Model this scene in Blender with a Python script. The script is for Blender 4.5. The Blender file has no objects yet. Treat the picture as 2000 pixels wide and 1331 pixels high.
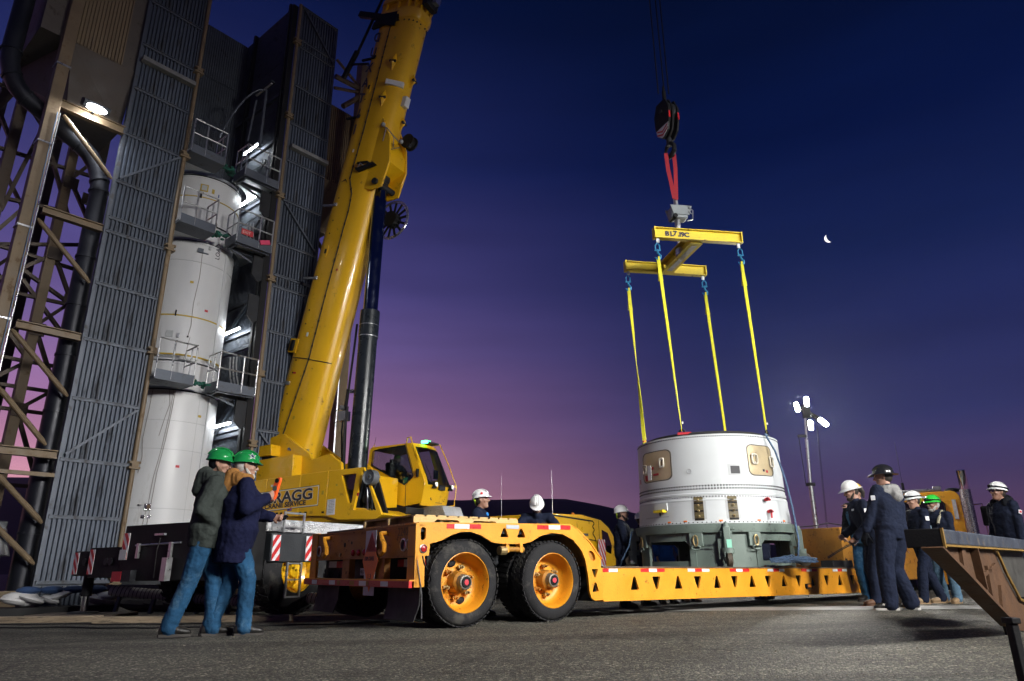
import bpy, bmesh, math, random
from mathutils import Vector as V, Matrix as M, geometry, noise
R = math.radians
rnd = random.Random(11)
C = bpy.context.scene.collection
sc = bpy.context.scene

# ---------------------------------------------------------------- camera, sky, lights, exposure
cam = bpy.data.objects.new('camera', bpy.data.cameras.new('camera')); C.objects.link(cam)
cam.data.lens = 24; cam.data.sensor_width = 36; cam.data.clip_start = 0.05; cam.data.clip_end = 4000
cam.matrix_world = M.Translation((0, 0, .62)) @ M.Rotation(R(90 + 18.345), 4, 'X') @ M.Rotation(R(-0.5), 4, 'Z')
sc.camera = cam
sc.view_settings.view_transform = 'Standard'; sc.view_settings.look = 'None'
sc.view_settings.gamma = 1; sc.view_settings.exposure = 0; sc.view_settings.use_curve_mapping = False
sc.render.engine = 'CYCLES'
sc.cycles.use_denoising = True
sc.cycles.max_bounces = 6; sc.cycles.diffuse_bounces = 3; sc.cycles.glossy_bounces = 4
sc.cycles.transmission_bounces = 6; sc.cycles.transparent_max_bounces = 8
sc.cycles.sample_clamp_indirect = 6
sc.cycles.caustics_reflective = False; sc.cycles.caustics_refractive = False

def srgb(r, g, b):
    f = lambda c: (c / 255 / 12.92) if c / 255 <= .04045 else ((c / 255 + .055) / 1.055) ** 2.4
    return (f(r), f(g), f(b), 1)

w = bpy.data.worlds.new('World'); sc.world = w; w.use_nodes = True
nt = w.node_tree; nt.nodes.clear()
def N(t, **k):
    n = nt.nodes.new(t)
    for a, b in k.items(): setattr(n, a, b)
    return n
def ramp(n, stops):
    e = n.color_ramp.elements
    while len(e) > 1: e.remove(e[-1])
    e[0].position, e[0].color = stops[0]
    for p_, c_ in stops[1:]:
        q = e.new(p_); q.color = c_
tc = N('ShaderNodeTexCoord'); sx = N('ShaderNodeSeparateXYZ'); nt.links.new(tc.outputs['Generated'], sx.inputs[0])
dusk = N('ShaderNodeValToRGB'); night = N('ShaderNodeValToRGB')
# dusk side (where the sun went down, to the left) and the side away from it, by height above the horizon
ramp(dusk, [(0.0, srgb(238, 176, 178)), (.05, srgb(230, 166, 176)), (.10, srgb(218, 152, 170)), (.144, srgb(200, 140, 170)), (.207, srgb(165, 120, 168)), (.294, srgb(119, 97, 154)),
            (.377, srgb(87, 77, 137)), (.53, srgb(38, 45, 99)), (.70, srgb(8, 20, 62)), (1, srgb(2, 9, 32))])
ramp(night, [(0.0, srgb(108, 74, 96)), (.05, srgb(93, 68, 98)), (.11, srgb(71, 60, 101)), (.18, srgb(50, 53, 100)), (.29, srgb(35, 42, 90)),
             (.395, srgb(20, 33, 80)), (.53, srgb(6, 20, 64)), (.70, srgb(3, 13, 43)), (1, srgb(2, 8, 28))])
nt.links.new(sx.outputs['Z'], dusk.inputs[0]); nt.links.new(sx.outputs['Z'], night.inputs[0])
dv = N('ShaderNodeVectorMath', operation='DOT_PRODUCT'); dv.inputs[1].default_value = (-.80, .60, 0)
fl = N('ShaderNodeVectorMath', operation='MULTIPLY'); fl.inputs[1].default_value = (1, 1, 0)
nm = N('ShaderNodeVectorMath', operation='NORMALIZE')
nt.links.new(tc.outputs['Generated'], fl.inputs[0]); nt.links.new(fl.outputs[0], nm.inputs[0]); nt.links.new(nm.outputs[0], dv.inputs[0])
mr = N('ShaderNodeMapRange'); mr.interpolation_type = 'SMOOTHSTEP'
mr.inputs['From Min'].default_value = .30; mr.inputs['From Max'].default_value = 1.05
nt.links.new(dv.outputs['Value'], mr.inputs['Value'])
mx = N('ShaderNodeMix', data_type='RGBA')
nt.links.new(mr.outputs[0], mx.inputs['Factor']); nt.links.new(night.outputs[0], mx.inputs[6]); nt.links.new(dusk.outputs[0], mx.inputs[7])
# faint streaks of thin high cloud
mp = N('ShaderNodeMapping'); mp.inputs['Scale'].default_value = (1.2, 1.2, 9)
nz = N('ShaderNodeTexNoise'); nz.inputs['Scale'].default_value = 2.2; nz.inputs['Detail'].default_value = 4
nt.links.new(tc.outputs['Generated'], mp.inputs[0]); nt.links.new(mp.outputs[0], nz.inputs['Vector'])
m2 = N('ShaderNodeMapRange'); m2.inputs['From Min'].default_value = .3; m2.inputs['From Max'].default_value = .75
m2.inputs['To Min'].default_value = .88; m2.inputs['To Max'].default_value = 1.10; nt.links.new(nz.outputs[0], m2.inputs['Value'])
vm = N('ShaderNodeVectorMath', operation='SCALE'); nt.links.new(mx.outputs[2], vm.inputs[0]); nt.links.new(m2.outputs[0], vm.inputs['Scale'])
bg = N('ShaderNodeBackground'); bg.inputs['Strength'].default_value = 1.0
wo = N('ShaderNodeOutputWorld'); nt.links.new(vm.outputs[0], bg.inputs[0]); nt.links.new(bg.outputs[0], wo.inputs[0])

KEY = V((8.4, -3.4, 8.2)); KEY2 = V((16.0, -1.2, 8.4)); KEY_POWER = 585; KEY2_POWER = 860; KEY_SPREAD = 78; TUBE = 58; FLOOD = 75  # KEY2 is an added unseen lamp that splits and softens the key shadows

# ---------------------------------------------------------------- materials
MATS = {}
def mat(name, col, rough=.5, metal=0., var=.12, vs=3., bump=0., bs=80., dirt=None, emit=None, coat=0., spec=.5, trans=0., stretch=None, each=0.):
    """principled material with colour drift, fine relief and optional wear; dirt = (colour, amount, scale)"""
    if name in MATS: return MATS[name]
    m = bpy.data.materials.new(name); m.use_nodes = True; MATS[name] = m
    t = m.node_tree; n = t.nodes; L = t.links; p = n['Principled BSDF']
    c = (*col[:3], 1)
    p.inputs['Metallic'].default_value = metal; p.inputs['Coat Weight'].default_value = coat
    p.inputs['Specular IOR Level'].default_value = spec; p.inputs['Transmission Weight'].default_value = trans
    p.inputs['Roughness'].default_value = rough; p.inputs['Base Color'].default_value = c
    m.diffuse_color = c
    if emit:
        p.inputs['Emission Color'].default_value = (*emit[0][:3], 1); p.inputs['Emission Strength'].default_value = emit[1]
        return m
    if trans: return m
    tx = n.new('ShaderNodeTexCoord'); src = tx.outputs['Object']
    if stretch:
        mp = n.new('ShaderNodeMapping'); mp.inputs['Scale'].default_value = stretch; L.new(src, mp.inputs[0]); src = mp.outputs[0]
    a = n.new('ShaderNodeTexNoise'); a.inputs['Scale'].default_value = vs; a.inputs['Detail'].default_value = 6; a.inputs['Roughness'].default_value = .65
    L.new(src, a.inputs['Vector'])
    mr = n.new('ShaderNodeMapRange'); mr.inputs['From Min'].default_value = .3; mr.inputs['From Max'].default_value = .7
    mr.inputs['To Min'].default_value = 1 - var; mr.inputs['To Max'].default_value = 1 + var; L.new(a.outputs[0], mr.inputs['Value'])
    sca = n.new('ShaderNodeVectorMath'); sca.operation = 'SCALE'; sca.inputs[0].default_value = c[:3]; L.new(mr.outputs[0], sca.inputs['Scale'])
    out = sca.outputs[0]
    r2 = n.new('ShaderNodeMapRange'); r2.inputs['From Min'].default_value = .3; r2.inputs['From Max'].default_value = .7
    r2.inputs['To Min'].default_value = max(.03, rough - .12); r2.inputs['To Max'].default_value = min(1, rough + .12); L.new(a.outputs[0], r2.inputs['Value'])
    ro = r2.outputs[0]
    if dirt:
        dc, am, ds = dirt
        d = n.new('ShaderNodeTexNoise'); d.inputs['Scale'].default_value = ds; d.inputs['Detail'].default_value = 8; d.inputs['Roughness'].default_value = .72
        L.new(src, d.inputs['Vector'])
        d2 = n.new('ShaderNodeMapRange'); d2.inputs['From Min'].default_value = .66 - am * .3; d2.inputs['From Max'].default_value = .72 - am * .2
        L.new(d.outputs[0], d2.inputs['Value'])
        mm = n.new('ShaderNodeMix'); mm.data_type = 'RGBA'; L.new(d2.outputs[0], mm.inputs['Factor']); L.new(out, mm.inputs[6]); mm.inputs[7].default_value = (*dc[:3], 1)
        out = mm.outputs[2]
        m3 = n.new('ShaderNodeMix'); m3.data_type = 'FLOAT'; L.new(d2.outputs[0], m3.inputs['Factor']); L.new(ro, m3.inputs[2]); m3.inputs[3].default_value = .85
        ro = m3.outputs[0]
    if each:
        oi = n.new('ShaderNodeObjectInfo'); q = n.new('ShaderNodeMapRange'); q.inputs['To Min'].default_value = 1 - each; q.inputs['To Max'].default_value = 1 + each; L.new(oi.outputs['Random'], q.inputs['Value'])
        q2 = n.new('ShaderNodeVectorMath'); q2.operation = 'SCALE'; L.new(out, q2.inputs[0]); L.new(q.outputs[0], q2.inputs['Scale']); out = q2.outputs[0]
    L.new(out, p.inputs['Base Color']); L.new(ro, p.inputs['Roughness'])
    if bump:
        b = n.new('ShaderNodeTexNoise'); b.inputs['Scale'].default_value = bs; b.inputs['Detail'].default_value = 3; L.new(src, b.inputs['Vector'])
        bb = n.new('ShaderNodeBump'); bb.inputs['Strength'].default_value = bump; bb.inputs['Distance'].default_value = .02
        L.new(b.outputs[0], bb.inputs['Height']); L.new(bb.outputs[0], p.inputs['Normal'])
    return m

rust = (.09, .035, .012)
Y_CRANE = mat('crane yellow paint', (.72, .405, .006), .36, 0, .07, 1.5, .04, 25, ((.32, .17, .02), .18, 2.2), coat=.25)
Y_TRAIL = mat('trailer amber paint', (.66, .272, .012), .48, 0, .14, 3., .12, 40, ((.10, .045, .014), .22, 11))
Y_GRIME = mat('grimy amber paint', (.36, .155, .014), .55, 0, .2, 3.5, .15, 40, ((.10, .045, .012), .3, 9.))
Y_SPREAD = mat('spreader yellow paint', (.72, .54, .012), .5, 0, .1, 3., .08, 40, ((.25, .16, .03), .22, 5))
ORANGE = mat('tractor orange paint', (.88, .42, .02), .3, 0, .08, 2., .0, 40, ((.2, .1, .03), .2, 5), coat=.4)
DARK = mat('dark steel', (.022, .024, .028), .55, .3, .3, 4, .15, 60, ((.03, .027, .024), .35, 5), spec=.3)
BLACK = mat('black paint', (.010, .010, .011), .62, 0, .3, 4, .1, 60, spec=.2)
CHARC = mat('charcoal crane paint', (.016, .019, .023), .5, 0, .2, 3, .1, 40, ((.07, .065, .06), .28, 4))
GALV = mat('galvanised siding', (.064, .079, .107), .5, .2, .2, 1.2, .1, 40, ((.04, .042, .05), .36, 2.4), stretch=(1.6, 1.6, .35), each=.22)
GALVF = mat('galvanised framing', (.085, .098, .122), .5, .4, .2, 2., .1, 40, ((.09, .09, .095), .35, 4))
INNER = mat('bare inner siding', (.075, .088, .108), .6, .3, .25, 1.5, .1, 40, ((.06, .06, .065), .4, 3), each=.2)
TAN = mat('tan structural paint', (.165, .118, .066), .55, 0, .18, 2.5, .1, 40, ((.13, .085, .045), .35, 5))
TANBOX = mat('tan siding', (.20, .145, .082), .6, 0, .15, 1.5, .1, 40, ((.15, .11, .07), .35, 3), stretch=(1.5, 1.5, .4), each=.12)
BROWN = mat('brown structural steel', (.065, .044, .028), .6, 0, .2, 2.5, .1, 40, ((.05, .03, .02), .35, 5))
DUCT = mat('dark duct sheet', (.014, .016, .023), .45, .4, .25, 2.5, .1, 30)
STEEL = mat('brushed steel', (.50, .51, .52), .34, .9, .15, 6, .05, 60, ((.2, .19, .18), .22, 6))
CHROME = mat('chrome', (.75, .75, .77), .07, 1., .03, 3)
ROD = mat('hard chromed rod', (.13, .15, .20), .13, 1., .04, 3)
PLATE = mat('tread plate aluminium', (.55, .56, .57), .38, .85, .12, 8, .9, 38, ((.25, .24, .23), .2, 6))
WHITE = mat('white motor casing', (.56, .57, .585), .42, 0, .06, 1.2, .05, 10, ((.45, .45, .45), .22, 2.0), stretch=(1, 1, .3))
PAYW = mat('white stage paint', (.54, .57, .58), .5, 0, .03, 2., .03, 14, ((.6, .63, .64), .14, 2.5))
PAYRING = mat('pale grey ring metal', (.40, .42, .43), .5, .0, .1, 6)
STAND = mat('grey green stand paint', (.145, .19, .165), .5, 0, .12, 4, .1, 50, ((.07, .08, .07), .28, 6))
HATCH = mat('brass toned hatch plate', (.50, .41, .25), .36, .35, .15, 2.5, .05, 20)
RUB = mat('tyre rubber', (.019, .019, .0205), .8, 0, .3, 5, .25, 90, ((.060, .057, .052), .42, 3.2), spec=.2)
RUBBLK = mat('black rubber', (.012, .012, .013), .7, 0, .2, 5, .1, 60)
WOOD = mat('weathered timber', (.27, .21, .14), .8, 0, .3, 5, .4, 50, ((.1, .08, .06), .4, 6), stretch=(.5, 4, 4))
WOODY = mat('yellowed pallet wood', (.56, .40, .17), .75, 0, .22, 5, .3, 50, ((.22, .15, .07), .38, 7), stretch=(.6, 3, 3))
WOODD = mat('dark oiled deck timber', (.09, .07, .055), .8, 0, .3, 5, .4, 50, stretch=(.4, 4, 4))
GLASS = mat('dark cab glass', (.65, .72, .74), .02, 0, 0, trans=.92)
MATS.pop('dark cab glass')
def thin_glass(name, tint, gloss=.14):
    m = bpy.data.materials.new(name); m.use_nodes = True; t = m.node_tree; n = t.nodes; L = t.links
    n.remove(n['Principled BSDF'])
    tr = n.new('ShaderNodeBsdfTransparent'); tr.inputs[0].default_value = (*tint, 1)
    g = n.new('ShaderNodeBsdfGlossy'); g.inputs['Roughness'].default_value = .03
    f = n.new('ShaderNodeFresnel'); f.inputs[0].default_value = 1.45
    a = n.new('ShaderNodeMath'); a.operation = 'ADD'; a.inputs[1].default_value = gloss * .3; L.new(f.outputs[0], a.inputs[0])
    x = n.new('ShaderNodeMixShader'); L.new(a.outputs[0], x.inputs[0]); L.new(tr.outputs[0], x.inputs[1]); L.new(g.outputs[0], x.inputs[2])
    L.new(x.outputs[0], n['Material Output'].inputs[0]); return m
PANE = thin_glass('tinted window glass', (.62, .68, .70)); PANED = thin_glass('dark window glass', (.12, .13, .14)); LENSG = thin_glass('spectacle lens', (.85, .88, .88))
REDR = mat('red reflector', (.48, .018, .02), .35, 0, .1, 30); WHTR = mat('white reflector', (.62, .64, .66), .35, 0, .1, 30)
REDL = mat('red lamp lens', (.35, .01, .012), .2, 0, .1, 10, coat=.5); AMBL = mat('amber lamp lens', (.75, .22, .01), .25, 0, .1, 10)
REDPINK = mat('hub cap red', (.60, .05, .07), .4)
SLINGY = mat('yellow web sling', (.66, .62, .02), .75, 0, .12, 12, .3, 200); SLINGR = mat('red web sling', (.36, .018, .03), .75, 0, .15, 12, .3, 200)
BLUES = mat('blue shackle paint', (.03, .22, .42), .45, .2, .15, 12)
INK = mat('dark lettering', (.022, .018, .035), .5); INKW = mat('pale lettering', (.66, .65, .6), .5); INKG = mat('faded lettering', (.17, .10, .03), .6)
PAPER = mat('paper notice', (.62, .62, .62), .7); PLAC = mat('orange placard', (.85, .18, .02), .45, 0, .08, 5)
SIGNRED = mat('red sign paint', (.45, .02, .03), .5); GREENCLOTH = mat('green netting', (.01, .10, .07), .8, 0, .3, 20, .5, 40)
FOIL = mat('silver foil', (.7, .7, .72), .22, 1., .2, 12, .8, 25); YTAPE = mat('yellow tape', (.42, .30, .03), .6)
HOSE = mat('ribbed hose', (.42, .38, .36), .7, 0, .15, 5); TARP = mat('white tarpaulin', (.5, .5, .5), .75, 0, .12, 3, .3, 12); BLUET = mat('blue bundle', (.02, .05, .13), .8, 0, .2, 6, .4, 20)
ORBAG = mat('orange tarpaulin', (.75, .13, .03), .7, 0, .15, 5, .3, 20)
CABLE = mat('black cable', (.012, .012, .012), .6); GOLD = mat('zinc yellow lug', (.35, .26, .12), .4, .6, .2, 10)

# ---------------------------------------------------------------- mesh building
class MB:
    def __init__(s, xf=None): s.v = []; s.f = []; s.mi = []; s.m = 0; s.xf = xf
    def add(s, vs, fs):
        o = len(s.v); X = s.xf
        s.v += [tuple(X @ V(q)) if X else tuple(q) for q in vs]
        s.f += [tuple(i + o for i in f) for f in fs]; s.mi += [s.m] * len(fs); return s
    def box(s, x0, x1, y0, y1, z0, z1):
        return s.add([(x0, y0, z0), (x1, y0, z0), (x1, y1, z0), (x0, y1, z0), (x0, y0, z1), (x1, y0, z1), (x1, y1, z1), (x0, y1, z1)],
                     [(0, 3, 2, 1), (4, 5, 6, 7), (0, 1, 5, 4), (1, 2, 6, 5), (2, 3, 7, 6), (3, 0, 4, 7)])
    def obox(s, c, ux, uy, uz):
        c, ux, uy, uz = V(c), V(ux), V(uy), V(uz); q = []
        for k in (-1, 1):
            for i, j in ((-1, -1), (1, -1), (1, 1), (-1, 1)): q.append(c + ux * i + uy * j + uz * k)
        return s.add(q, [(0, 3, 2, 1), (4, 5, 6, 7), (0, 1, 5, 4), (1, 2, 6, 5), (2, 3, 7, 6), (3, 0, 4, 7)])
    def frame(s, p0, p1, up=(0, 0, 1)):
        a = (V(p1) - V(p0)).normalized(); up = V(up)
        if abs(a.dot(up.normalized())) > .98: up = V((0, 1, 0)) if abs(a.y) < .9 else V((1, 0, 0))
        side = a.cross(up).normalized(); return a, side, side.cross(a).normalized()
    def beam(s, p0, p1, w, h=None, up=(0, 0, 1)):
        h = h or w; a, sd, u = s.frame(p0, p1, up); p0, p1 = V(p0), V(p1)
        return s.obox((p0 + p1) / 2, (p1 - p0) / 2, sd * w / 2, u * h / 2)
    def ibeam(s, p0, p1, w, h, t=.02, up=(0, 0, 1)):
        a, sd, u = s.frame(p0, p1, up); p0, p1 = V(p0), V(p1); c = (p0 + p1) / 2; x = (p1 - p0) / 2
        s.obox(c, x, sd * t / 2, u * (h / 2 - t)); s.obox(c + u * (h / 2 - t / 2), x, sd * w / 2, u * t / 2); return s.obox(c - u * (h / 2 - t / 2), x, sd * w / 2, u * t / 2)
    def cyl(s, p0, p1, r0, r1=None, n=16, caps=True):
        r1 = r0 if r1 is None else r1; a, sd, u = s.frame(p0, p1); p0, p1 = V(p0), V(p1)
        cs = [(math.cos(2 * math.pi * i / n), math.sin(2 * math.pi * i / n)) for i in range(n)]
        q = [p0 + (sd * c + u * k) * r0 for c, k in cs] + [p1 + (sd * c + u * k) * r1 for c, k in cs]
        f = [(i, (i + 1) % n, n + (i + 1) % n, n + i) for i in range(n)]
        if caps: f += [tuple(range(n - 1, -1, -1)), tuple(range(n, 2 * n))]
        return s.add(q, f)
    def lathe(s, prof, p0, ax, n=32, a0=0, a1=2 * math.pi):
        p0 = V(p0); a, sd, u = s.frame(p0, p0 + V(ax)); full = abs(a1 - a0 - 2 * math.pi) < 1e-6; k = n if full else n + 1; q = []
        for t, r in prof:
            for i in range(k):
                g = a0 + (a1 - a0) * i / n; q.append(p0 + a * t + (sd * math.cos(g) + u * math.sin(g)) * r)
        f = []
        for j in range(len(prof) - 1):
            for i in range(n):
                i2 = (i + 1) % k; f.append((j * k + i, j * k + i2, (j + 1) * k + i2, (j + 1) * k + i))
        return s.add(q, f)
    def tube(s, pts, r, n=8, closed=False, caps=True):
        pts = [V(p) for p in pts]; m = len(pts); q = []; rr = r if isinstance(r, (list, tuple)) else [r] * m; prev = None
        for i in range(m):
            if closed: a = pts[(i + 1) % m] - pts[i - 1]
            else: a = pts[min(i + 1, m - 1)] - pts[max(i - 1, 0)]
            a = a.normalized()
            if prev is None:
                up = V((0, 0, 1)) if abs(a.z) < .9 else V((1, 0, 0)); sd = a.cross(up).normalized()
            else: sd = (prev - a * prev.dot(a)).normalized()
            prev = sd; u = sd.cross(a)
            for j in range(n):
                g = 2 * math.pi * j / n; q.append(pts[i] + (sd * math.cos(g) + u * math.sin(g)) * rr[i])
        f = []
        for i in range(m if closed else m - 1):
            i2 = (i + 1) % m
            for j in range(n): f.append((i * n + j, i * n + (j + 1) % n, i2 * n + (j + 1) % n, i2 * n + j))
        if caps and not closed: f += [tuple(range(n - 1, -1, -1)), tuple(range((m - 1) * n, m * n))]
        return s.add(q, f)
    def prism(s, poly, o, ux, uy, dep, holes=()):
        """polygon (2-d, with holes) in the frame o, ux, uy, given the thickness vector dep"""
        o, ux, uy, dep = V(o), V(ux), V(uy), V(dep); loops = [list(poly)] + [list(h) for h in holes]
        flat = [p for l in loops for p in l]
        tri = geometry.tessellate_polygon([[V((p[0], p[1], 0)) for p in l] for l in loops])
        n = len(flat); q = [o + ux * a + uy * b for a, b in flat]; q += [p + dep for p in q]
        f = [tuple(t) for t in tri] + [tuple(i + n for i in reversed(t)) for t in tri]; k = 0
        for l in loops:
            m = len(l)
            for i in range(m): f.append((k + i, k + (i + 1) % m, n + k + (i + 1) % m, n + k + i))
            k += m
        return s.add(q, f)
    def ell(s, c, rx, ry, rz, rot=None, n=16, m=10):
        q = []; c = V(c)
        for j in range(m + 1):
            b = -math.pi / 2 + math.pi * j / m
            for i in range(n):
                a = 2 * math.pi * i / n; p = V((rx * math.cos(b) * math.cos(a), ry * math.cos(b) * math.sin(a), rz * math.sin(b)))
                q.append(c + (rot @ p if rot else p))
        return s.add(q, [(j * n + i, j * n + (i + 1) % n, (j + 1) * n + (i + 1) % n, (j + 1) * n + i) for j in range(m) for i in range(n)])
    def loft(s, rings, caps=True):
        n = len(rings[0]); q = [p for r in rings for p in r]
        f = [(j * n + i, j * n + (i + 1) % n, (j + 1) * n + (i + 1) % n, (j + 1) * n + i) for j in range(len(rings) - 1) for i in range(n)]
        if caps: f += [tuple(range(n - 1, -1, -1)), tuple(range((len(rings) - 1) * n, len(rings) * n))]
        return s.add(q, f)
    def grid(s, rows):
        n = len(rows[0]); q = [p for r in rows for p in r]
        return s.add(q, [(j * n + i, j * n + i + 1, (j + 1) * n + i + 1, (j + 1) * n + i) for j in range(len(rows) - 1) for i in range(n - 1)])
    def mesh(s, name, mats, smooth=35, fix=True):
        me = bpy.data.meshes.new(name); me.from_pydata(s.v, [], s.f)
        mats = mats if isinstance(mats, (list, tuple)) else [mats]
        for m in mats: me.materials.append(m)
        if len(mats) > 1: me.polygons.foreach_set('material_index', s.mi)
        if fix and len(s.f) < 30000:
            b = bmesh.new(); b.from_mesh(me); bmesh.ops.remove_doubles(b, verts=b.verts, dist=1e-5) if fix == 2 else None
            bmesh.ops.recalc_face_normals(b, faces=b.faces); b.to_mesh(me); b.free()
        if smooth:
            me.polygons.foreach_set('use_smooth', [True] * len(me.polygons)); me.set_sharp_from_angle(angle=R(smooth))
        me.update(); return me
    def build(s, name, mats, parent=None, smooth=35, bev=0, kind=None, label=None, fix=True):
        return link(name, s.mesh(name, mats, smooth, fix), parent, bev, kind, label)

def link(name, me, parent=None, bev=0, kind=None, label=None, mtx=None):
    o = bpy.data.objects.new(name, me); C.objects.link(o)
    if parent: o.parent = parent
    if mtx is not None: o.matrix_local = mtx
    if bev:
        b = o.modifiers.new('bevel', 'BEVEL'); b.width = bev; b.segments = 2; b.limit_method = 'ANGLE'; b.angle_limit = R(40); b.harden_normals = False
    if kind: o['kind'] = kind
    if label: o['label'] = label
    return o
def tag(o, label, cat, group=None):
    o['label'] = label; o['category'] = cat
    if group: o['group'] = group
    return o
def thing(name, label, cat, loc=(0, 0, 0), rz=0, group=None):
    o = bpy.data.objects.new(name, None); C.objects.link(o); o.location = loc; o.rotation_euler = (0, 0, R(rz)); o.empty_display_size = .2
    return tag(o, label, cat, group)
def part(name, parent=None, label=None, mtx=None):
    """an Empty that is a part carrying sub-parts"""
    o = bpy.data.objects.new(name, None); C.objects.link(o); o.parent = parent; o.empty_display_size = .1
    if mtx is not None: o.matrix_local = mtx
    if label: o['label'] = label
    return o
def dup(o, parent=None):
    c = o.copy(); C.objects.link(c); c.parent = parent
    for ch in list(o.children): dup(ch, c)
    return c
def axes(o, x, y, z):
    return M(((x[0], y[0], z[0], o[0]), (x[1], y[1], z[1], o[1]), (x[2], y[2], z[2], o[2]), (0, 0, 0, 1)))
def text(name, body, size, m, parent, o, ux, uy, ext=.002, wide=1., shear=0., bold=0., align='LEFT'):
    """lettering as a thin solid whose lower left corner stands at o, running along ux"""
    cu = bpy.data.curves.new(name, 'FONT'); cu.body = body; cu.size = size; cu.extrude = ext; cu.shear = shear; cu.offset = bold; cu.align_x = align; cu.resolution_u = 3
    t = bpy.data.objects.new(name + '_curve', cu); C.objects.link(t)
    dg = bpy.context.evaluated_depsgraph_get(); me = bpy.data.meshes.new_from_object(t.evaluated_get(dg)); me.name = name
    bpy.data.objects.remove(t); bpy.data.curves.remove(cu)
    me.materials.clear(); me.materials.append(m)
    ux = V(ux).normalized(); uy = V(uy).normalized()
    me.transform(axes(o, ux * wide, uy, ux.cross(uy)))
    return link(name, me, parent)
def rrect(x0, x1, y0, y1, r, n=5):
    q = []
    for cx, cy, a in ((x1 - r, y1 - r, 0), (x0 + r, y1 - r, 90), (x0 + r, y0 + r, 180), (x1 - r, y0 + r, 270)):
        for i in range(n + 1):
            g = R(a + 90 * i / n); q.append((cx + r * math.cos(g), cy + r * math.sin(g)))
    return q
def circ(x, y, r, n=16): return [(x + r * math.cos(2 * math.pi * i / n), y + r * math.sin(2 * math.pi * i / n)) for i in range(n)]
def lamp(name, kind, energy, parent, mtx, col=(1, 1, 1), size=.2, **k):
    l = bpy.data.lights.new(name, kind); l.energy = energy; l.color = col
    if kind == 'AREA': l.size = size
    else: l.shadow_soft_size = size
    for a, b in k.items(): setattr(l, a, b)
    o = bpy.data.objects.new(name, l); C.objects.link(o); o.parent = parent; o.matrix_local = mtx; return o
def aim(p, target):
    d = (V(target) - V(p)).normalized(); return M.Translation(p) @ d.to_track_quat('-Z', 'Y').to_matrix().to_4x4()

# frames used below: trailer (T), tower (W), crane superstructure (S), crane carrier (K)
T_O = V((-1.0, 7.59, 0)); T_AZ = 37.5
T_M = M.Translation(T_O) @ M.Rotation(R(T_AZ), 4, 'Z'); T_I = T_M.inverted()
W_O = V((-9.46, 14.5, 0)); W_AZ = 50
W_M = M.Translation(W_O) @ M.Rotation(R(W_AZ), 4, 'Z')
S_O = V((-4.0, 17.4, 0)); S_AZ = -29.5
S_M = M.Translation(S_O) @ M.Rotation(R(S_AZ), 4, 'Z'); S_I = S_M.inverted()
K_M = M.Translation((-4.58, 12.1, 0)) @ M.Rotation(R(60), 4, 'Z')
def ss(a, b, x): x = max(0, min(1, (x - a) / (b - a))); return x * x * (3 - 2 * x)
def ground_z(x, y):
    q = T_I @ V((x, y, 0)); return -.13 * ss(.6, 3.2, q.y)

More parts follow.
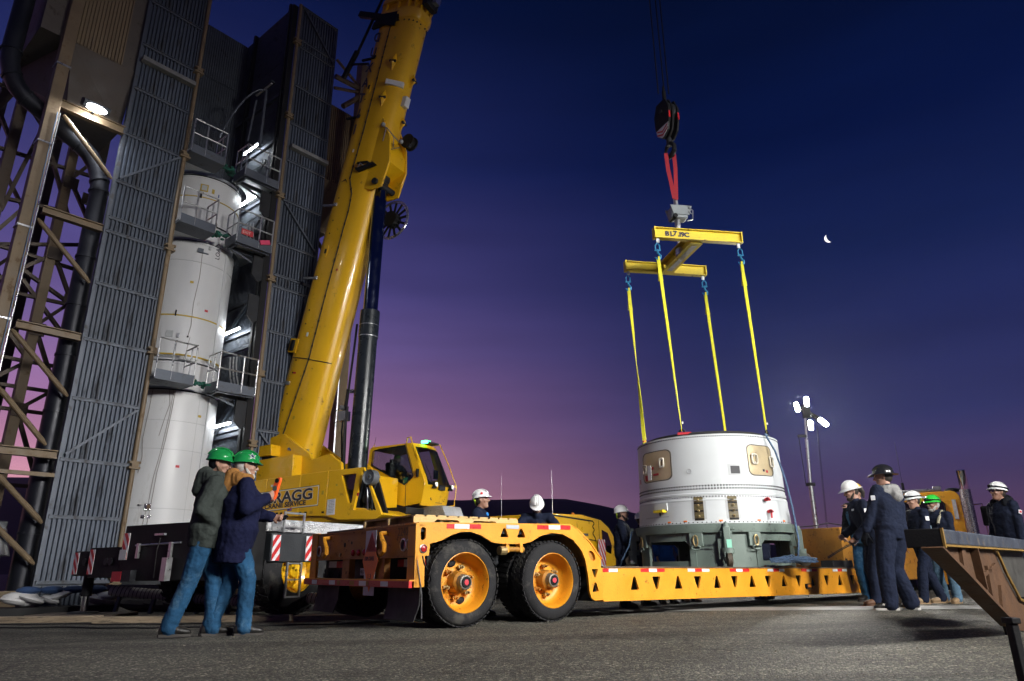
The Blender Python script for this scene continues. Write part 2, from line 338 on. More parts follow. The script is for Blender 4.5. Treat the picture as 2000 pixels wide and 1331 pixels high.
# ---------------------------------------------------------------- ground, hill, moon
def asphalt():
    m = bpy.data.materials.new('worn asphalt'); m.use_nodes = True; t = m.node_tree; n = t.nodes; L = t.links; p = n['Principled BSDF']
    tx = n.new('ShaderNodeTexCoord'); o = tx.outputs['Object']
    v = n.new('ShaderNodeTexVoronoi'); v.inputs['Scale'].default_value = 72; L.new(o, v.inputs['Vector'])
    hs = n.new('ShaderNodeSeparateColor'); L.new(v.outputs['Color'], hs.inputs[0])
    st = n.new('ShaderNodeValToRGB'); e = st.color_ramp.elements; e[0].position = 0; e[0].color = (.042, .041, .036, 1); e[1].position = 1; e[1].color = (.36, .33, .26, 1)
    a = e.new(.55); a.color = (.082, .077, .063, 1); a = e.new(.85); a.color = (.135, .126, .10, 1); L.new(hs.outputs[0], st.inputs[0])
    def noise_(scale, lo, hi, a_, b_, det=5, st_=None):
        k = n.new('ShaderNodeTexNoise'); k.inputs['Scale'].default_value = scale; k.inputs['Detail'].default_value = det; k.inputs['Roughness'].default_value = .6
        if st_:
            mp = n.new('ShaderNodeMapping'); mp.inputs['Scale'].default_value = st_; mp.inputs['Rotation'].default_value = (0, 0, R(-12)); L.new(o, mp.inputs[0]); L.new(mp.outputs[0], k.inputs['Vector'])
        else: L.new(o, k.inputs['Vector'])
        r = n.new('ShaderNodeMapRange'); r.inputs['From Min'].default_value = lo; r.inputs['From Max'].default_value = hi; r.inputs['To Min'].default_value = a_; r.inputs['To Max'].default_value = b_
        L.new(k.outputs[0], r.inputs['Value']); return r.outputs[0]
    f1 = noise_(.55, .3, .7, .72, 1.22); f2 = noise_(6, .3, .7, .84, 1.14); f3 = noise_(1.1, .35, .6, .8, 1.12, 6, (.25, 2.6, 1))
    mu = n.new('ShaderNodeMath'); mu.operation = 'MULTIPLY'; L.new(f1, mu.inputs[0]); L.new(f2, mu.inputs[1])
    mu2 = n.new('ShaderNodeMath'); mu2.operation = 'MULTIPLY'; L.new(mu.outputs[0], mu2.inputs[0]); L.new(f3, mu2.inputs[1])
    # rubber left by turning tyres: wide arcs
    mp = n.new('ShaderNodeMapping'); mp.inputs['Location'].default_value = (3.5, -22.0, 0); L.new(o, mp.inputs[0])
    wv = n.new('ShaderNodeTexWave'); wv.wave_type = 'RINGS'; wv.rings_direction = 'Z'; wv.inputs['Scale'].default_value = .11; wv.inputs['Distortion'].default_value = 1.6; wv.inputs['Detail'].default_value = 3; wv.inputs['Detail Scale'].default_value = .5
    L.new(mp.outputs[0], wv.inputs['Vector'])
    w2 = n.new('ShaderNodeMapRange'); w2.inputs['From Min'].default_value = .88; w2.inputs['From Max'].default_value = 1.; w2.inputs['To Min'].default_value = 1; w2.inputs['To Max'].default_value = .66; L.new(wv.outputs[0], w2.inputs['Value'])
    mu3 = n.new('ShaderNodeMath'); mu3.operation = 'MULTIPLY'; L.new(mu2.outputs[0], mu3.inputs[0]); L.new(w2.outputs[0], mu3.inputs[1])
    # hairline cracks
    vc = n.new('ShaderNodeTexVoronoi'); vc.feature = 'DISTANCE_TO_EDGE'; vc.inputs['Scale'].default_value = .45
    ns = n.new('ShaderNodeTexNoise'); ns.inputs['Scale'].default_value = 1.4; ns.inputs['Detail'].default_value = 6; L.new(o, ns.inputs['Vector'])
    mxv = n.new('ShaderNodeVectorMath'); mxv.operation = 'ADD'; L.new(o, mxv.inputs[0]); L.new(ns.outputs['Color'], mxv.inputs[1]); L.new(mxv.outputs[0], vc.inputs['Vector'])
    cr = n.new('ShaderNodeMapRange'); cr.inputs['From Min'].default_value = 0; cr.inputs['From Max'].default_value = .010; cr.inputs['To Min'].default_value = .45; cr.inputs['To Max'].default_value = 1; L.new(vc.outputs['Distance'], cr.inputs['Value'])
    mu4 = n.new('ShaderNodeMath'); mu4.operation = 'MULTIPLY'; L.new(mu3.outputs[0], mu4.inputs[0]); L.new(cr.outputs[0], mu4.inputs[1])
    # oil drips and damp stains with edges of their own
    so = n.new('ShaderNodeTexNoise'); so.inputs['Scale'].default_value = .85; so.inputs['Detail'].default_value = 9; so.inputs['Roughness'].default_value = .68; so.inputs['Distortion'].default_value = .6; L.new(o, so.inputs['Vector'])
    s1 = n.new('ShaderNodeMapRange'); s1.inputs['From Min'].default_value = .60; s1.inputs['From Max'].default_value = .66; s1.inputs['To Min'].default_value = 1; s1.inputs['To Max'].default_value = .52; L.new(so.outputs[0], s1.inputs['Value'])
    mu5 = n.new('ShaderNodeMath'); mu5.operation = 'MULTIPLY'; L.new(mu4.outputs[0], mu5.inputs[0]); L.new(s1.outputs[0], mu5.inputs[1]); mu4 = mu5
    s = n.new('ShaderNodeVectorMath'); s.operation = 'SCALE'; L.new(st.outputs[0], s.inputs[0]); L.new(mu4.outputs[0], s.inputs['Scale'])
    L.new(s.outputs[0], p.inputs['Base Color']); p.inputs['Roughness'].default_value = .8; p.inputs['Specular IOR Level'].default_value = .35
    b = n.new('ShaderNodeBump'); b.inputs['Strength'].default_value = .9; b.inputs['Distance'].default_value = .011
    L.new(v.outputs['Distance'], b.inputs['Height']); b.invert = True
    L.new(b.outputs[0], p.inputs['Normal']); return m
ASPH = asphalt()
def spaced(lo, hi, fine_lo, fine_hi, step):
    q = [lo, lo * .5 + fine_lo * .5] if lo < fine_lo - 1 else []
    x = fine_lo
    while x < fine_hi: q.append(x); x += step
    return q + [fine_hi, fine_hi * .6 + hi * .4, hi]
g = MB(); ys = spaced(-60, 1500, -1, 26, .45); xs = spaced(-1200, 1200, -16, 20, .6)
g.grid([[(x, y, ground_z(x, y)) for x in xs] for y in ys])
g.build('ground', ASPH, None, kind='structure', fix=False)
CONC = mat('pale concrete', (.26, .255, .24), .8, 0, .18, 2.2, .3, 60, ((.15, .145, .135), .35, 3))
g = MB(); rows = []
for i in range(41):
    x = 1.0 + i * .26; y = 10.75 + (x - 5) * -.02; rows.append([(x, y + dy, ground_z(x, y + dy) + .008) for dy in (-.42, -.2, 0, .2, .42)])
g.grid(rows); g.build('concrete_strip', CONC, None, kind='structure', fix=False)

g = MB(); HP = [(-900, 60), (-420, 56), (-286, 53), (-150, 43), (-39, 38), (0, 37.9), (17, 38.3), (34, 37.2), (50, 34), (69, 29.8), (100, 21), (137, 12.4), (160, 10.9), (283, 11.2), (420, 14), (900, 20)]
def hz(x):
    for (a, b), (c, d) in zip(HP, HP[1:]):
        if a <= x <= c: return b + (d - b) * ss(0, 1, (x - a) / (c - a)) * .5 + (d - b) * (x - a) / (c - a) * .5
    return 20
rows = []
for k, (y, fr) in enumerate(((180, 0), (240, .25), (300, .58), (360, .88), (400, 1), (460, 1), (620, .7), (900, 0))):
    r = []
    for i in range(181):
        x = -900 + i * 10; n_ = noise.noise(V((x * .05, y * .05, 0))) * .8 + noise.noise(V((x * .25, y, 3))) * .22
        r.append((x * y / 400 if y <= 400 else x, y, -.6 + fr * (hz(x) + n_)))
    rows.append(r)
SCRUB = mat('dark hillside scrub', (.028, .030, .020), .95, 0, .35, .06, .3, .5)
g.grid(rows); g.build('hill', SCRUB, None, kind='structure', fix=False)

# the moon: a lit crescent, a closed lens shaped solid between the limb and the terminator, at a great distance
mo = V((515.5, 1000, 502)) * 1.8; R0 = 12.5
d_ = mo.normalized(); sd = d_.cross(V((0, 0, 1))).normalized(); up_ = sd.cross(d_)
lit = (sd * -.93 + up_ * -.38).normalized(); per = d_.cross(lit)
g = MB(); front, back = [], []
for j in range(25):
    b = math.pi * (j / 24 - .5); front.append([]); back.append([])
    for i in range(9):
        t = i / 8; e = R0 * math.cos(b) * (1 * (1 - t) + .42 * t); h_ = math.sqrt(max(0, (R0 * math.cos(b)) ** 2 - e * e)) * .5
        p_ = mo + per * R0 * math.sin(b) + lit * e; front[-1].append(p_ - d_ * h_); back[-1].append(p_ + d_ * (.3 + h_ * .2))
g.grid(front); g.grid(back)
MOON = mat('sunlit moon', (.5, .5, .48), .9, emit=((1, .97, .93), 1.5))
tag(g.build('moon', MOON, None, fix=2), 'thin white crescent moon in the dark sky right of the yellow spreader beam', 'moon')

# thin weeds behind the low trailer
g = MB()
for i in range(2600):
    x = rnd.uniform(4.5, 15); y = 21 + rnd.gauss(0, .9) + (x - 9) * .25; z = ground_z(x, y); h_ = rnd.uniform(.04, .16); a = rnd.uniform(0, 6.3); dx, dy = math.cos(a) * .012, math.sin(a) * .012
    lx, ly = rnd.gauss(0, .04), rnd.gauss(0, .04)
    g.add([(x - dx, y - dy, z), (x + dx, y + dy, z), (x + lx, y + ly, z + h_)], [(0, 1, 2)])
GRASS = mat('dry weeds', (.075, .085, .03), .9, 0, .4, 2)
g.build('grass', GRASS, None, smooth=0, kind='stuff', fix=False)

# loose chippings on the asphalt
g = MB()
for i in range(2600):
    y = 1.6 + 9 * rnd.random() ** 1.4; x = rnd.uniform(-.95, .95) * (y + .8); r_ = rnd.uniform(.003, .0085) * (1 if rnd.random() < .93 else 1.8); a = rnd.uniform(0, 6.3); z = ground_z(x, y)
    q = [(x + r_ * math.cos(a + k * 2.1) * rnd.uniform(.7, 1.2), y + r_ * math.sin(a + k * 2.1) * rnd.uniform(.7, 1.2), z) for k in range(3)]
    g.add(q + [(x, y, z + r_ * rnd.uniform(.5, .9))], [(0, 1, 3), (1, 2, 3), (2, 0, 3)])
g.build('chippings', mat('stone chippings', (.17, .155, .125), .85, 0, .5, 30), None, smooth=0, kind='stuff', fix=False)

# ---------------------------------------------------------------- service tower (frame W: x along the front, y away from us)
tow = thing('service_tower', 'tall service tower of grey corrugated doors and brown steel frame around the white rocket', 'tower', W_O, W_AZ)
def corrugated(wd, h, pitch=.092, dep=.058, y=0.):
    m = MB(); n = max(1, round(wd / pitch)); p = wd / n; q = []
    for i in range(n):
        x = i * p; q += [(x, 0), (x + p * .22, 0), (x + p * .34, -dep), (x + p * .84, -dep), (x + p * .96, 0)] if False else [(x + p * .05, 0), (x + p * .42, 0), (x + p * .54, -dep), (x + p * .93, -dep)]
    q.append((wd, 0)); q.insert(0, (0, 0))
    m.grid([[(x, y + d, 0) for x, d in q], [(x, y + d, h) for x, d in q]])
    m.box(0, wd, y + .035, y + .05, 0, h)
    return m
CORR = {}
def panel(name, parent, x, y, z, wd, h, mt, rot=0, pitch=.092, dep=.058, fine=None):
    key = (round(wd, 3), round(h, 3), mt.name, pitch)
    if key not in CORR: CORR[key] = corrugated(wd, h, pitch, dep).mesh(name, mt, 30, fix=False)
    return link(name, CORR[key], parent, mtx=M.Translation((x, y, z)) @ M.Rotation(R(rot), 4, 'Z'))
def wing(x0, x1, zs, ztop, poles, poles_z, ledge, dgs, double):
    zz = zs + [ztop]
    for a, b in zip(zz, zz[1:]):
        panel('corrugated_panel', tow, x0 + .04, 0, a + .03, x1 - x0 - .1, b - a - .06, GALV)
    me = None
    for z in zs + [ztop] + double:
        m = MB(); m.box(x0, x1, -.075, .034, -.035, .035); m.box(x0, x1, -.10, -.075, .02, .035)
        link('girt', m.mesh('girt', GALVF, 0), tow, mtx=M.Translation((0, 0, z)))
    for x in (x0, x1):
        m = MB(); m.box(x - .035, x + .035, -.045, .09, zs[0] - .1, ztop + .1); m.build('corner_angle', GALVF, tow)
    m = MB(); m.box(x0, x1 - .02, .06, .13, zs[0], ztop); m.build('backing_sheet', DARK, tow)
    for (xa, za, xb, zb) in dgs:
        MB().beam((xa, -.10, za), (xb, -.10, zb), .05, .07, (0, 1, 0)).build('diagonal_brace', GALVF, tow)
    if ledge: MB().box(x0 + .02, x1, -.24, -.062, ledge - .1, ledge + .02).build('ledge', mat('dusty ledge', (.16, .16, .16), .8, 0, .3, 8, .3, 40), tow, bev=.008)
    MB().cyl((poles, -.1, .05), (poles, -.1, ztop), .052, n=12).build('hinge_pipe', TAN, tow)
    for z in poles_z:
        m = MB(); m.box(-.12, .12, -.19, -.005, -.085, -.035); m.box(-.12, .12, -.19, -.005, .035, .085); m.box(-.075, .075, -.205, -.015, -.035, .035)
        for i in (-1, 1):
            for k in (-.06, .06): m.cyl((.09 * i, -.205, k), (.09 * i, -.185, k), .018, n=6)
        link('hinge_clamp', m.mesh('hinge_clamp', TAN, 30), tow, mtx=M.Translation((poles, 0, z)))
LZ = [.40, 1.68, 2.85, 4.17, 5.52, 6.87, 8.19, 9.53, 10.86, 12.22, 13.58, 14.98, 16.35, 17.7]
wing(-.14, 1.25, LZ, 19.0, 1.31, [.4, 2.86, 5.55, 8.25, 10.93, 13.6, 16.3], 13.12, [(-.08, 2.95, 1.2, 4.1), (-.08, 9.6, 1.2, 10.8), (-.08, 16.4, 1.2, 17.6)], [8.55])
RZ = [.45, 2.72, 4.08, 5.43, 6.83, 8.17, 9.50, 10.92, 12.26, 13.56, 14.95, 16.42]
wing(4.22, 5.55, RZ, 17.98, 4.1, [1.0, 3.7, 5.58, 8.33, 10.97, 13.72, 16.5], 12.75, [(4.3, 10.8, 5.45, 9.6), (4.3, 17.85, 5.45, 16.55), (4.3, 4.0, 5.45, 2.8)], [8.52, 16.7])
m = MB(); m.add([(-.2, -.02, -.2), (1.0, -.02, -.2), (1.0, -.02, .34), (-.2, -.02, .34)], [(0, 1, 2, 3)])
panel('base_panel', tow, -.05, .02, -.22, 1.0, .55, GALV)
MB().box(-.1, .9, .0, .045, .30, .36).build('base_rail', GALVF, tow)

# inner walls of the bay round the rocket
def wallset(x, y, rot, width, zs, lab=None):
    for a, b in zip(zs, zs[1:]): panel('inner_panel', tow, x, y, a, width, b - a - .04, INNER, rot, .075, .02)
IZ = [.3, 2.1, 4.0, 5.2, 6.4, 7.8, 9.3, 10.6, 12.4, 14.2, 16.0, 18.0]
wallset(4.0, 2.95, -90, 2.9, IZ)                        # right inner wall, faces the rocket
wallset(1.32, 2.95, 0, 2.72, IZ)                        # back wall
m = MB()
for y in (.16, 2.3): m.box(3.86, 3.985, y - .05, y + .05, .2, 18)
m.build('inner_column', DARK, tow)
m = MB(); m.box(3.88, 4.06, -.05, .03, .2, 17.9); m.build('jamb_plate', BLACK, tow)
for z in (4.0, 4.16, 6.42, 6.86, 7.82, 9.95, 11.0, 12.9, 14.6):
    MB().box(3.90, 3.962, .1, 2.9, z - .05, z + .05).build('inner_rail', GALVF, tow)
for (ya, za, yb, zb) in [(.48, 7.7, 2.35, 6.4), (.45, 5.05, 1.9, 3.98), (.45, 5.05, 2.5, 3.2), (.45, 10.3, 2.2, 9.1), (.5, 12.3, 2.2, 11.1)]:
    MB().beam((3.86, ya, za), (3.86, yb, zb), .11, .06, (1, 0, 0)).build('inner_brace', GALVF, tow)
# corner gussets below the platforms on the right
for z in (4.85, 7.75, 8.95, 10.95):
    m = MB(); m.prism([(0, 0), (0, -.62), (.2, -.8), (.42, -.62), (.42, 0)], (3.58, -.03, z), (1, 0, 0), (0, 0, 1), (0, .06, 0)); m.build('gusset_plate', DARK, tow)
# inner hoops / cable trays that hang on the right wall
for z in (5.15, 9.25):
    m = MB()
    for k in range(3):
        pts = [(3.82 - .04 * k, .25 + .1 * k + .45 * math.sin(R(a)) , z + 1.15 * a / 90 - .15) for a in range(0, 91, 15)]
        m.tube(pts, .022, 6)
    m.build('cable_loop', STEEL, tow)

# tube lights: a white tube in a steel tray
TUBEM = mat('lit tube', (1, 1, 1), emit=((.93, .97, 1.0), TUBE))
FLOODM = mat('lit floodlight', (1, 1, 1), emit=((.96, .98, 1.0), FLOOD))
for ya, yb, z in ((.72, 1.62, 12.9), (.56, 1.5, 11.02), (.52, 1.42, 6.9), (.4, 1.32, 4.25)):
    o = part('tube_light', tow)
    MB().box(3.66, 3.74, ya - .03, yb + .03, z + .032, z + .055).build('tray', DARK, o)
    MB().cyl((3.70, ya, z), (3.70, yb, z), .028, n=10).build('tube', TUBEM, o)
o = part('tube_light', tow, 'unlit tube light'); MB().box(3.72, 3.88, .5, 1.5, 15.1, 15.14).build('tray', GALVF, o); MB().cyl((3.78, .55, 15.06), (3.78, 1.45, 15.06), .03, n=10).build('tube', mat('unlit tube', (.5, .5, .5), .4), o)

# work platforms
RX, RY, RR = 2.6, 1.5, 1.12
def platform(x0, x1, z, side, brackets):
    p = part('platform', tow)
    poly = [(x0, -.38), (x1, -.38)]
    if side > 0: poly += [(x1, 1.2)] + [(RX + 1.19 * math.cos(R(a)), RY + 1.19 * math.sin(R(a))) for a in range(-15, -79, -9)] + [(x0, .3)]
    else: poly += [(x1, .32)] + [(RX + 1.19 * math.cos(R(a)), RY + 1.19 * math.sin(R(a))) for a in range(-108, -166, -9)] + [(x0, 1.2)]
    MB().prism(poly, (0, 0, z - .05), (1, 0, 0), (0, 1, 0), (0, 0, .05)).build('floor', PLATE, p)
    m = MB(); m.box(x0, x1, -.42, -.38, z - .14, z + .10); xe = x0 if side > 0 else x1; m.box(xe - .02, xe + .02, -.38, .2, z - .14, z + .1); m.build('toe_board', GALVF, p)
    m = MB(); h = .86; ps = [x0, x0 + .62 * (x1 - x0), x1] if side > 0 else [x0, x0 + .4 * (x1 - x0), x1]
    for x in ps: m.cyl((x, -.4, z - .1), (x, -.4, z + h), .022, n=8)
    for k in (.44, h): m.cyl((x0, -.4, z + k), (x1, -.4, z + k), .021, n=8)
    xe = x0 if side > 0 else x1
    for y in (-.12, .2): m.cyl((xe, y, z - .08), (xe, y, z + h), .02, n=8)
    for k in (.44, h): m.cyl((xe, -.4, z + k), (xe, .2, z + k), .02, n=8)
    m.build('handrail', STEEL, p)
    m = MB()
    if brackets:
        for y in (-.3, .12): m.ibeam((x0 + .02, y, z - .11), (x1, y, z - .11), .05, .11, .015)
        m.ibeam((x0 + .1, -.33, z - .11), (x0 + .1, .25, z - .11), .05, .1, .015); m.beam((x0 + .15, .1, z - .15), (x1, .1, z - .42), .04, .05)
    else: m.box(x0, x1, -.36, .2, z - .13, z - .052)
    m.build('support_frame', GALVF, p)
    return p
for z in (11.08, 9.05, 4.98):
    platform(1.33, 2.24, z, -1, False); platform(2.84, 3.86, z, 1, True)
for z in (10.99, 9.0, 4.93):
    m = MB(); r0 = random.Random(int(z * 10))
    for i in range(22): m.ell((2.27 + r0.uniform(0, .4), -.30 + r0.uniform(0, .3), z + r0.uniform(-.02, .1)), r0.uniform(.03, .1), .05, r0.uniform(.015, .04), M.Rotation(r0.uniform(0, 6), 3, 'Z') @ M.Rotation(r0.uniform(-.6, .6), 3, 'X'), 7, 4)
    m.build('net_bundle', GREENCLOTH, tow)
o = part('exit_sign', tow); MB().box(3.0, 3.34, -.30, -.29, 9.25, 9.42).build('plate', SIGNRED, o); text('lettering', 'EXIT', .11, INKW, o, (3.03, -.302, 9.295), (1, 0, 0), (0, 0, 1), wide=1.05)
MB().obox((3.62, -.46, 9.15), (.14, 0, .05), (0, .02, 0), (-.02, 0, .06)).build('warning_flag', mat('pink red flag', (.55, .05, .12), .7), tow)

# curved upper guide frame
m = MB(); m.tube([(3.55 - 1.0 * math.sin(R(a)), .4 + .5 * math.sin(R(a)), 12.6 + 1.9 * (1 - math.cos(R(a))) * 0 + 2.0 * math.cos(R(a)) ** 2) for a in range(0, 91, 10)], .03, 6)
m.beam((3.55, .4, 12.6), (3.55, .4, 14.6), .07); m.beam((3.2, .45, 12.6), (3.3, .45, 14.1), .05); m.build('guide_frame', GALVF, tow)

# left enclosure, its funnel, the upper cross beam, columns and braces
for k, (xx, zz) in enumerate(((-1.56, 12.72), (-1.02, 12.72))): panel('enclosure_panel', tow, xx, .04, zz, .54, 6.3, TANBOX, 0, .075, .035)
m = MB(); m.box(-2.25, -.12, .1, 2.6, 12.74, 19); m.build('enclosure_wall', mat('dark enclosure steel', (.10, .085, .07), .7, 0, .2, 3, .1, 30, ((.05, .04, .03), .3, 3)), tow)  # enclosure steel in a darker brown than the tan front panels
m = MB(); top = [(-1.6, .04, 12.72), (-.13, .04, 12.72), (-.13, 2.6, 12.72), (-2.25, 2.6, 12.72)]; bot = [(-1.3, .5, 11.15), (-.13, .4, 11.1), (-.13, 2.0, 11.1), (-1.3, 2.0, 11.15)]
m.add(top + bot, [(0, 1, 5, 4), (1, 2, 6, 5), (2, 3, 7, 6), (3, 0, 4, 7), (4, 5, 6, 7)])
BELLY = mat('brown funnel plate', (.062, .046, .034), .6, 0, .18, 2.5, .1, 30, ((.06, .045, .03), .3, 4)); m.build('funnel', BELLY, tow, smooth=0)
m = MB(); m.beam((-1.0, .32, 12.2), (-.8, .5, 11.3), .02, .05); m.build('funnel_seam', BROWN, tow)
MB().ibeam((-1.7, 0, 10.93), (-.15, 0, 10.93), .14, .22, .02).build('cross_beam', TAN, tow)
def col(x, y, z0, z1, wd, mt, nm='column'):
    m = MB(); m.box(x - wd / 2, x + wd / 2, y - wd / 2, y - wd / 2 + .03, z0, z1); m.box(x - wd / 2, x + wd / 2, y + wd / 2 - .03, y + wd / 2, z0, z1); m.box(x - .018, x + .018, y - wd / 2 + .03, y + wd / 2 - .03, z0, z1)
    return m.build(nm, mt, tow)
TB = MB(); TB.box(-1.82, -1.56, -.13, .13, -.2, 20); TB.build('column', TAN, tow, bev=.01)
for k in range(5): MB().box(-1.84, -1.54, -.15, .15, 5.55 + 2.1 * k, 5.59 + 2.1 * k).build('cable_strap', STEEL, tow)
MB().cyl((-1.545, -.16, -.1), (-1.545, -.16, 10.6), .014, n=6).build('conduit', STEEL, tow); MB().cyl((-1.60, -.165, 2), (-1.60, -.165, 10.6), .009, n=6).build('conduit', mat('blue conduit', (.1, .17, .3), .5), tow)
for z in (8.22, 5.53, 2.93): 
    MB().ibeam((-1.42, 0, z), (-.2, 0, z), .16, .17, .02).build('cross_beam', TAN, tow)
MB().beam((-1.6, 0, 2.51), (-.16, 0, 2.51), .08).build('cross_beam', TAN, tow)
def strut(p0, p1, r, mt, nm='diagonal_strut', ends=True):
    m = MB(); a, b = V(p0), V(p1); d = (b - a).normalized(); m.cyl(a + d * .12, b - d * .12, r, n=10)
    if ends: m.cyl(a, a + d * .13, r * .55, r, n=8); m.cyl(b - d * .13, b, r, r * .55, n=8)
    return m.build(nm, mt, tow)
for (xa, za, xb, zb) in [(-1.43, 10.72, -.2, 9.58), (-1.46, 8.0, -.22, 6.86), (-1.46, 5.42, -.2, 4.2), (-1.46, 4.18, -.42, 3.12), (-1.46, 2.75, -.2, 1.55), (-1.46, 1.9, -.2, .75)]:
    strut((xa, .05, za), (xb, .05, zb), .055, TAN)
# the braced frame farther back, seen against the sky
for x, y, wd in ((-.5, 2.5, .22), (.18, 2.5, .2), (-1.82, 2.5, .24), (-2.75, 2.5, .2), (-1.82, 5.2, .22), (-.3, 5.2, .2)):
    m = MB(); m.box(x - wd / 2, x + wd / 2, y - wd / 2, y + wd / 2, -.2, 13.5 if y < 3 else 15.5); m.build('column', BROWN if x < -1 or y > 3 else TAN, tow, bev=.01)
def sbeam(xa, za, xb, zb, wd=.1, y=2.5, mt=None):
    wd *= .72; MB().beam((xa, y, za), (xb, y, zb), wd, wd * 1.15, (0, 1, 0)).build('frame_brace', mt or BROWN, tow)
for (xa, za, xb, zb) in [(-2.7, 10.55, .3, 10.78), (-1.8, 8.05, .58, 8.91), (-1.8, 8.1, .2, 8.03), (-1.8, 7.0, .1, 7.06), (-1.8, 5.41, .4, 5.42), (-1.8, 4.76, .1, 4.78), (-1.8, 4.22, .1, 4.23), (-1.8, 2.5, .2, 2.5),
                         (-2.7, 12.3, -.4, 12.3), (-2.7, 9.2, -.5, 9.5), (-2.7, 3.3, -.5, 3.4)]: sbeam(xa, za, xb, zb, .11)
for (xa, za, xb, zb) in [(-.95, 10.9, -.3, 9.4), (-.45, 10.4, .1, 11.4), (-.4, 10.4, .15, 9.5), (-1.7, 9.0, -1.28, 11.6), (-2.3, 11.7, -1.8, 10.8), (-2.5, 12.8, -2.3, 13.5), (-1.8, 12.9, -2.4, 11.2),
                         (-.5, 8.9, -.42, 8.3), (-1.0, 7.65, .14, 7.1), (.13, 7.09, -.5, 6.3), (-.95, 7.4, .1, 6.3), (-.42, 8.3, .14, 7.2), (-.45, 6.25, .2, 4.85), (-.5, 4.2, .1, 4.75), (-.42, 4.1, .1, 2.9),
                         (-1.8, 8.2, -1.1, 9.6), (-1.8, 6.9, -.5, 8.2), (-1.8, 6.9, -.5, 5.5), (-1.8, 4.2, -.5, 5.4), (-1.8, 4.1, -.5, 2.6), (-2.7, 9.2, -1.9, 7.2), (-2.7, 5.0, -1.9, 7.0)]: sbeam(xa, za, xb, zb, .12)
for (xa, za, xb, zb) in [(-1.8, 12, -.3, 9.8), (-1.8, 9.6, -.3, 7.4), (-.3, 9.6, -1.8, 7.4), (-1.8, 7.2, -.3, 5.0), (-1.8, 4.8, -.3, 2.7)]: sbeam(xa, za, xb, zb, .12, 5.2)
for (x, z) in [(-.42, 10.3), (.05, 10.0), (-.42, 8.25), (-.45, 6.22), (.12, 7.12), (-.45, 4.22)]:
    m = MB(); m.box(x - .16, x + .16, 2.36, 2.40, z - .16, z + .16); m.build('gusset_plate', BROWN, tow)
# pieces to the right of the right hand door
for (xa, za, xb, zb, r) in [(5.62, 17.05, 6.85, 16.4, .05), (5.62, 16.3, 6.85, 16.42, .09), (5.62, 15.8, 6.85, 16.3, .055), (6.05, 15.25, 6.9, 16.25, .09)]: strut((xa, .1, za), (xb, .1, zb), r, TAN, 'frame_strut', False)
MB().box(6.66, 6.98, -.05, .25, -.2, 17.4).build('column', TAN, tow, bev=.01); MB().cyl((6.62, -.1, 0), (6.62, -.1, 12), .03, n=8).build('conduit', STEEL, tow)
MB().beam((6.0, 0, 4.6), (6.7, 0, 6.0), .1).build('frame_strut', TAN, tow)
panel('enclosure_panel', tow, 5.66, .45, 12.6, 1.35, 2.85, TANBOX, 0, .075, .035)
m = MB(); m.add([(5.6, .45, 12.6), (7.0, .45, 12.6), (7.0, 2.5, 12.6), (5.6, 2.5, 12.6), (6.0, 1.0, 11.0), (6.5, 1.0, 11.0), (6.5, 1.8, 11.0), (6.0, 1.8, 11.0)], [(0, 1, 5, 4), (1, 2, 6, 5), (2, 3, 7, 6), (3, 0, 4, 7), (4, 5, 6, 7)]); m.build('funnel', TANBOX, tow, smooth=0)
for (xa, za, xb, zb) in [(5.6, 10.4, 6.7, 9.2), (5.6, 9.0, 6.7, 10.1), (5.6, 8.9, 6.7, 8.9)]: strut((xa, .3, za), (xb, .3, zb), .06, TAN, 'frame_strut', False)

# air ducts
def duct(pts, r, rings):
    o = part('air_duct', tow); pts = [V(p) for p in pts]; MB().tube(pts, r, 20).build('pipe', DUCT, o)
    for k in rings:
        i = int(k); a, b = pts[i], pts[min(i + 1, len(pts) - 1)]; p_ = a.lerp(b, k - i); d = (b - a).normalized(); MB().cyl(p_ - d * .025, p_ + d * .025, r + .025, n=20).build('flange', DUCT, o)
duct([(-2.58, .6, 19), (-2.58, .6, 12.1), (-2.55, .6, 11.8), (-2.46, .6, 11.5), (-2.3, .6, 11.25), (-2.1, .6, 11.08), (-.85, .6, 10.45), (-.62, .58, 10.28), (-.42, .55, 10.0), (-.3, .5, 9.6), (-.27, .5, 9.2), (-.25, .5, 1.2), (-.25, .5, .2)], .2, [1.0, 3, 5, 6.0, 8.9, 9.6, 10.2, 10.35, 10.5, 10.66, 10.82, 10.98])

# the lit floodlight under the cross beam
o = part('floodlight', tow)
m = MB(); m.obox((-.9, -.2, 11.13), (.29, 0, 0), (0, .14, .084), (0, -.04, .08)); m.box(-.93, -.87, -.12, .0, 11.0, 11.06); m.build('housing', DARK, o, bev=.01)
MB().ell((-.9, -.27, 11.04), .25, .125, .085, M.Rotation(R(28), 3, 'X'), 24, 12).build('lens', FLOODM, o)
lamp('floodlight_beam', 'AREA', 120, tow, aim((-.9, -.34, 10.97), (-2.2, -2.2, 4.0)), (.95, .97, 1), .3, spread=R(170))
# ground level clutter of the tower base
MB().box(-2.4, -.25, .1, .35, -.1, .25).build('base_beam', TAN, tow)
MB().box(-2.6, -1.9, .4, 1.3, -.1, 1.7).build('equipment_cabinet', GALVF, tow, bev=.02)
MB().lathe([(0, .02), (0, .34), (.5, .12), (.5, .02)], (-.9, .35, .95), (.15, 0, 1), 20).build('cone_hood', STEEL, tow)

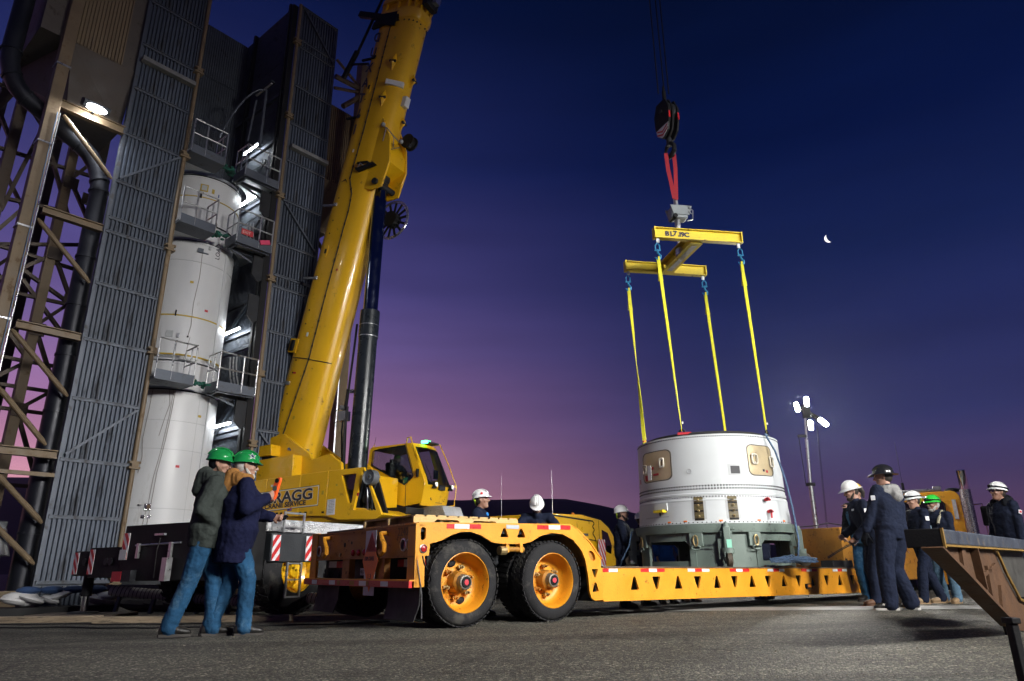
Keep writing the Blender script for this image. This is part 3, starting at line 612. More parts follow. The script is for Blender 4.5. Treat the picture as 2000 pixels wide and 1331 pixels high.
# ---------------------------------------------------------------- rocket standing in the bay
rk = thing('rocket', 'tall white rocket stack standing upright inside the service tower', 'rocket', W_M @ V((RX, RY, 0)), W_AZ)
def shell(name, z0, z1, r, mt, taper=None, lab=None):
    pr = [(z0, .02), (z0, r), (z1, r if taper is None else taper), (z1, .02)]
    return MB().lathe(pr, (0, 0, 0), (0, 0, 1), 64).build(name, mt, rk, 25, label=lab)
shell('lower_stage', .55, 4.86, RR, WHITE)
shell('interstage', 4.90, 5.62, RR - .06, WHITE); shell('middle_stage', 5.66, 8.98, RR - .06, WHITE)
shell('upper_interstage', 9.02, 9.55, RR - .12, WHITE); shell('upper_stage', 9.58, 11.0, RR - .09, WHITE)
MB().lathe([(11.0, RR - .09), (11.12, RR - .14), (11.2, RR - .3), (11.24, .02)], (0, 0, 0), (0, 0, 1), 48).build('dome', PAYRING, rk)
def ring(name, z, r, h, mt): return MB().lathe([(z - h, r - .01), (z - h, r + .012), (z + h, r + .012), (z + h, r - .01)], (0, 0, 0), (0, 0, 1), 64).build(name, mt, rk)
ring('band', 6.85, RR - .06, .018, YTAPE); ring('band', 5.80, RR - .06, .022, YTAPE); ring('joint_ring', 4.88, RR - .05, .022, DARK); ring('joint_ring', 9.0, RR - .11, .02, DARK)
ring('band', 10.33, RR - .09, .014, YTAPE); ring('band', 9.57, RR - .10, .014, DARK); ring('joint_ring', 10.98, RR - .085, .014, DARK); ring('seam', 2.0, RR, .006, PAYRING); ring('seam', 8.4, RR - .06, .005, PAYRING)
# small fittings on the side facing us; the angle is measured in the tower frame from the front towards the right
def onr(deg, r): a = R(-90 + deg); return V((r * math.cos(a), r * math.sin(a), 0)), V((-math.sin(a), math.cos(a), 0)), V((math.cos(a), math.sin(a), 0))
def fit(name, deg, z, wd, h, d, mt, r, bev=.004):
    p_, tx_, n_ = onr(deg, r); return MB().obox(p_ + V((0, 0, z)) + n_ * d / 2, tx_ * wd / 2, n_ * d / 2, V((0, 0, h / 2))).build(name, mt, rk, bev=bev)
fit('hatch_frame', -22, 10.62, .20, .22, .012, YTAPE, RR - .09); fit('access_hatch', -22, 10.62, .14, .16, .02, PAYRING, RR - .09)
fit('arrow_mark', -9, 10.58, .07, .14, .004, YTAPE, RR - .09); fit('label_mark', 0, 10.5, .03, .1, .004, mat('blue mark', (.02, .05, .2), .5), RR - .09)
fit('clip', -25, 10.36, .05, .13, .03, DARK, RR - .09); fit('clip', -12, 9.95, .05, .02, .02, DARK, RR - .09); fit('clip', -30, 9.6, .05, .16, .03, DARK, RR - .1); fit('clip', 2, 9.62, .05, .1, .03, DARK, RR - .1)
fit('bracket', -15, 8.72, .14, .12, .07, GALVF, RR - .06); fit('bracket', -3, 8.86, .05, .1, .05, STEEL, RR - .06); fit('bracket_arm', -8, 8.68, .16, .03, .04, GALVF, RR - .06)
text('lettering', 'LOAD', .17, INK, rk, onr(10, RR - .055)[0] + V((.06, -.008, 8.62)), (0, 0, 1), (-1, 0, 0))
fit('clip', -34, 6.9, .03, .16, .03, DARK, RR - .06); fit('service_port', -38, 6.33, .17, .17, .02, PAYRING, RR - .06); fit('bracket', -27, 6.3, .05, .12, .05, STEEL, RR - .06); fit('bracket', -15, 6.3, .04, .04, .03, DARK, RR - .06)
fit('access_door', 3, 5.28, .2, .55, .008, WHITE, RR - .06); fit('dark_port', -4, 5.2, .13, .16, .006, BLACK, RR - .06)
fit('foil_patch', -31, 2.02, .14, .16, .03, FOIL, RR); fit('foil_patch', -40, 2.06, .1, .04, .02, FOIL, RR); fit('foil_patch', -35, 1.8, .08, .08, .02, FOIL, RR); fit('foil_patch', -28, 1.8, .08, .08, .02, FOIL, RR); fit('foil_core', -30, 2.03, .07, .09, .04, mat('brown core', (.12, .07, .03), .6), RR)
fit('number_plate', -10, 1.42, .1, .17, .006, INKW, RR); text('lettering', '05', .1, INK, rk, onr(-11, RR + .008)[0] + V((.06, -.004, 1.36)), (0, 0, 1), (-1, 0, 0))
fit('clip', -60, 2.0, .08, .02, .01, DARK, RR)
def wire(pts, r): 
    m = MB(); q = []
    for i, (d, z) in enumerate(pts):
        p_, _, n_ = onr(d, r + .012); q.append(p_ + V((0, 0, z)))
    m.tube(q, .007, 5); m.build('wire', mat('grey wire', (.22, .20, .18), .6), rk)
wire([(-12, 8.75), (-11, 8.0), (-14, 7.2), (-13, 6.6), (-15, 6.3)], RR - .06); wire([(-12, 6.3), (-14, 5.9), (-16, 5.7)], RR - .06)
wire([(-46, 4.86), (-47, 4.3), (-49, 3.6), (-46, 3.2), (-48, 2.8)], RR); wire([(-22, 4.86), (-23, 4.2), (-26, 3.4), (-30, 2.7), (-31, 2.1), (-36, 1.3), (-37, .8)], RR); wire([(-20, 4.86), (-21, 4.3), (-23, 3.6), (-27, 2.8), (-28, 2.1), (-30, 1.3), (-31, .8)], RR); wire([(-27, 4.86), (-24, 4.5), (-27, 4.2), (-31, 3.7)], RR)
MB().lathe([(0, .3), (0, 1.3), (.5, 1.3), (.55, .3)], (0, 0, -.05), (0, 0, 1), 40).build('launch_mount', DARK, rk)

def rdots(z, r, n, rad):
    m = MB()
    for i in range(n):
        p_, t_, n2 = onr(-110 + 200 * i / (n - 1), r); q = p_ + V((0, 0, z)); m.cyl(q - n2 * .004, q + n2 * .003, rad, n=6)
    m.build('fastener_row', PAYRING, rk, smooth=0, kind='stuff', fix=False)
for z, r in ((4.80, RR), (5.0, RR - .06), (5.56, RR - .06), (5.74, RR - .06), (8.92, RR - .06), (9.64, RR - .09), (10.92, RR - .09), (1.0, RR)): rdots(z, r, 90, .011)
for d in (-70, 12, 55): 
    p_, t_, n2 = onr(d, RR); MB().obox(p_ + V((0, 0, 2.7)), t_ * .004, n2 * .002, V((0, 0, 2.1))).build('panel_seam', PAYRING, rk)
for z in (3.4, 4.1): ring('seam', z, RR, .004, PAYRING)
fit('raceway', 28, 2.7, .09, 4.2, .035, WHITE, RR, .01); fit('raceway', 28, 7.3, .09, 3.2, .035, WHITE, RR - .06, .01)
for k, (d, z) in enumerate(((-5, 3.0), (15, 4.3), (-55, 3.9), (-20, 7.8), (5, 7.1))): fit('warning_label', d, z, .09, .06, .004, YTAPE if k % 2 else SIGNRED, RR if z < 5 else RR - .06, 0)

# ---------------------------------------------------------------- mobile crane (root frame S; the carrier is built through K2S)
cr = thing('mobile_crane', 'large yellow all terrain crane with its boom raised high beside the rocket tower', 'crane', S_O, S_AZ)
K2S = S_I @ K_M
def kb(): return MB(K2S)
# carrier
m = kb(); m.box(-1.1, 12.6, -.55, .55, .62, 1.12); m.box(-1.1, 11.6, -1.2, 1.2, 1.02, 1.14); m.build('chassis', CHARC, cr, bev=.01)
kb().box(-.7, 10.9, -1.32, 1.32, 1.17, 1.36).build('deck_plate', PLATE, cr, bev=.006)
m = kb(); m.lathe([(0, .3), (0, 1.05), (.3, 1.05), (.3, .3)], (4.93, .1, 1.36), (0, 0, 1), 40); m.build('slewing_ring', BLACK, cr)
m = kb(); m.box(-.62, .24, -1.36, -.55, .72, 1.15); m.build('fender_box', CHARC, cr, bev=.015)
def chevron(parent, M_, wd, hg, name='chevron_panel', n=3, flip=False):
    """board with slanted red and white bars; local frame: x along, z up, facing -y"""
    p = part(name, parent, mtx=M_)
    MB().box(0, wd, 0, .012, 0, hg).build('backing', WHTR, p)
    k = -n; st = wd / 1.0; ht = hg / n
    for i in range(-1, n + 1):
        z0 = i * ht; q = [(0, z0), (wd, z0 + wd * 1.35), (wd, z0 + wd * 1.35 + ht * .5), (0, z0 + ht * .5)]
        c = clip_poly(q, 0, hg)
        if len(c) > 2:
            if flip: c = [(wd - x, z) for x, z in reversed(c)]
            MB().prism(c, (0, -.004, 0), (1, 0, 0), (0, 0, 1), (0, .004, 0)).build('red_bar', REDR, p, smooth=0)
    return p
def clip_poly(q, lo, hi):
    for s_, lim in ((1, lo), (-1, hi)):
        o = []
        for i in range(len(q)):
            a, b = q[i - 1], q[i]; ia = s_ * (a[1] - lim) >= 0; ib = s_ * (b[1] - lim) >= 0
            if ia != ib:
                t = (lim - a[1]) / (b[1] - a[1]); o.append((a[0] + (b[0] - a[0]) * t, lim))
            if ib: o.append(b)
        q = o
        if not q: break
    return q
chevron(cr, K2S @ M.Translation((-.61, -1.385, .74)), .15, .38, n=2); chevron(cr, K2S @ M.Translation((.07, -1.385, .74)), .13, .38, n=2)
def tyre(r_in, r_out, wd, lugs=36):
    """profile along the axle, outer side at t=0"""
    d = r_out - r_in
    return [(.02, r_in), (-.012, r_in + d * .10), (-.018, r_in + d * .4), (.0, r_in + d * .78), (.028, r_in + d * .94), (.06, r_out), (wd - .06, r_out), (wd - .028, r_in + d * .94), (wd, r_in + d * .75), (wd + .01, r_in + d * .4), (wd - .02, r_in)]
def lug_ring(m, c, ax, r, t0, t1, n, wd, hgt):
    a, sd, u = m.frame(V(c), V(c) + V(ax))
    for i in range(n):
        g = 2 * math.pi * i / n; d = sd * math.cos(g) + u * math.sin(g); tg = a.cross(d)
        m.obox(V(c) + d * (r + hgt / 2 - .004) + a * (t0 + t1) / 2, a * (t1 - t0) / 2 + tg * wd * .35, tg * wd / 2, d * hgt / 2)
def crane_wheel(x, side):
    w_ = part('wheel', cr); c = (x, side * 1.31, .6); ax = (0, -side, 0)
    m = kb(); m.lathe(tyre(.32, .655, .40), c, ax, 40); lug_ring(m, c, ax, .655, .03, .19, 30, .07, .02); lug_ring(m, c, ax, .655, .21, .37, 30, .07, .02); m.build('tyre', RUB, w_)
    m = kb(); m.lathe([(.03, .335), (.0, .345), (.0, .33), (.05, .31), (.14, .30), (.17, .24), (.13, .20), (.12, .12), (.06, .11), (.05, .02)], c, ax, 32)
    for i in range(10): 
        g = 2 * math.pi * i / 10; m.cyl((x + .17 * math.cos(g), side * (1.31 - .12), .6 + .17 * math.sin(g)), (x + .17 * math.cos(g), side * (1.31 - .09), .6 + .17 * math.sin(g)), .018, n=6)
    m.build('rim', Y_CRANE, w_)
for x in (0.02, 1.72, 7.2, 8.9, 10.5):
    for s_ in (-1, 1): crane_wheel(x, s_)
o = part('step_ladder', cr); m = kb()
for x in (-.32, -.04): m.box(x - .015, x + .015, -1.44, -1.41, .2, .72)
for z in (.21, .46, .70): m.box(-.305, -.055, -1.44, -1.41, z - .012, z + .012)
m.build('ladder_frame', STEEL, o)
m = kb()
for x in (-.42, -.02): m.box(x - .015, x + .015, -1.40, -1.37, 1.16, 1.48)
for z in (1.25, 1.46): m.box(-.42, -.02, -1.40, -1.37, z - .014, z + .014)
m.box(-.62, -.46, -1.36, -1.2, 1.18, 1.4); m.build('side_rail', STEEL, cr)
# carrier cab at the far right end
kcab = part('carrier_cab', cr)
prof = [(8.9, .75), (8.9, 2.0), (11.0, 2.08), (12.4, 2.0), (13.05, 1.78), (13.56, 1.45), (13.5, .63), (12.6, .55), (9.2, .55)]
kb().prism(prof, (0, -1.3, 0), (1, 0, 0), (0, 0, 1), (0, 2.6, 0)).build('shell', Y_CRANE, kcab, smooth=20, bev=.03)
kb().prism([(12.42, 1.70), (12.9, 1.62), (13.18, 1.25), (13.1, .98), (12.75, 1.05), (12.45, 1.3)], (0, -1.31, 0), (1, 0, 0), (0, 0, 1), (0, .006, 0)).build('window', PANED, kcab)
kb().prism([(12.42, 1.70), (12.9, 1.62), (13.18, 1.25), (13.1, .98), (12.75, 1.05), (12.45, 1.3)], (0, -1.302, 0), (1, 0, 0), (0, 0, 1), (0, .001, 0)).build('window_recess', BLACK, kcab)
def band(m, pts, wd, y, th=.004):
    for (a, b) in zip(pts, pts[1:]):
        m.beam((a[0], y, a[1]), (b[0], y, b[1]), th, wd, (0, 0, 1)) if abs(a[0] - b[0]) > 1e-4 else m.box(a[0] - wd / 2, a[0] + wd / 2, y - th / 2, y + th / 2, min(a[1], b[1]), max(a[1], b[1]))
m = kb(); band(m, [(9.0, 1.96), (11.75, 1.93), (11.86, 1.86), (11.72, 1.77), (11.86, 1.68), (11.72, 1.56), (11.92, 1.42), (11.92, 1.33)], .045, -1.305); band(m, [(11.92, 1.36), (9.0, 1.5)], .03, -1.305); m.build('decal_line', BLACK, kcab)
m = kb(); band(m, [(12.2, 1.98), (12.22, 1.2), (12.3, .62)], .015, -1.304); m.build('door_seam', DARK, kcab)
m = kb(); m.lathe([(0, .05), (.09, .05), (.11, .03), (.11, .005)], (11.2, -.9, 2.06), (0, 0, 1), 14); m.build('beacon', AMBL, kcab)
m = kb(); m.box(13.3, 13.42, -1.55, -1.45, .95, 1.25); m.beam((13.35, -1.3, 1.2), (13.35, -1.5, 1.15), .03); m.build('mirror', BLACK, kcab)
chevron(cr, K2S @ M.Translation((11.9, -1.40, .6)), .52, .80, n=3, flip=True)
for x, z0, z1, y in ((6.5, 1.3, 2.75, -1.2), (9.85, 2.0, 3.3, -.9)):
    m = kb(); m.cyl((x, y, z0), (x, y, z0 + .2), .014, n=6); m.cyl((x, y, z0 + .2), (x, y, z1), .006, .003, n=5); m.build('whip_antenna', STEEL, cr)
# rear outrigger
o = part('outrigger', cr, 'dark outrigger beam stretched out to the left with red and white end panels')
kb().box(-1.25, -.68, -1.3, 1.42, .46, 1.32).build('box', BLACK, o, bev=.012)
kb().box(-1.2, -.75, 1.42, 2.41, .50, .99).build('outer_beam', BLACK, o, bev=.01); kb().box(-1.15, -.8, 2.41, 2.95, .53, .94).build('inner_beam', BLACK, o, bev=.01)
m = kb(); m.cyl((-.98, 2.72, .2), (-.98, 2.72, .62), .085, n=16); m.build('jack_sleeve', BLACK, o)
kb().cyl((-.98, 2.72, -.05), (-.98, 2.72, .2), .06, n=16).build('jack_rod', CHROME, o)
kb().cyl((-.98, 2.72, -.12), (-.98, 2.72, -.05), .3, .22, 20).build('jack_pad', DARK, o)
m = kb(); m.cyl((-1.27, -.1, 1.02), (-1.27, 1.05, 1.0), .014, n=6)
for y in (.12, .95): m.box(-1.3, -1.26, y - .03, y + .03, .8, 1.03)
m.box(-1.30, -1.26, .3, .55, 1.14, 1.17); m.build('grab_rail', STEEL, o); kb().tube([(-1.27, .42, 1.14), (-1.29, .44, .9), (-1.27, .46, .5)], .008, 5).build('lead', CABLE, o)
for y in (1.9, 1.78, 2.62): kb().cyl((-1.225 if y < 2.4 else -1.18, y, .76), (-1.19 if y < 2.4 else -1.14, y, .76), .06, n=14).build('cover_plate', DARK, o)
def chev_rear(y, z, wd, hg, x): chevron(cr, K2S @ M.Translation((x, y, z)) @ M.Rotation(R(-90), 4, 'Z'), wd, hg, n=2, flip=True)
chev_rear(1.42, .78, .16, .42, -1.265); chev_rear(2.41, .56, .14, .40, -1.215); chev_rear(2.95, .56, .13, .36, -1.165)
kb().obox((-1.275, 1.36, .86), (.004, 0, 0), (0, .09, 0), (0, 0, .08)).build('notice', PAPER, o)
m = kb(); m.box(-1.35, -1.2, 1.2, 1.45, .45, .6); m.build('red_lamp_box', SIGNRED, o); kb().box(-1.35, -1.2, .95, 1.18, .45, .62).build('valve_box', DARK, o)
m = kb(); m.box(-1.4, -1.3, .0, .12, .46, .8); m.build('hydraulic_valve', STEEL, o)
# other outriggers, mostly hidden
for y0, y1 in ((-2.6, -1.35), (1.35, 3.6)):
    if y0 < 0: continue
    kb().box(6.0, 6.45, y0, y1, .55, 1.0).build('front_outrigger', BLACK, cr, bev=.01)

# superstructure
UX, UZ = (1, 0, 0), (0, 0, 1)
MB().prism([(-4.3, 2.05), (-4.3, 1.78), (-3.4, 1.68), (1.6, 1.62), (1.85, 1.75), (1.4, 1.9), (-3.0, 2.2)], (0, -1.18, 0), UX, UZ, (0, 2.2, 0)).build('turntable_frame', Y_CRANE, cr, bev=.02)
MB().prism([(-3.1, 1.9), (.33, 1.80), (.72, 1.70), (1.1, 1.9), (1.25, 2.72), (-3.1, 2.65)], (0, -1.17, 0), UX, UZ, (0, .55, 0)).build('engine_bay', DARK, cr)
def zt(x): return 2.70 + (x + 3.1) * .028
def zb(x): return 1.86 - (x + 3.1) * .026
for a, b in ((-3.1, -1.72), (-1.70, -.565), (-.555, .325)):
    MB().prism([(a, zb(a)), (b, zb(b)), (b, zt(b)), (a, zt(a))], (0, -1.25, 0), UX, UZ, (0, .07, 0)).build('side_panel', Y_CRANE, cr, bev=.008)
MB().prism([(.335, 1.77), (.72, 1.665), (1.83, 1.635), (2.0, 1.73), (1.61, 2.42), (1.40, 2.80), (.335, zt(.33))], (0, -1.25, 0), UX, UZ, (0, .07, 0),
           [[(.74, 2.67), (1.19, 2.67), (1.10, 2.02), (1.01, 2.02)], [(1.17, 1.87), (1.36, 2.72), (1.42, 2.72), (1.58, 2.38), (1.83, 1.81)]]).build('front_panel', Y_CRANE, cr, bev=.008)
MB().prism([(.72, 1.665), (1.83, 1.635), (2.0, 1.73), (1.95, 1.78), (.75, 1.72)], (0, -1.18, 0), UX, UZ, (0, .5, 0)).build('front_sill', Y_CRANE, cr, bev=.01)
MB().prism([(.7, 2.7), (1.22, 2.7), (1.12, 1.98), (.98, 1.98)], (0, -1.19, 0), UX, UZ, (0, .01, 0)).build('vent_window', PANED, cr)
MB().prism([(1.12, 1.70), (1.88, 1.70), (1.60, 2.40), (1.44, 2.74), (1.2, 2.74)], (0, -.9, 0), UX, UZ, (0, .06, 0)).build('dark_bulkhead', BLACK, cr)
m = MB(); m.tube([(1.3, -1.0, 1.8), (1.4, -1.02, 2.1), (1.38, -1.0, 2.5)], .035, 8); m.tube([(1.5, -1.0, 1.8), (1.5, -1.05, 2.2), (1.6, -1.0, 2.5)], .025, 8); m.cyl((1.38, -1.1, 2.1), (1.38, -.9, 2.1), .09, n=14); m.build('hydraulic_hoses', DARK, cr)
m = MB(); m.beam((1.52, -1.16, 1.85), (1.46, -1.16, 2.35), .02); m.build('hose_rail', STEEL, cr)
m = MB(); m.lathe([(0, .02), (0, .05), (.03, .06), (.02, .14), (-.01, .165), (.05, .17), (.18, .17), (.2, .15), (.2, .02)], (1.66, -1.36, 2.55), (0, 1, 0), 28); m.build('work_horn', mat('mid grey plastic', (.09, .10, .11), .5), cr)
# lettering on the side panel
o = part('name_board', cr)
sl = V((1, 0, .035)).normalized(); fx = V((-2.0, -1.2535, 1.935))
m = MB(); L_ = 2.08; H_ = .48
def on(x, z): return fx + V((x, 0, z + x * .036))
m.loft([[on(0, 0), on(L_, 0), on(L_, H_), on(0, H_)], [p_ + V((0, .002, 0)) for p_ in (on(0, 0), on(L_, 0), on(L_, H_), on(0, H_))]]); m.build('border', INK, o, smooth=0)
m = MB(); a = .012; q = [on(a, a), on(L_ - a, a), on(L_ - a, H_ - a), on(a, H_ - a)]; m.loft([[p_ + V((0, -.0012, 0)) for p_ in q], q]); m.build('edge', INKW, o, smooth=0)
m = MB(); a = .03; q = [on(a, a), on(L_ - a, a), on(L_ - a, H_ - a), on(a, H_ - a)]; m.loft([[p_ + V((0, -.0024, 0)) for p_ in q], q]); m.build('field', Y_CRANE, o, smooth=0)
text('lettering', 'BRAGG', .35, INKW, o, on(.32, .185) + V((0, -.0036, 0)), sl, (0, 0, 1), .0006, 1.36, .0, .019)
text('lettering', 'BRAGG', .35, INK, o, on(.32, .185) + V((0, -.0055, 0)), sl, (0, 0, 1), .0008, 1.36, .0, .010)
text('lettering', 'CRANE SERVICE', .155, INK, o, on(.30, .062) + V((0, -.0036, 0)), sl, (0, 0, 1), .0008, 1.25, 0, .006)
m = MB(); m.obox((.49, -1.2515, 1.96), (.125, 0, .005), (0, .0015, 0), (0, 0, .175)); m.build('notice_sheet', PAPER, cr)
m = MB()
for i in range(9): m.obox((.49, -1.2538, 2.11 - i * .034), (.1 - .02 * (i % 3), 0, .004), (0, .0006, 0), (0, 0, .006))
for x in (.44, .5, .56): m.obox((x, -1.2538, 1.97), (.003, 0, 0), (0, .0006, 0), (0, 0, .15))
m.build('notice_print', mat('grey print', (.3, .3, .32), .7), cr)
MB().obox((-.84, -1.252, 1.985), (.075, 0, .003), (0, .002, 0), (0, 0, .05)).build('emblem_sticker', mat('blue sticker', (.015, .03, .25), .4), cr)
MB().obox((-.80, -1.2545, 1.985), (.03, 0, .001), (0, .0006, 0), (0, 0, .03)).build('emblem_mark', mat('pink sticker mark', (.4, .1, .2), .4), cr)
for x in (-1.25, -1.1, -.47, -.3, .25): MB().box(x - .035, x + .035, -1.262, -1.25, zb(x) + .06, zb(x) + .1).build('panel_latch', BLACK, cr)
# engine hood, tail and counterweight
MB().prism([(-3.2, 2.74), (-1.22, 2.80), (-1.24, 3.36), (-3.2, 3.28)], (0, -.92, 0), UX, UZ, (0, .84, 0)).build('engine_hood', Y_CRANE, cr, bev=.02)
m = MB(); m.box(-1.232, -1.224, -.46, -.35, 2.8, 3.36); m.build('hood_strip', mat('darker yellow strip', (.48, .27, .02), .4), cr)
MB().prism([(-4.3, 3.42), (-2.05, 3.40), (-2.07, 3.69), (-4.3, 3.60)], (0, -.92, 0), UX, UZ, (0, .72, 0)).build('winch_cover', Y_CRANE, cr, bev=.015)
MB().box(-4.1, -2.1, -.85, -.3, 3.28, 3.41).build('winch_base', BLACK, cr)
MB().box(-4.7, -3.2, -1.25, 1.25, 1.95, 3.2).build('counterweight', mat('counterweight paint', (.55, .3, .03), .5, 0, .1, 3, .1, 30, ((.2, .12, .04), .3, 4)), cr, bev=.03)
MB().tube([(-1.62, -.55, 3.3), (-1.62, -.55, 3.46), (-1.68, -.57, 3.54), (-1.78, -.6, 3.58)], .055, 12).build('exhaust_pipe', CHROME, cr)
m = MB(); m.box(-1.5, -1.1, -.5, -.42, 3.36, 3.44); m.beam((-1.45, -.46, 3.5), (-1.2, -.46, 3.52), .06); m.build('hood_latch', mat('dull brass bracket', (.3, .22, .1), .5), cr)
for y in (-.62, .5):
    MB().prism([(-2.4, 2.3), (-2.9, 3.9), (-2.0, 4.0), (-1.0, 3.4), (-.9, 3.24), (-.3, 3.34), (.10, 3.08), (.3, 2.0)], (0, y, 0), UX, UZ, (0, .1, 0)).build('boom_cheek', Y_CRANE, cr, bev=.015)
m = MB(); m.box(-.4, 1.0, -.5, .5, 2.0, 2.75); m.build('cylinder_foot', Y_CRANE, cr, bev=.02)

# ---- telescopic boom
TL = R(76.6); AX = V((math.cos(TL), 0, math.sin(TL))); UP = V((-math.sin(TL), 0, math.cos(TL))); B0 = V((-2.2, 0, 3.5))
BM = M.Translation(B0) @ M(((AX.x, 0, UP.x, 0), (0, 1, 0, 0), (AX.z, 0, UP.z, 0), (0, 0, 0, 1)))     # boom frame: x along, y left, z to the back side
def bb(): return MB(BM)
def sect(hh, ww, n=48):
    """box with softly rounded back corners and a rounded belly"""
    q = []
    for i in range(n):
        a = 2 * math.pi * i / n; c, s_ = math.cos(a), math.sin(a)
        e = .42 if s_ > 0 else .72
        q.append((math.copysign(abs(c) ** e, c) * ww, math.copysign(abs(s_) ** e, s_) * hh))
    return q
def boom_sec(name, s0, s1, hh, ww, mt):
    S_ = sect(hh, ww); N_ = max(2, int((s1 - s0) / 1.5))
    return bb().loft([[(s0 + (s1 - s0) * k / N_, y, z) for y, z in S_] for k in range(N_ + 1)]).build(name, mt, cr, 50)
HH, WW = .74, .45
boom_sec('boom_base', -.5, 13.55, HH, WW, Y_CRANE)
boom_sec('boom_section', 13.55, 26, HH - .07, WW - .05, Y_CRANE); boom_sec('boom_section', 26, 38, HH - .13, WW - .09, Y_CRANE); boom_sec('boom_tip', 38, 49.5, HH - .19, WW - .13, Y_CRANE)
S1 = sect(HH + .07, WW + .07); S2 = sect(HH + .01, WW + .01)
bb().loft([[(13.3, y, z) for y, z in S2], [(13.42, y, z) for y, z in S1], [(13.62, y, z) for y, z in S1]]).build('boom_collar', Y_CRANE, cr)
bb().loft([[(13.9, y, z) for y, z in S1], [(14.05, y, z) for y, z in S1], [(14.1, y, z) for y, z in S2]]).build('boom_collar', Y_CRANE, cr)
for i in range(0, 48, 3):
    y, z = S2[i]; bb().obox((13.77, y, z), (.16, 0, 0), (0, .035, 0), (0, 0, .035)).build('wear_pad_bracket', Y_CRANE, cr)
for i in range(1, 48, 2):
    y, z = S2[i]; d = V((0, y, z)).normalized(); bb().cyl(V((13.2, y, z)) - d * .02, V((13.2, y, z)) + d * .02, .022, n=6).build('collar_bolt', DARK, cr)
m = bb(); m.box(13.75, 14.0, -.3, .2, -HH - .25, -HH - .05); m.build('boom_camera', DARK, cr); bb().box(13.9, 14.1, -.1, .1, -HH - .4, -HH - .2).build('boom_lamp', STEEL, cr)
# cable clipped along the right side
sy = -WW - .012
def side_y(z): 
    t = abs(z) / HH; e = .42 if z > 0 else .72
    return -WW * (1 - t ** (2 / e)) ** (e / 2) - .008
pts = [(s_, side_y(z), z) for s_, z in [(-.2, .2), (1.2, .05), (2.6, -.1), (4.6, -.1), (6.4, -.12), (7.0, -.14), (7.5, -.1), (8.0, .14), (9.4, .10), (11, .10), (13.2, .12)]]
bb().tube(pts, .016, 6).build('boom_cable', CABLE, cr)
for k in range(36):
    s_ = .1 + k * .36
    for (a, b) in zip(pts, pts[1:]):
        if a[0] <= s_ < b[0]:
            t = (s_ - a[0]) / (b[0] - a[0]); q = V(a).lerp(V(b), t); bb().obox(q, (.035, 0, 0), (0, .012, 0), (0, 0, .02)).build('cable_clip', BLACK, cr)
m = bb(); m.tube([(2.62, side_y(z) - .004, z) for z in (.55, .35, .15, -.1)] + [(2.6, side_y(z) - .004, z) for z in (-.25, -.4, -.5, -.6, -.68, -.72)], .012, 6); m.build('boom_cable', CABLE, cr)
# back bracket with the black camera box, pegs and holes along the back edge
m = bb(); m.obox((2.95, -.3, .86), (.14, 0, 0), (0, .1, 0), (0, 0, .1)); m.cyl((2.9, -.45, .9), (2.9, -.15, .9), .1, n=12); m.box(2.8, 3.1, -.5, -.42, .6, .72); m.cyl((3.0, -.3, .9), (3.0, -.3, 1.2), .02, n=6); m.build('boom_head_sensor', BLACK, cr, bev=.01)
bb().box(2.75, 3.15, -.455, -.40, .5, .8).build('sensor_bracket', Y_CRANE, cr)
for s_ in (1.9, 4.95, 7.2, 10.05, 12.05):
    m = bb(); m.box(s_ - .03, s_ + .03, -.44, -.38, .45, 1.0); m.box(s_ - .05, s_ + .05, -.475, -.44, .40, .52); m.build('jib_peg', STEEL if s_ < 8 else BLACK, cr, bev=.004)
for s_ in (.7, 1.15, 1.6, 2.2, 2.55, 3.6, 4.0, 6.3, 6.7, 7.4, 10.6, 11.1): bb().cyl((s_, side_y(.38) + .004, .38), (s_, side_y(.38) - .006, .38), .022, n=10).build('boom_hole', BLACK, cr)
for s_ in (5.75, 11.0):
    m = bb(); m.prism(rrect(s_ - .2, s_ + .2, .26, .42, .079, 6), (0, side_y(.34) - .014, 0), UX, UZ, (0, .014, 0)); m.build('cover_flange', Y_CRANE, cr); bb().prism(rrect(s_ - .07, s_ + .07, .30, .38, .03), (0, side_y(.34) - .017, 0), UX, UZ, (0, .003, 0)).build('cover_slot', BLACK, cr)
m = bb(); m.cyl((.35, side_y(.3) + .005, .3), (.35, side_y(.3) - .012, .3), .1, n=20); m.build('boom_plug', Y_CRANE, cr); bb().prism([(7.85, .18), (8.0, .3), (7.9, .46), (7.95, .3)], (0, side_y(.3) - .006, 0), UX, UZ, (0, .004, 0)).build('scuff_mark', DARK, cr)
# letters down the boom's back edge, seen at a slant
for i, ch in enumerate('IITAXUD'):
    text('lettering', ch, .44, INK, cr, BM @ V((9.45 + i * .52, side_y(.52) - .03, .42)), BM.to_3x3() @ V((0, -.25, 1)), BM.to_3x3() @ V((-1, 0, 0)) * -1, .002, .62, 0, .012)
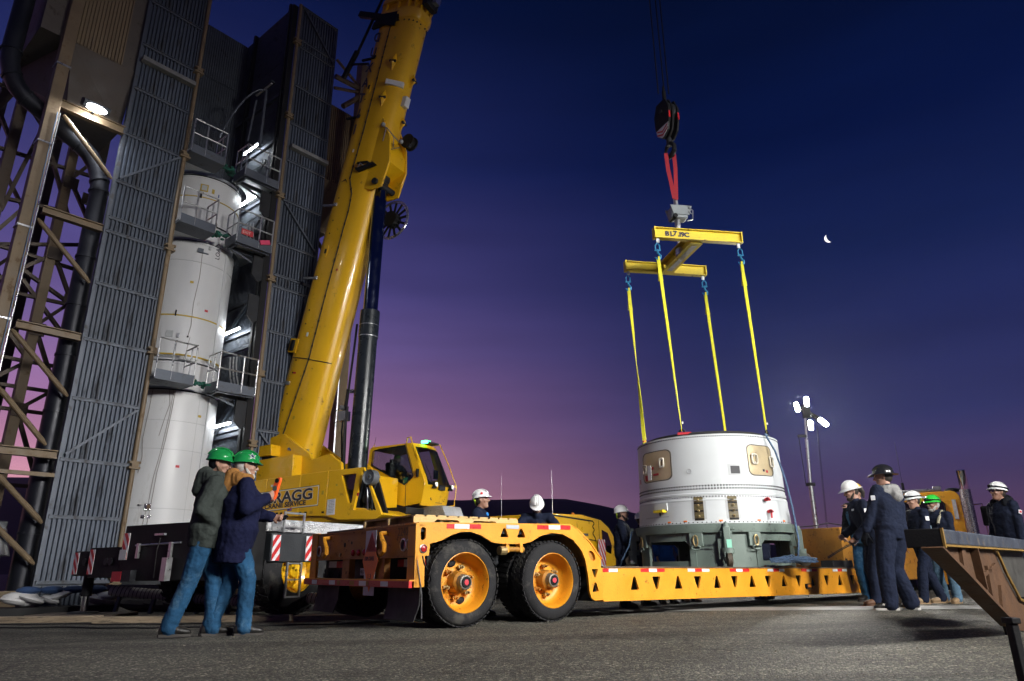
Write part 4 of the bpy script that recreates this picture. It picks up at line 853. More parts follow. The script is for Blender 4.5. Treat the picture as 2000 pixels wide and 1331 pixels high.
# lamps, jib lugs, cylinder bracket
def lugs(s_, y, z, sc=1):
    m = bb(); f = V((s_, y, z)); d = V((0, y * .9, z)).normalized() if z < -.5 else V((0, -1, -.25)).normalized()
    a = V((1, 0, 0)); b = a.cross(d)
    m.loft([[f + a * .34 * sc, f + b * .1 * sc, f - a * .34 * sc, f - b * .1 * sc], [f + d * .13 + a * .09 * sc, f + d * .13 + b * .07 * sc, f + d * .13 - a * .09 * sc, f + d * .13 - b * .07 * sc]])
    m.build('jib_lug', Y_CRANE, cr, smooth=0); m = bb(); m.cyl(f + d * .1 - b * .1, f + d * .1 + b * .1, .04, n=10); m.build('lug_pin', DARK, cr)
lugs(11.75, -.40, -.38); lugs(10.55, -.40, -.34); lugs(11.4, .12, -.74, .7); lugs(10.0, .12, -.74, .7)
m = bb(); m.obox((11.05, -.34, -.56), (.08, 0, 0), (0, .15, -.22), (0, -.06, -.04)); m.build('boom_marker_lamp', mat('white lamp box', (.6, .6, .58), .4), cr, bev=.01)
m = bb(); m.obox((10.62, .02, -.80), (.16, 0, 0), (0, .1, 0), (0, 0, .09)); m.build('boom_marker_lamp', mat('white lamp box', (.6, .6, .58), .4), cr, bev=.01)
for y in (-.40, .34):
    bb().prism([(10.0, -.45), (9.2, -.98), (8.5, -1.18), (7.72, -1.1), (7.62, -.72), (7.7, -.4), (9.0, -.3)], (0, y, 0), UX, UZ, (0, .06, 0)).build('lift_bracket', Y_CRANE, cr, bev=.01)
bb().prism([(9.4, -.68), (8.9, -1.02), (8.5, -1.13), (8.2, -.70)], (0, -.34, 0), UX, UZ, (0, .68, 0)).build('lift_bracket_web', Y_CRANE, cr)
m = bb(); m.cyl((7.86, -.48, -.86), (7.86, .48, -.86), .09, n=16); m.build('lift_pin', DARK, cr)
m = bb(); m.obox((8.3, -.49, -.42), (.04, 0, .06), (0, .05, 0), (-.09, 0, .32)); m.obox((8.45, -.47, -.25), (.03, 0, 0), (0, .05, 0), (0, 0, .2)); m.build('hose_guide', BLACK, cr)
m = bb(); m.box(8.32, 8.4, -.5, -.44, -.5, .05); m.build('hose_tray', Y_GRIME, cr); bb().tube([(8.3, -.5, -.1), (8.42, -.53, -.2), (8.35, -.52, -.32), (8.3, -.5, -.42)], .018, 6).build('hose_end', STEEL, cr)
m = bb(); m.tube([(9.62, -.42, -.62), (9.5, -.46, -.85), (9.3, -.4, -1.05), (9.15, -.2, -1.2)], .018, 6); m.tube([(9.5, -.46, -.8), (9.1, -.46, -.8)], .014, 6); m.tube([(9.25, -.36, -1.08), (8.95, -.3, -1.1)], .014, 6); m.tube([(8.9, -.3, -1.0), (9.0, -.2, -1.25)], .014, 6); m.build('lamp_bar', STEEL, cr)
bb().ell((9.66, -.43, -.62), .07, .07, .06).build('work_lamp', mat('grey lamp back', (.25, .26, .26), .4), cr); bb().ell((9.2, -.18, -1.22), .07, .07, .06).build('work_lamp', mat('grey lamp back', (.25, .26, .26), .4), cr)
# black jib stowing bracket and strut at the top left
m = bb(); m.obox((13.25, -.46, .35), (.11, 0, -.02), (0, .05, 0), (-.05, 0, .5)); m.obox((13.62, -.46, 1.1), (.09, 0, -.02), (0, .07, 0), (.16, 0, .5)); m.prism([(13.0, -.1), (13.5, -.1), (13.55, .9), (13.2, .7)], (0, -.52, 0), UX, UZ, (0, .04, 0)); m.build('jib_bracket', BLACK, cr, bev=.01)
m = bb(); m.beam((15.2, -.3, .75), (12.0, -.4, 1.42), .06); m.beam((12.45, -.4, 1.35), (11.55, -.4, 1.65), .1, .14); m.beam((12.0, -.4, 1.45), (11.9, -.4, .72), .05); m.build('jib_strut', BLACK, cr)
m = bb(); m.prism([(14.3, .7), (14.9, .7), (14.6, 1.2)], (0, -.3, 0), UX, UZ, (0, .1, 0)); m.build('boom_ear', Y_CRANE, cr)
# hose reel behind the lift ram and the dark drum higher up
o = part('cable_reel', cr); rc = V((7.2, .1, -.72)); 
m = bb(); m.lathe([(0, .60), (.03, .60)], rc + V((0, .62, 0)), (0, 1, 0), 32); 
for rr in (.60, .55): m.tube([rc + V((rr * math.cos(2 * math.pi * i / 36), .62, rr * math.sin(2 * math.pi * i / 36))) for i in range(36)], .016, 6, True)
m.build('rim', STEEL, o)
for i in range(14):
    a = 2 * math.pi * i / 14; bb().obox(rc + V((.38 * math.cos(a), .64, .38 * math.sin(a))), V((math.cos(a), 0, math.sin(a))) * .18, V((-math.sin(a), 0, math.cos(a))) * .035, (0, .012, 0)).build('spoke', BLACK, o)
m = bb(); m.cyl(rc + V((0, .5, 0)), rc + V((0, .74, 0)), .24, n=24); m.build('hub', BLACK, o)
o = part('rope_drum', cr); m = bb(); m.lathe([(0, .02), (0, .22), (.04, .22), (.05, .16), (.2, .16), (.21, .22), (.25, .22), (.25, .02)], (9.5, .25, -1.0), (0, 1, 0), 28); m.build('drum', BLACK, o); bb().cyl((9.25, .2, -1.22), (9.25, .1, -1.22), .07, n=12).build('axle', DARK, o)
# lift ram
o = part('lift_ram', cr); ra, rb = V((.06, 0, 2.5)), V((.30, 0, 11.28)); rd = (rb - ra).normalized()
RAMP = mat('dark ram paint', (.016, .021, .024), .3, .2, .2, 3, .05, 30); MB().cyl(ra, ra + rd * 4.55, .245, n=28).build('barrel', RAMP, o); MB().cyl(ra + rd * 4.0, ra + rd * 4.72, .262, n=28).build('gland', RAMP, o)
MB().cyl(ra + rd * 3.98, ra + rd * 4.0, .266, n=28).build('gland_ring', STEEL, o); MB().cyl(ra + rd * 4.3, ra + rd * 4.312, .266, n=28).build('gland_ring', STEEL, o)
MB().cyl(ra + rd * 4.72, rb - rd * .25, .195, n=32).build('rod', ROD, o); m = MB(); m.cyl(rb + V((0, -.16, 0)), rb + V((0, .16, 0)), .2, n=20); m.box(rb.x - .15, rb.x + .15, -.15, .15, rb.z - .35, rb.z); m.build('rod_eye', DARK, o)
m = MB(); m.tube([(-.26, -.12, 3.0), (-.3, -.14, 4.6), (-.26, -.12, 5.4), (-.2, -.1, 6.3), (-.18, -.08, 6.9)], .03, 6); m.tube([(-.34, -.1, 3.0), (-.4, -.15, 4.0), (-.33, -.12, 5.1)], .025, 6)
m.tube([(-.2, -.2, 3.0), (-.24, -.22, 3.9), (-.2, -.2, 4.6)], .03, 6); m.build('ram_hose', RUBBLK, o); m = MB(); m.box(-.5, -.25, -.22, -.02, 4.25, 4.5); m.cyl((-.42, -.24, 4.6), (-.42, -.04, 4.6), .06, n=10); m.build('ram_valve', STEEL, o, bev=.008); MB().box(-.3, -.16, -.12, .0, 5.0, 5.08).build('ram_valve', STEEL, o, bev=.008)
MB().tube([(-.4, -.2, 4.3), (-.62, -.22, 4.2), (-.66, -.2, 4.5), (-.5, -.15, 4.62)], .012, 6).build('ram_lead', CABLE, o)

# ---- operator cab
oc = part('operator_cab', cr)
CY0, CY1 = .55, 1.62
side = [(-.04, 3.58), (.13, 3.62), (1.32, 3.63), (1.80, 2.60), (1.70, 2.12), (1.18, 2.06), (.38, 2.24), (-.08, 3.12)]
def cabring(f): return [(x, CY0, z) for x, z in side]
# side wall with window opening, floor, roof, rear, far wall and the bulged front
win = [(.30, 3.55), (.11, 3.52), (.06, 3.17), (1.16, 2.59), (1.43, 2.78), (1.13, 3.58)]
MB().prism(side, (0, CY0, 0), UX, UZ, (0, .05, 0), [win]).build('side_wall', Y_CRANE, oc, bev=.01)
MB().prism(side, (0, CY1 - .05, 0), UX, UZ, (0, .05, 0), [[(.30, 3.55), (.11, 3.52), (.06, 3.17), (.9, 2.73), (1.43, 2.78), (1.13, 3.58)]]).build('side_wall', Y_CRANE, oc, bev=.01)
MB().box(-.04, 1.3, CY0 + .05, CY1 - .05, 3.56, 3.64).build('roof', Y_CRANE, oc, bev=.02)
m = MB(); m.add([(-.08, CY0 + .05, 3.12), (-.08, CY1 - .05, 3.12), (.38, CY1 - .05, 2.24), (.38, CY0 + .05, 2.24)], [(0, 1, 2, 3)]); m.add([(.38, CY0 + .05, 2.24), (.38, CY1 - .05, 2.24), (1.18, CY1 - .05, 2.07), (1.18, CY0 + .05, 2.07), (1.7, CY1 - .05, 2.12), (1.7, CY0 + .05, 2.12)], [(0, 1, 2, 3), (3, 2, 4, 5)]); m.build('floor', Y_CRANE, oc)
# front: lower bulged panel, corner posts, windscreen
def fr(y, z):
    t = (y - CY0) / (CY1 - CY0); b = 4 * t * (1 - t)
    x0 = 1.31 + (1.80 - 1.31) * (3.63 - z) / (3.63 - 2.60) if z > 2.6 else 1.70 + (1.80 - 1.70) * (z - 2.12) / .48
    return V((x0 + .13 * b, y, z))
ys_ = [CY0 + (CY1 - CY0) * i / 10 for i in range(11)]
m = MB(); m.grid([[fr(y, z) for y in ys_] for z in (2.06, 2.12, 2.3, 2.45, 2.56)]); m.grid([[fr(y, z) - V((.04, 0, 0)) for y in ys_] for z in (2.06, 2.12, 2.3, 2.45, 2.56)]); m.build('front_panel', Y_CRANE, oc)
def front_frame(y0, y1, z0, z1, rows=6, off=0.):
    return [[fr(y0 + (y1 - y0) * i / 6, z0 + (z1 - z0) * j / rows) + V((off, 0, 0)) for i in range(7)] for j in range(rows + 1)]
for (a, b, c, d) in ((CY0, CY0 + .09, 2.56, 3.63), (CY1 - .07, CY1, 2.56, 3.63), (CY0 + .09, CY1 - .07, 3.54, 3.63)):
    m = MB(); m.grid(front_frame(a, b, c, d)); m.grid(front_frame(a, b, c, d, 6, -.04)); m.build('windscreen_post', Y_CRANE, oc)
m = MB(); m.grid(front_frame(CY0 + .09, CY1 - .07, 2.56, 3.54)); m.build('windscreen', PANE, oc)
m = MB(); gk = [fr(CY0 + .10, 3.52), fr(CY0 + .10, 3.0), fr(CY0 + .11, 2.66), fr(CY0 + .2, 2.585), fr(CY0 + .5, 2.565), fr(CY1 - .2, 2.575), fr(CY1 - .09, 2.62), fr(CY1 - .08, 3.0), fr(CY1 - .08, 3.52)]
m.tube([p_ + V((.008, 0, 0)) for p_ in gk], .016, 6); m.build('windscreen_seal', BLACK, oc)
MB().prism(win, (0, CY0 + .02, 0), UX, UZ, (0, .004, 0)).build('side_window', PANE, oc)
MB().prism([(.30, 3.55), (.11, 3.52), (.06, 3.17), (.9, 2.73), (1.43, 2.78), (1.13, 3.58)], (0, CY1 - .03, 0), UX, UZ, (0, .004, 0)).build('side_window', PANE, oc)
m = MB(); w3 = [V((x, CY0 - .004, z)) for x, z in win]; m.tube(w3, .014, 6, True); m.build('window_seal', BLACK, oc)
m = MB(); m.tube([(1.22, CY0 - .003, 2.06), (1.2, CY0 - .003, 2.58), (1.46, CY0 - .003, 2.8), (1.15, CY0 - .003, 3.62)], .006, 5); m.tube([(1.2, CY0 - .003, 2.58), (.05, CY0 - .003, 3.14)], .006, 5); m.build('door_seam', DARK, oc)
text('lettering', 'GROVE', .16, INK, oc, fr(CY0 + .20, 2.2) + V((.012, 0, 0)), (fr(CY1 - .25, 2.2) - fr(CY0 + .2, 2.2)), (.06, 0, 1), .006, 1.12, .28, .004)
MB().obox(fr(1.08, 2.145) + V((.008, 0, 0)), (0, .14, 0), (.001, 0, 0), (0, 0, .008)).build('decal_line', INKG, oc)
# seat, console, roof bar, handrails, lamps
m = MB(); m.box(.35, .8, .82, 1.25, 2.5, 2.62); m.obox((.36, 1.03, 2.9), (.05, 0, .02), (0, .2, 0), (-.05, 0, .34)); m.box(.32, .42, .93, 1.13, 3.18, 3.34); m.build('driver_seat', BLACK, oc, bev=.03)
m = MB(); m.obox((1.35, 1.1, 2.66), (.12, 0, -.06), (0, .3, 0), (.0, 0, .05)); m.cyl((1.3, .9, 2.5), (1.22, .9, 2.85), .015, n=6); m.obox((1.5, 1.4, 2.9), (.02, 0, 0), (0, .08, 0), (0, 0, .11)); m.build('console', BLACK, oc)
m = MB(); m.obox((1.05, .72, 2.72), (.06, 0, .02), (0, .01, 0), (0, 0, .06)); m.build('green_display', mat('green cab display', (.02, .06, .03), .5, emit=((.1, .5, .25), .25)), oc)
o = part('light_bar', oc); MB().box(1.32, 1.56, 1.0, 1.42, 3.66, 3.71).build('body', DARK, o, bev=.01); MB().box(1.36, 1.52, .92, 1.12, 3.665, 3.73).build('green_lamp', mat('lit green lamp', (0, 1, .2), emit=((.04, 1, .18), 16)), o, bev=.01)
lamp('green_lamp_glow', 'POINT', 2.2, cr, M.Translation((1.5, 1.02, 3.8)), (.05, 1, .2), .05)
m = MB()
m.tube([(1.12, .62, 3.63), (1.16, .6, 3.78), (1.28, .58, 3.78), (1.36, .56, 3.6), (1.58, .54, 3.2), (1.60, .56, 3.12)], .016, 6)
e0 = [(1.25, 1.6, 3.7), (1.42, 1.66, 3.72), (1.66, 1.72, 3.2), (1.92, 1.74, 2.6), (1.86, 1.74, 2.12)]; m.build('grab_rail', Y_CRANE, oc); m = MB(); m.tube(e0, .016, 6); m.tube([(1.86, 1.74, 2.12), (1.76, 1.62, 2.1)], .016, 6); m.beam((1.9, 1.74, 2.6), (1.82, 1.62, 2.62), .05)
m.build('grab_rail', Y_CRANE, oc); MB().tube([(0, .7, 3.6), (-.02, .68, 3.68), (.03, .68, 3.7)], .014, 5).build('aerial_bracket', Y_CRANE, oc)
MB().cyl((.02, .66, 3.68), (.08, .64, 3.9), .005, n=5).build('antenna', BLACK, oc)
for y in (.78, 1.55):
    p_ = fr(y, 2.52) + V((.07, 0, .05)); m = MB(); m.obox(p_, (.04, 0, 0), (0, .055, 0), (0, 0, .06)); m.box(p_.x - .05, p_.x, p_.y - .08, p_.y + .08, p_.z - .09, p_.z - .05); m.build('head_lamp', BLACK, oc, bev=.008); MB().obox(p_ + V((.043, 0, 0)), (.004, 0, 0), (0, .045, 0), (0, 0, .05)).build('lamp_glass', STEEL, oc)
p_ = fr(1.08, 2.5) + V((.02, 0, 0)); MB().obox(p_, (.02, 0, 0), (0, .13, 0), (0, 0, .05)).build('wiper_motor', BLACK, oc, bev=.008)
MB().tube([fr(.72, 3.1) + V((.03, 0, 0)), fr(.74, 2.8) + V((.03, 0, 0)), fr(.72, 2.62) + V((.03, 0, 0))], .009, 5).build('wiper', BLACK, oc); m = MB(); m.tube([fr(1.4, 2.6) + V((.03, 0, 0)), fr(1.45, 3.3) + V((.02, 0, 0))], .009, 5); m.build('wiper', BLACK, oc)
m = MB(); m.obox((1.58, .52, 2.85), (.02, 0, 0), (0, .04, 0), (0, 0, .1)); m.build('mirror', BLACK, oc)
m = MB(); m.prism([(1.45, 1.62), (2.35, 1.62), (2.15, 2.06), (1.35, 2.06)], (0, .8, 0), UX, UZ, (0, .8, 0)); m.build('cab_step_box', PLATE, cr, bev=.01)
m = MB(); m.tube([(.3, .5, 1.7), (.55, .45, 1.95), (.75, .42, 2.02), (.95, .4, 1.95)], .08, 12); m.cyl((.55, .6, 1.55), (.55, .6, 1.85), .08, n=14); m.cyl((.75, .45, 1.5), (.75, .45, 1.9), .05, n=10); m.build('hydraulic_pipe', DARK, cr); MB().box(-1.2, 1.6, .1, 1.5, 1.66, 2.0).build('cab_support', BLACK, cr)

# hoist ropes run from the boom tip to the hook block
TIP = BM @ V((49.3, 0, 0)); tipw = S_M @ TIP
HOOK = V((3.55, 13.1, 0))
o = part('boom_head', cr); m = bb(); m.box(49.0, 50.4, -.35, .35, -.9, .5); m.build('head_frame', Y_CRANE, o)
MB().cyl(BM @ V((50.0, -.3, -.7)), BM @ V((50.0, .3, -.7)), .4, n=24).build('sheave', DARK, o)
for dx, dy in ((-.15, 0), (0, .02), (.105, .01)):
    MB().cyl(S_I @ V((HOOK.x + dx * .95, HOOK.y + dy, 10.9)), S_I @ V((HOOK.x + dx * 1.25 - .04, HOOK.y + dy, TIP.z)), .0135, n=6).build('hoist_rope', BLACK, cr)

# small stickers and load chart on the crane
for s_, z, a, b, mt in ((1.0, -.12, .09, .07, 'y'), (3.3, .2, .12, .08, 'w'), (5.2, -.28, .06, .06, 'r'), (8.9, .3, .1, .06, 'w'), (12.6, -.2, .08, .08, 'y'), (2.2, .3, .05, .1, 'r')):
    bb().obox((s_, side_y(z) - .002, z), (a / 2, 0, 0), (0, .002, 0), (0, 0, b / 2)).build('warning_sticker', {'y': YTAPE, 'w': PAPER, 'r': SIGNRED}[mt], cr)
for x, z, a, b, mt in ((.2, 2.3, .07, .09, 'y'), (-1.5, 2.56, .1, .05, 'w'), (1.28, 2.2, .05, .07, 'r'), (.62, 2.45, .06, .05, 'y')): MB().obox((x, -1.2525, z), (a / 2, 0, 0), (0, .0015, 0), (0, 0, b / 2)).build('warning_sticker', {'y': YTAPE, 'w': PAPER, 'r': SIGNRED}[mt], cr)

# ---------------------------------------------------------------- hook block, slings, spreader
hk = thing('hook_block', 'black crane hook block with red and white chevrons hanging from three wire ropes', 'hook block', (HOOK.x, HOOK.y, 9.4), -66)
m = MB(); pl = [(-.16, 1.22), (.16, 1.22), (.27, .95), (.25, .62), (.19, .40), (.04, .28), (-.04, .28), (-.19, .40), (-.25, .62), (-.27, .95)]
for y in (-.15, -.05, .09): MB().prism(pl, (0, y, 0), (1, 0, 0), (0, 0, 1), (0, .05, 0)).build('side_plate', BLACK, hk, bev=.008)
MB().cyl((0, -.1, .96), (0, .1, .96), .235, n=28).build('sheave', DARK, hk); MB().cyl((0, -.18, .96), (0, .17, .96), .05, n=14).build('sheave_pin', DARK, hk)
MB().prism([(-.19, .41), (-.04, .29), (.04, .29), (.19, .41), (.22, .56), (-.22, .56)], (0, -.155, 0), (1, 0, 0), (0, 0, 1), (0, .004, 0)).build('chevron_panel', WHTR, hk)
for k in range(2): MB().prism([(-.19 + .01 * k, .42 + .085 * k), (0, .33 + .085 * k), (.19, .42 + .085 * k), (.2, .46 + .085 * k), (0, .375 + .085 * k), (-.2, .46 + .085 * k)], (0, -.158, 0), (1, 0, 0), (0, 0, 1), (0, .002, 0)).build('red_chevron', REDR, hk)
for x in (-.262, .252): 
    for y in (-.145, .095): MB().box(x, x + .012, y, y + .04, .66, .84).build('red_edge', REDR, hk)
m = MB(); m.cyl((-.0, -.02, 1.2), (-.0, -.02, 1.55), .045, n=12); m.cyl((0, -.02, 1.5), (0, -.02, 1.68), .03, n=10); m.build('rope_socket', BLACK, hk)
m = MB(); m.cyl((0, 0, .1), (0, 0, .3), .06, n=14); m.build('hook_shank', DARK, hk)
m = MB(); m.tube([(0, .0, .16), (.09, 0, .12), (.16, 0, .02), (.15, 0, -.09), (.06, 0, -.16), (-.06, 0, -.16), (-.15, 0, -.09), (-.16, 0, .02)], [.05, .05, .05, .055, .06, .055, .045, .025], 10); m.tube([(0, 0, .16), (-.09, 0, .12), (-.16, 0, .02)], [.05, .045, .03], 10); m.build('double_hook', BLACK, hk)
def web(name, label, cat, pts, wd, th, mt, group=None, twist=(0, 0), az=20):
    """flat web sling through the points, standing in world space; local origin at its foot"""
    base = V(pts[-1]); o = MB(); rows = []
    n = len(pts); up = None
    for i, p_ in enumerate(pts):
        p_ = V(p_) - base; a = R(az + twist[0] + (twist[1] - twist[0]) * i / (n - 1)); s_ = V((math.cos(a), math.sin(a), 0)) * wd / 2; t_ = V((-math.sin(a), math.cos(a), 0)) * th / 2
        rows.append([p_ - s_ - t_, p_ + s_ - t_, p_ + s_ + t_, p_ - s_ + t_])
    b = o.loft(rows).build(name, mt, None); b.location = base; return tag(b, label, cat, group)
hz0 = 9.4
web('lifting_sling', 'left red web sling between the hook block and the grey load cell', 'sling', [(HOOK.x - .10, HOOK.y - .02, hz0 - .1), (HOOK.x - .08, HOOK.y - .01, hz0 - .5), (HOOK.x + .02, HOOK.y + .06, 8.2)], .085, .02, SLINGR, 'red slings under the hook block', az=-10)
web('lifting_sling', 'right red web sling between the hook block and the grey load cell', 'sling', [(HOOK.x + .09, HOOK.y + .02, hz0 - .1), (HOOK.x + .09, HOOK.y + .02, hz0 - .5), (HOOK.x + .065, HOOK.y + .1, 8.2)], .085, .02, SLINGR, 'red slings under the hook block', az=-10)
SPC = V((3.62, 13.28, 0))
lc = thing('load_cell', 'grey load cell and handle cage on the rod above the yellow spreader beam', 'load cell', (SPC.x, SPC.y, 7.62), 10)
m = MB(); m.box(-.17, .2, -.13, .13, .13, .40); m.build('body', mat('grey load cell body', (.24, .27, .28), .45, .2, .1, 6), lc, bev=.03); m = MB(); m.prism([(-.2, .42), (.30, .42), (.22, .2), (-.14, .2)], (0, -.15, 0), (1, 0, 0), (0, 0, 1), (0, .02, 0)); m.prism([(-.2, .42), (.30, .42), (.22, .2), (-.14, .2)], (0, .13, 0), (1, 0, 0), (0, 0, 1), (0, .02, 0)); m.build('guard_plate', mat('grey load cell body', (.24, .27, .28)), lc)
MB().cyl((0, 0, .4), (0, 0, .66), .05, n=14).build('upper_shackle', STEEL, lc)
MB().tube([(.2, -.16, .38), (.3, -.16, .3), (.28, -.16, .08), (.15, -.16, .04)], .014, 6).build('handle', STEEL, lc); MB().tube([(.2, -.16, .28), (.29, -.16, .2)], .01, 6).build('handle_bar', STEEL, lc); MB().cyl((-.1, -.16, .16), (-.1, .1, .16), .05, n=12).build('knob', BLACK, lc); MB().cyl((0, 0, -.02), (0, 0, .14), .06, n=16).build('socket', STEEL, lc)
sp = thing('spreader_beam', 'yellow H shaped spreader beam hanging level above the white stage section', 'spreader beam', (SPC.x, SPC.y, 6.92), 9)
AL, AR = V((2.92, 12.37, 6.97)), V((4.66, 12.64, 6.97)); BL, BR = V((2.585, 13.96, 6.97)), V((4.36, 14.27, 6.97))
spi = (M.Translation((SPC.x, SPC.y, 6.92)) @ M.Rotation(R(9), 4, 'Z')).inverted()
def SPv(p_): return spi @ V(p_)
for nm, a, b in (('near', AL, AR), ('far', BL, BR)):
    o = part('end_beam', sp); d = (b - a).normalized()
    MB().ibeam(SPv(a - d * .04), SPv(b + d * .04), .13, .235, .016).build('beam', Y_SPREAD, o); 
    for q in (a - d * .045, b + d * .045): MB().beam(SPv(q - d * .012), SPv(q + d * .012), .15, .245).build('end_plate', Y_SPREAD, o)
    for q in (a + d * .02, b - d * .02):
        m = MB(); m.beam(SPv(q - d * .03 - V((0, 0, .16))), SPv(q + d * .03 - V((0, 0, .16))), .03, .1); m.build('lug', STEEL, o)
    if nm == 'near':
        nrm = V((d.y, -d.x, 0)); q = a + d * .18 + nrm * .018 + V((0, 0, -.045))
        for k, (ch, s_) in enumerate((('B', 1), ('L', .8), ('7', .9), ('.', .7), ('I', .5), ('9', .6), ('C', .7))):
            text('lettering', ch, .135, INK, o, SPv(q + d * (.0, .105, .175, .27, .30, .335, .405)[k] + V((0, 0, .02 if k in (2,) else 0))), spi.to_3x3() @ d, (0, 0, 1), .002, 1.15, 0, .006)
am, bm = (AL + AR) / 2, (BL + BR) / 2; dd = (bm - am).normalized()
MB().ibeam(SPv(am + dd * .07), SPv(bm - dd * .07), .26, .27, .02).build('cross_beam', Y_SPREAD, sp)
MB().beam(SPv(am + dd * .18 + V((0, 0, -.138))), SPv(bm - dd * .2 + V((0, 0, -.138))), .12, .006).build('pale_underside', mat('scuffed pale paint', (.45, .42, .38), .6, 0, .25, 8, .2, 50), sp)
m = MB(); m.cyl((0, 0, -.05), (0, 0, .68), .05, n=16); m.build('lifting_rod', mat('white painted rod', (.6, .6, .6), .4), sp)
m = MB(); m.cyl((0, 0, -.02), (0, 0, .12), .1, n=20); m.build('rod_collar', STEEL, sp)
PAYC = V((3.68, 13.02, 0))
slab = {'al': 'yellow web sling at the front left of the lift, over the brass hatch', 'ar': 'yellow web sling at the right with the blue tag line tied below it', 'bl': 'yellow twisted web sling farthest left, from the far beam', 'br': 'yellow web sling behind, from the right end of the far beam'}
for key, top, bot, tw in (('al', AL, (3.03, 12.13, 2.90), (0, 60)), ('ar', AR, (4.60, 12.28, 2.90), (0, 40)), ('bl', BL, (2.66, 13.72, 2.90), (-20, 150)), ('br', BR, (4.36, 13.86, 2.90), (0, 30))):
    top = V(top) - V((0, 0, .2)); bot = V(bot)
    ch = thing('shackle', {'al': 'blue shackle and hook at the near left end of the spreader', 'ar': 'blue shackle and hook at the near right end of the spreader', 'bl': 'blue shackle and hook at the far left end of the spreader', 'br': 'blue shackle and hook at the far right end of the spreader'}[key], 'shackle', top - V((0, 0, .3)), 0, 'blue shackles on the spreader')
    m = MB(); m.tube([(-.04, 0, .12), (-.045, 0, .22), (0, 0, .29), (.045, 0, .22), (.04, 0, .12)], .015, 8); m.build('bow', BLUES, ch); MB().cyl((-.06, 0, .12), (.06, 0, .12), .016, n=8).build('pin', BLUES, ch)
    m = MB(); m.tube([(0, 0, .14), (0, 0, .06), (.05, 0, .0), (.04, 0, -.06), (-.02, 0, -.08), (-.06, 0, -.03)], [.02, .022, .025, .026, .024, .012], 8); m.build('hook', BLUES, ch)
    p0 = top - V((0, 0, .36)); n = 14; ps = [p0.lerp(bot, i / n) + V((0, 0, 0)) for i in range(n + 1)]
    s_ = web('web_sling', slab[key], 'sling', [tuple(q) for q in ps], .075, .014, SLINGY, 'yellow slings under the spreader', tw, 15)
    m = MB(); q = (p0 - bot) * .045; m.obox(q + V((.034, 0, 0)), (.014, 0, .004), (0, .002, 0), (-.004, 0, .018)); m.build('label_tag', PAPER, s_)
    q2 = (p0 - bot) * .93; m = MB(); m.loft([[q2 + V((-.05, -.012, -.25)), q2 + V((.05, -.012, -.25)), q2 + V((.05, .012, -.25)), q2 + V((-.05, .012, -.25))], [q2 + V((-.014, -.012, .28)), q2 + V((.014, -.012, .28)), q2 + V((.014, .012, .28)), q2 + V((-.014, .012, .28))]]); m.build('eye_loop', SLINGY, s_)

# ---------------------------------------------------------------- white stage section on its grey green stand
FA = -105.3                                                 # world bearing of the face that looks at us
pay = thing('rocket_stage_section', 'white ring shaped rocket stage section with two brass hatches hanging over the trailer', 'rocket section', (PAYC.x, PAYC.y, 1.28), FA)
# local: +x points at the viewer; angle d is measured towards the right of the picture
def prad(z): return 1.298 + (.0 if z > .46 else (.46 - z) * .10)
prof = [(0, 1.345), (.03, 1.345), (.035, prad(.035)), (.36, 1.318), (.375, 1.318), (.378, 1.322), (.40, 1.322), (.405, 1.315), (.46, 1.305), (.47, 1.315), (.50, 1.315), (.51, 1.30), (.56, 1.30), (1.40, 1.285), (1.50, 1.285), (1.505, 1.27), (1.505, 1.15)]
MB().lathe(prof + [(1.45, 1.15), (.0, 1.2), (0, 1.345)], (0, 0, 0), (0, 0, 1), 128).build('shell', PAYW, pay, 22)
m = MB(); m.lathe([(1.40, .3), (1.40, 1.15), (1.44, 1.15), (1.47, 1.05), (1.50, .9), (1.51, .3)], (0, 0, 0), (0, 0, 1), 64); m.build('upper_dome', BLACK, pay)
m = MB(); m.tube([(1.1 * math.cos(R(a)), 1.1 * math.sin(R(a)), 1.545) for a in range(-70, 60, 8)], .04, 8); m.build('cable_bundle', RUBBLK, pay); MB().obox((1.08, -.35, 1.57), (.02, 0, 0), (0, .12, 0), (0, 0, .02)).build('red_strap', SIGNRED, pay)
def pol(d, r, z): a = R(d); return V((r * math.cos(a), r * math.sin(a), z))
def rsh(z):
    for (z0, r0), (z1, r1) in zip(prof, prof[1:]):
        if z0 <= z <= z1 and z1 > z0: return r0 + (r1 - r0) * (z - z0) / (z1 - z0)
    return 1.3
def dots(name, z, n, r, mt, parent=pay, d0=-100, d1=100, sq=False):
    m = MB()
    for i in range(n):
        d = d0 + (d1 - d0) * i / (n - 1); p_ = pol(d, rsh(z), z); nn = pol(d, 1, 0); m.cyl(p_ - nn * .004, p_ + nn * .003, r, n=6)
    return m.build(name, mt, parent, smooth=0, kind='stuff', fix=False)
dots('bolt_row', 1.465, 120, .012, BLACK); dots('bolt_row', .575, 92, .0165, BLACK); dots('bolt_row', .625, 92, .0165, BLACK); dots('bolt_row', .44, 92, .013, BLACK); dots('bolt_row', .02, 64, .011, DARK)
def curved(m, poly_d, z0, z1, off, th, n=14, mz=8):
    """plate on the shell: poly_d(z) -> (d0, d1)"""
    rows, rows2 = [], []
    for j in range(mz + 1):
        z = z0 + (z1 - z0) * j / mz; a, b = poly_d((z - z0) / (z1 - z0))
        rows.append([pol(a + (b - a) * i / n, rsh(z) + off, z) for i in range(n + 1)]); rows2.append([pol(a + (b - a) * i / n, rsh(z) + off - th, z) for i in range(n + 1)])
    m.grid(rows); m.grid(rows2); m.grid([rows[0], rows2[0]]); m.grid([rows[-1], rows2[-1]]); m.grid([[r[0] for r in rows], [r[0] for r in rows2]]); m.grid([[r[-1] for r in rows], [r[-1] for r in rows2]]); return m
